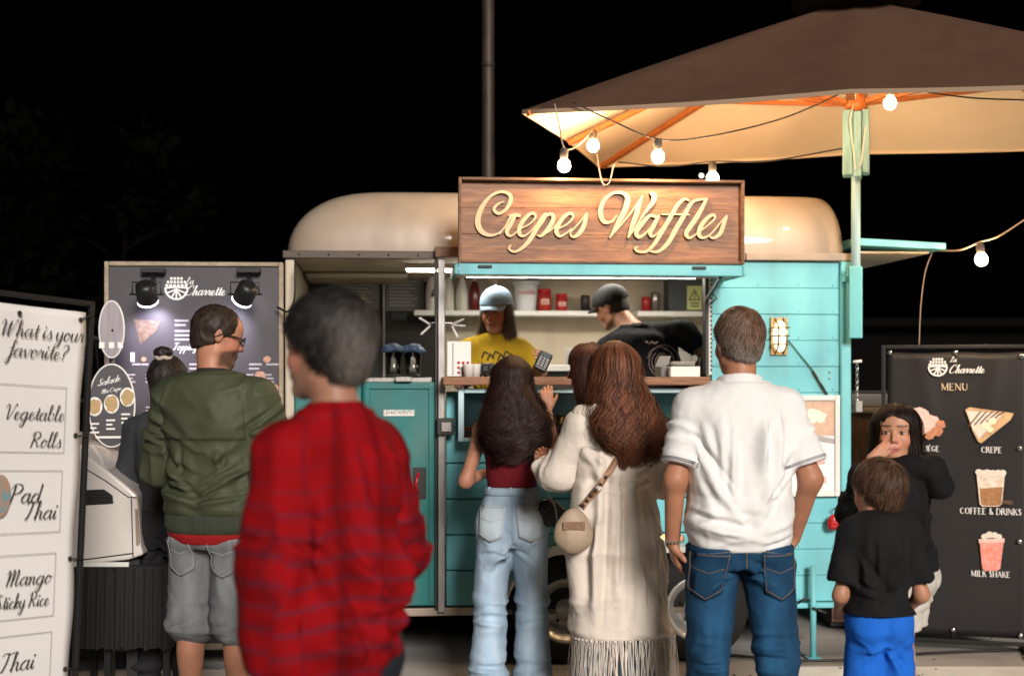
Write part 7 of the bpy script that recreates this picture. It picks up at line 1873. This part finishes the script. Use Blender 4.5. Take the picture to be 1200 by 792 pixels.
for i in range(6): wm_.ball(Vector(Vs[-2*(i*2+2)])*.5+Vector(Vs[-2*(i*2+2)+1])*.5+Vector((0, -.006, 0)), .008, 8)
wm_.build('strap_stud', M_DARKM, t)

# ================================================================== 7 man in the white polo
s = Person(1.765, 1.02, 1.18, arms=dict(ell=(-.250, -.05, 1.13), wrl=(-.250, .03, .885), elr=(.262, -.05, 1.13), wrr=(.225, .07, .895)), head=(math.radians(16), math.radians(0), 0), hs=1.02,
           skin=(.47, .22, .13), belly=.028, shoulder=.93, label='broad man in a white polo shirt and blue jeans with a wrist watch', loc=person_at(866, 5.4), yaw=math.radians(2),
           legs=dict(anl=(-.135, -.02, .09), anr=(.165, -.0, .09), knl=(-.115, .01, .50), knr=(.145, .0, .50)))
s.hands = [(('l', (.25, .35, -1), (1, .2, 0)), dict(curl=.45)), (('r', (-.35, .5, -1), (-1, .2, 0)), dict(curl=.45))]
s.fine_box(s.J['wrl']+A3((0, .03, -.08)), .10, .0055)
s.body(h=.009)
M_POLO = cloth('white_pique', (.80, .79, .78), noise=.03, bump=.3, bscale=300, ns=30)
def polof(V, N):
    z = V[:, 2]; x = V[:, 0]
    f = np.exp(-((z-.98)/.09)**2)*(wrinkle(np.stack([x, V[:, 1], z+.25*x*x*10], 1), (2.5, 2.5, 20), 61, .5, 1.3)-.35)*.009
    d = np.abs(x)*.9
    f = f+(wrinkle(np.stack([x*.8+z*.5, V[:, 1], z-d], 1), (6, 4, 7), 63, .7, 1.6)-.4)*.008*np.clip((1.42-z)/.2, 0, 1)
    f = f+creases(V, 'back', 12, 1, (.87, 1.40), .19, 40, .0075)+arm_creases(V, s.J['shl'], s.J['ell'], 1, 5, .006, .2, .75)+arm_creases(V, s.J['shr'], s.J['elr'], 2, 5, .006, .2, .75)
    f = f-.010*np.exp(-(x/.035)**2)*np.clip((z-1.05)/.1, 0, 1)*np.clip((1.38-z)/.1, 0, 1)*(V[:, 1] < 0)
    return f
top(s, 'polo_shirt', M_POLO, .865, infl=.018, sl=.80, sr=.80, amp=.008, fn=polof, h=.0075, collar=.0, rs=(.056, .052, .045), bag=.004, seed=17, flare=.002)
PV, PQ = s.last
F = Field((-.16, -.16, 1.38), (.16, .16, 1.58), .0055); nb = s.J['neck']; F.add(rcone(nb+A3((0, -.016, -.03)), nb+A3((0, -.004, .032)), .098, .082, True), 0); F.add(rcone(nb+A3((0, -.016, -.03)), nb+A3((0, -.014, .006)), .108, .096, True), .006); F.cutp(rcone(nb+A3((0, .0, .015)), nb+A3((0, .005, .12)), .074, .080)); F.clip(lambda X, Y, Z_: (nb[2]-.025-Z_)+0*X+0*Y, .01); s.garment('collar', F, M_POLO, .002)
for q in 'lr':     # thin stripes near the sleeve ends
    a, e = Vector(s.J['sh'+q]), Vector(s.J['el'+q]); ax = (e-a).normalized(); x = ax.cross(Vector((0, 1, 0))).normalized(); y = ax.cross(x)
    bv = BVHTree.FromPolygons([tuple(v) for v in PV], [tuple(int(i) for i in f) for f in PQ])
    for tpos in (.755, .775):
        c = a+(e-a)*tpos; ring = []
        for k in range(29):
            an = 2*PI*k/28; dr = x*math.cos(an)+y*math.sin(an); h_ = bv.ray_cast(c+dr*.16, -dr); ring.append((h_[0] if h_[0] is not None and (h_[0]-c).length < .14 else c+dr*.085)+dr*.0012)
        b = MB(); b.tube(ring, .0016, 5, caps=False); b.build('sleeve_stripe', mat('navy_stripe', (.06, .05, .09), .8), s.root)
M_J7 = denim('deep_blue_denim', (.014, .062, .130), (.008, .034, .075))
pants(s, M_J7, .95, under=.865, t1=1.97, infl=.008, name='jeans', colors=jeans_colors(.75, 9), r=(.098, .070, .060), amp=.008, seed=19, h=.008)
pockets(s, .135, .785, .15, .16, M_J7, stitch=M_THREAD, tilt=-.08)
V, Q = s.last; D = Drape(V, Q, (0, 1, 0)); b = MB(); D.line([Vector((0, -.25, .88)), Vector((.005, -.25, .76))], .0014, b, .003, sub=10)
for sx in (-1, 1): D.line([Vector((sx*.03, -.25, .875)), Vector((sx*.19, -.25, .855))], .0012, b, .003, sub=8)
b.build('seam', M_THREAD, s.root)
s.shoes(cloth('brown_shoe', (.10, .05, .03)))
def grey7(q, rs):
    t = np.clip(.15+.85*np.clip((.04-q[:, 2])/.12, 0, 1)+.2*(q[:, 0] < -.03), 0, 1); t = np.clip(t*.9+(rs-.5)*.5, 0, 1)[:, None]
    topc = np.array([.14, .062, .030])*(1-t)+np.array([.24, .215, .19])*t
    return topc*(.45+.9*rs[:, None])
short_hair(s, thick=.014, line=(.064, .52), length=.028, n=8500, cfn=grey7, lift=.35, low=.03, width=.0024)
s.eyes()
b = MB(); c, e = Vector(s.J['ell']), Vector(s.J['wrl']); ax = (e-c).normalized(); x = ax.cross(Vector((0, 1, 0))).normalized(); y = ax.cross(x); cc_ = c+(e-c)*.93
for k in range(22):
    an = 2*PI*k/22; b.bar(cc_+x*(.0375*math.cos(an-.13))+y*(.0375*math.sin(an-.13)), cc_+x*(.0375*math.cos(an+.10))+y*(.0375*math.sin(an+.10)), .017, .005, up=tuple(ax))
b.build('watch_band', mat('watch_metal', (.62, .55, .48), .25, .8), s.root)

# ================================================================== 8 girl in the black hoodie
s = Person(1.405, .88, 1.0, True, True, arms=dict(elr=(.16, .255, .97), wrr=(-.005, .30, 1.14), ell=(-.16, -.04, .90), wrl=(-.13, .13, .80)), head=(math.radians(98), math.radians(2), math.radians(0)), hs=.96,
           skin=(.60, .31, .19), shoulder=1.02, label='black haired girl in a black hoodie facing the camera with a hand at her mouth', loc=person_at(1056, 5.62), yaw=math.radians(62),
           legs=dict(anl=(-.07, -.03, .075), anr=(.07, .02, .075)))
hw = s.R.T
mo = s.hp(.012, .112, -.068)      # mouth
s.J['wrr'] = mo+A3((.020, .085, -.045))*1.0
wv = s.hp(.088, .125, -.118); s.J['wrr'] = wv; s.J['elr'] = A3((.09, .235, .955)); 
dv = mo-wv
s.hands = [(('r', tuple(dv+A3((0, 0, .02))), tuple(s.hp(0, 0, 0)-wv)), dict(curl=.38, size=.98, thumb=(.5, .5, .4))), (('l', (.5, .8, -.2), (1, 0, 0)), dict(curl=.6))]
s.fine_box(wv+dv*.6, .085, .0042)
s.body(h=.011, headfine=.0042, makeup=(.50, .15, .12), brow=(.05, .025, .018))
M_HOOD = cloth('black_fleece', (.011, .011, .012), noise=.2, bump=.3, bscale=120)
def hood_x(F):
    nb = s.J['neck']
    for a0, a1, r in (((-.085, .04, -.02), (-.095, -.06, -.01), .036), ((-.095, -.06, -.01), (.0, -.125, -.02), .046), ((.0, -.125, -.02), (.095, -.06, -.01), .046), ((.095, -.06, -.01), (.085, .04, -.02), .036), ((-.02, -.12, -.03), (.02, -.14, -.09), .055)):
        F.add(rcone(nb+A3(a0), nb+A3(a1), r, r), .02)
def hoodf(V, N):
    z = V[:, 2]; ex = creases(V, 'back', 16, .8, (.76, 1.12), .14, 22, .009)+arm_creases(V, s.J['shr'], s.J['elr'], 1, 7, .010, .1)+arm_creases(V, s.J['shl'], s.J['ell'], 2, 8, .010, .1)
    return ex+(wrinkle(V, (8, 8, 4), 71, .8, 1.4)-.4)*.016+(wrinkle(V, (3, 3, 16), 73, .6)-.4)*.012*np.exp(-((z-.80)/.08)**2)
top(s, 'hoodie', M_HOOD, .745, infl=.020, sl=1.90, sr=1.80, amp=.010, fn=hoodf, h=.0075, extra=hood_x, rs=(.054, .048, .042), bag=.004, seed=23, collar=0.02)
M_SHO = cloth('pale_shorts', (.60, .56, .50), bump=.4, bscale=140)
pants(s, M_SHO, .84, .62, under=.745, infl=.020, name='shorts', r=(.098, .085, .07), amp=.012, seed=25, flare=.012)
s.shoes(M_WHITE)
hc = s.hc; ff = s.R@np.array([0, 1, 0])*.012
long_hair(s, [(1.125, hc[0]-ff[0]*2, hc[1]-ff[1]*3, .092, .088), (1.16, hc[0]-ff[0]*2, hc[1]-ff[1]*2, .098, .095), (1.21, hc[0]-ff[0], hc[1]-ff[1], .098, .094), (hc[2]-.02, hc[0]-ff[0]*1.0, hc[1]-ff[1]*1.0, .100, .090), (hc[2]+.04, hc[0]-ff[0]*.6, hc[1]-ff[1]*.6, .108, .092), (hc[2]+.085, hc[0]-ff[0]*.5, hc[1]-ff[1]*.5, .092, .078), (hc[2]+.113, hc[0]-ff[0]*.7, hc[1]-ff[1]*.7, .056, .050), (hc[2]+.126, hc[0]-ff[0]*.7, hc[1]-ff[1]*.7, .012, .012)],
          1.12, n=2200, curl=.003, freq=30, c1=(.006, .004, .004), c2=(.030, .016, .012), width=.0045, zjit=.012, face=1.13, lay=.93)
s.eyes(iris=(.055, .025, .012), gaze=(0, .1))

# ================================================================== 9 boy in the black tee
s = Person(1.20, .84, 1.0, False, True, arms=dict(ell=(-.148, -.01, .72), wrl=(-.12, .12, .62), elr=(.152, -.01, .72), wrr=(.11, .12, .62)), head=(math.radians(30), math.radians(-4), math.radians(0)), hs=.92,
           skin=(.50, .25, .155), shoulder=.96, label='small boy with short brown hair in a black t-shirt and bright blue shorts', loc=person_at(1031, 5.2), yaw=math.radians(3),
           legs=dict(anl=(-.075, -.0, .07), anr=(.06, .03, .07)))
s.hands = [(('l', (.6, .8, -.2), (0, 0, 1)), dict(curl=.6)), (('r', (-.6, .8, -.2), (0, 0, 1)), dict(curl=.6))]
s.body(h=.0085, headfine=.005)
M_TEE = cloth('black_tee', (.012, .012, .013), bump=.2)
def teef(V, N): return creases(V, 'back', 6, .7, (s.S[1][0], s.S[-2][0]), .15*s.k*s.w, 26, .0065)+creases(V, 'back', 7, .7, (s.S[1][0], s.S[-2][0]), .15*s.k*s.w, 14, .005, 1)+(wrinkle(np.stack([V[:, 0]+V[:, 2]*.6, V[:, 1], V[:, 2]], 1), (8, 8, 4), 81, .8, 1.5)-.4)*.012
top(s, 'tshirt', M_TEE, .655, infl=.018, sl=.80, sr=.80, amp=.007, fn=teef, h=.007, rs=(.050, .052, .05), bag=.004, seed=27, flare=.016, neck_r=.066, collar=0.004)
M_BS = cloth('bright_blue_jersey', (.015, .14, .62), noise=.1, bump=.15)
pants(s, M_BS, .685, .93, under=.655, infl=.008, name='shorts', r=(.095, .085, .07), amp=.010, seed=29, flare=.014, h=.0075)
V, Q = s.last; D = Drape(V, Q, (0, 1, 0)); b = MB(); D.line([Vector((.105, -.2, .62)), Vector((.10, -.2, .55)), Vector((.05, -.2, .50))], .0012, b, .002, sub=8); b.build('seam', M_BS, s.root)
s.shoes(M_BLACK)
def boyc(q, rs): return np.array([.030, .015, .010])*(1-rs[:, None])+np.array([.16, .085, .050])*rs[:, None]**1.5
short_hair(s, thick=.017, line=(.060, .50), length=.048, n=7500, cfn=boyc, lift=.22, low=.025, width=.0026)
s.eyes()

# ================================================================== 10 woman serving, in the trailer
s = Person(1.585, .92, 1.0, True, arms=dict(ell=(-.245, .13, 1.12), wrl=(-.225, .36, 1.19), elr=(.20, .06, 1.05), wrr=(.10, .22, 1.08)), head=(math.radians(-24), math.radians(-10), math.radians(0)), hs=1.0,
           skin=(.52, .27, .17), lean=(0, .06), label='woman serving behind the counter in a pale blue cap and yellow t-shirt', loc=(P(581, 0, 8.08).x, 8.08, .42), yaw=math.radians(184))
s.hands = [(('l', (.05, 1, .25), (1, 0, .1)), dict(curl=.5)), (('r', (-.3, 1, .1), (0, 0, -1)), dict(curl=.5))]
s.fine_box(s.J['wrl']+A3((0, .08, .02)), .10, .0055)
s.body(h=.012, headfine=.0042, makeup=(.48, .16, .14))
M_YEL = cloth('mustard_tee', (.42, .27, .015), noise=.12, bump=.2)
top(s, 'tshirt', M_YEL, .86, infl=.014, sl=.85, sr=.85, amp=.008, fn=teef, h=.007, rs=(.055, .055, .05), bag=.004, seed=35, neck_r=.075, collar=0.0)
V, Q = s.last; D = Drape(V, Q, (0, -1, 0)); b = MB()
for k, (x, z, a) in enumerate(((-.08, 1.20, .4), (-.05, 1.215, -.3), (-.02, 1.20, .5), (.01, 1.215, -.4), (.04, 1.20, .3), (.07, 1.212, -.5))):
    D.line([Vector((x-.02, .3, z-.02*a)), Vector((x, .3, z+.022)), Vector((x+.016, .3, z-.015))], .005, b, .002, sub=4)
b.build('chest_print', M_DARK, s.root)
pants(s, cloth('dark_trousers', (.02, .022, .03)), .97, name='trousers', h=.014); s.shoes(M_BLACK)
hc = s.hc; ff = s.R@np.array([0, 1, 0])*.012
long_hair(s, [(1.27, hc[0]-ff[0]*3, hc[1]-ff[1]*3, .085, .075), (1.32, hc[0]-ff[0]*2.5, hc[1]-ff[1]*2.5, .098, .085), (hc[2]-.05, hc[0]-ff[0]*1.6, hc[1]-ff[1]*1.6, .092, .088), (hc[2], hc[0]-ff[0]*1.3, hc[1]-ff[1]*1.3, .088, .090), (hc[2]+.05, hc[0]-ff[0]*1.1, hc[1]-ff[1]*1.1, .082, .088), (hc[2]+.09, hc[0]-ff[0], hc[1]-ff[1], .055, .06), (hc[2]+.10, hc[0]-ff[0], hc[1]-ff[1], .02, .02)],
          1.26, n=900, curl=.006, freq=40, c1=(.05, .028, .016), c2=(.16, .09, .05), width=.0045, face=1.12, zjit=.02)
s.eyes(gaze=(-.3, -.6))
def cap(s, col, m2=None, brim_w=.078, back=False):
    h = s.hs; hp = s.hp; M = mat('cap_'+col[0], col[1], .85, spec=.2, bump=.3, bscale=200, noise=.06)
    F = Field(s.hc-.19, s.hc+.20, .0055)
    F.add(ell(hp(0, -.011, .044), np.array([.092, .119, .098])*h, s.R), 0)
    R = s.R
    def cutf(X, Y, Z_):
        x, y, z = X-s.hc[0], Y-s.hc[1], Z_-s.hc[2]; b_ = (R[0][1]*x+R[1][1]*y+R[2][1]*z)/h; c_ = (R[0][2]*x+R[1][2]*y+R[2][2]*z)/h
        return (.036+b_*.10-c_)*h
    F.clip(cutf, .004); F.cutp(ell(hp(0, -.011, .038), np.array([.085, .112, .091])*h, s.R), .002)
    V, Q = F.mesh(); N = normals(V, Q); q = ((V-s.hc)@s.R)/h; a = np.arctan2(q[:, 0], q[:, 1]+.016)
    V = V-N*(.0018*np.exp(-((((a/(PI/3)) % 1)-.5)/.03)**2))[:, None]
    c = np_mesh('cap', V, Q, M, s.root)
    b = MB(); G = []; nu, nv = 14, 6; dirn = -1 if back else 1
    for j in range(nv+1):
        for i in range(nu+1):
            t = (i/nu-.5)*2; f = j/nv; x = t*brim_w*(1-.18*f*f); y0 = .094*math.sqrt(max(0, 1-(t*.80)**2)); y = y0+f*.078*math.sqrt(max(0.02, 1-(t*.93)**2)); z = .049-.020*f-.020*t*t*(.5+.5*f)
            G.append(Vector(hp(x, dirn*y-(.016 if back else .01), z)))
    F_ = [(j*(nu+1)+i, j*(nu+1)+i+1, (j+1)*(nu+1)+i+1, (j+1)*(nu+1)+i) for j in range(nv) for i in range(nu)]
    b.add(G, F_, 0, True); o = b.build('brim', M, c); o.modifiers.new('s', 'SOLIDIFY').thickness = .004
    MB().ball(hp(0, -.016, .143), .007, 8).build('cap_button', M, c)
cap(s, ('pale_blue', (.33, .46, .60)))
# card reader she holds out
wpos = s.root.location+Vector(rotm(math.radians(184))@(s.J['wrl']+A3((.02, .10, .03))))
t = thing('card_reader', 'black card terminal held out over the counter by the woman serving', 'card reader', tuple(P(636, 424, 7.62)), math.radians(-10), rot=(math.radians(-35), math.radians(25), 0))
box('terminal', M_BLACK, t, -.038, .038, -.018, .018, -.06, .06, .010); b = MB()
for i in range(3):
    for j in range(4): b.box(-.026+i*.020, -.012+i*.020, -.0215, -.0185, -.045+j*.017, -.034+j*.017)
b.build('key', mat('grey_key', (.35, .35, .36), .5), t); box('screen', mat('reader_screen', (.10, .12, .13), .1), t, -.028, .028, -.0205, -.0185, .022, .05)

# ================================================================== 11 man working inside, seen from behind
s = Person(1.72, 1.02, 1.05, lean=(-.17, .10), arms=dict(ell=(-.36, .30, 1.12), wrl=(-.25, .45, 1.02), elr=(.235, -.02, 1.14), wrr=(.10, .20, 1.10)), head=(math.radians(50), math.radians(-18), math.radians(-14)),
           skin=(.42, .21, .13), label='man inside the trailer in a black cap and black printed t-shirt', loc=(P(776, 0, 8.35).x, 8.35, .42), yaw=math.radians(6))
s.hc = A3((-.265, .20, 1.505)); s.J['neck'] = A3((-.155, .10, 1.385)); s.J['shl'] = A3((-.30, .12, 1.26)); s.J['shr'] = A3((.115, .02, 1.36)); s.J['elr'] = A3((.275, -.06, 1.20)); s.J['wrr'] = A3((.15, .08, 1.09))
s.hands = [(('r', (-.6, .8, -.3), (0, 0, -1)), dict(curl=.5)), (('l', (.2, .9, -.3), (0, 0, -1)), dict(curl=.5))]
def leanS(z): t = max(0, z-.95); return -.17*t/.42, .06*t/.42
S2 = []
for z, cx, cy, a, b_ in s.S:
    if z > 1.32: continue
    lx_, ly_ = leanS(z); S2.append((z, lx_*(.9 if z < 1.3 else .55), ly_, a*1.02, b_))
l = S2[-1]; S2 += [(1.335, l[1]-.01, l[2]+.01, l[3]*.86, l[4]*.9), (1.365, l[1]-.03, l[2]+.02, l[3]*.5, l[4]*.6), (1.38, l[1]-.04, l[2]+.025, l[3]*.2, l[4]*.3)]; s.S = S2
s.body(h=.012)
top(s, 'tshirt', cloth('black_cotton', (.010, .010, .011)), .86, infl=.016, sl=.80, sr=.62, amp=.010, fn=teef, h=.008, rs=(.054, .052, .05), seed=41, collar=.0)
V, Q = s.last; D = Drape(V, Q, (0, 1, 0)); b = MB()
M_PR = mat('pale_print', (.42, .30, .26), .8)
cx_, cz_ = -.02, 1.19
D.line([Vector((cx_-.10+.01*k, -.3, cz_+.10+.008*math.sin(k*1.9))) for k in range(9)], .004, b, .002, sub=3)
for k in range(6):
    r_ = .035+.012*k; D.line([Vector((cx_+r_*math.cos(a)*1.0+.02*math.sin(k*3), -.3, cz_-.01+r_*math.sin(a)*1.05)) for a in np.linspace(k*1.1, k*1.1+3.6+.3*k, 12)], .0022, b, .002, sub=2)
for k in range(5): D.line([Vector((cx_-.03+.03*k, -.3, cz_-.07-.01*(k % 2))), Vector((cx_+.0+.025*k, -.3, cz_-.045)), Vector((cx_+.01+.024*k, -.3, cz_-.085))], .003, b, .002, sub=3)
b.build('back_print', M_PR, s.root)
b = MB(); D.line([Vector((cx_-.02+.012*k, -.3, cz_+.01+.02*math.sin(k*2.3))) for k in range(7)], .004, b, .003, sub=3); b.build('back_print', mat('red_print', (.35, .04, .03), .8), s.root)
pants(s, cloth('dark_trousers', (.02, .022, .03)), .92, name='trousers', h=.014); s.shoes(M_BLACK)
short_hair(s, thick=.004, line=(.055, .5), length=.007, n=1200, c1=(.02, .014, .01), c2=(.04, .03, .02), low=.02)
cap(s, ('black', (.012, .012, .013)))
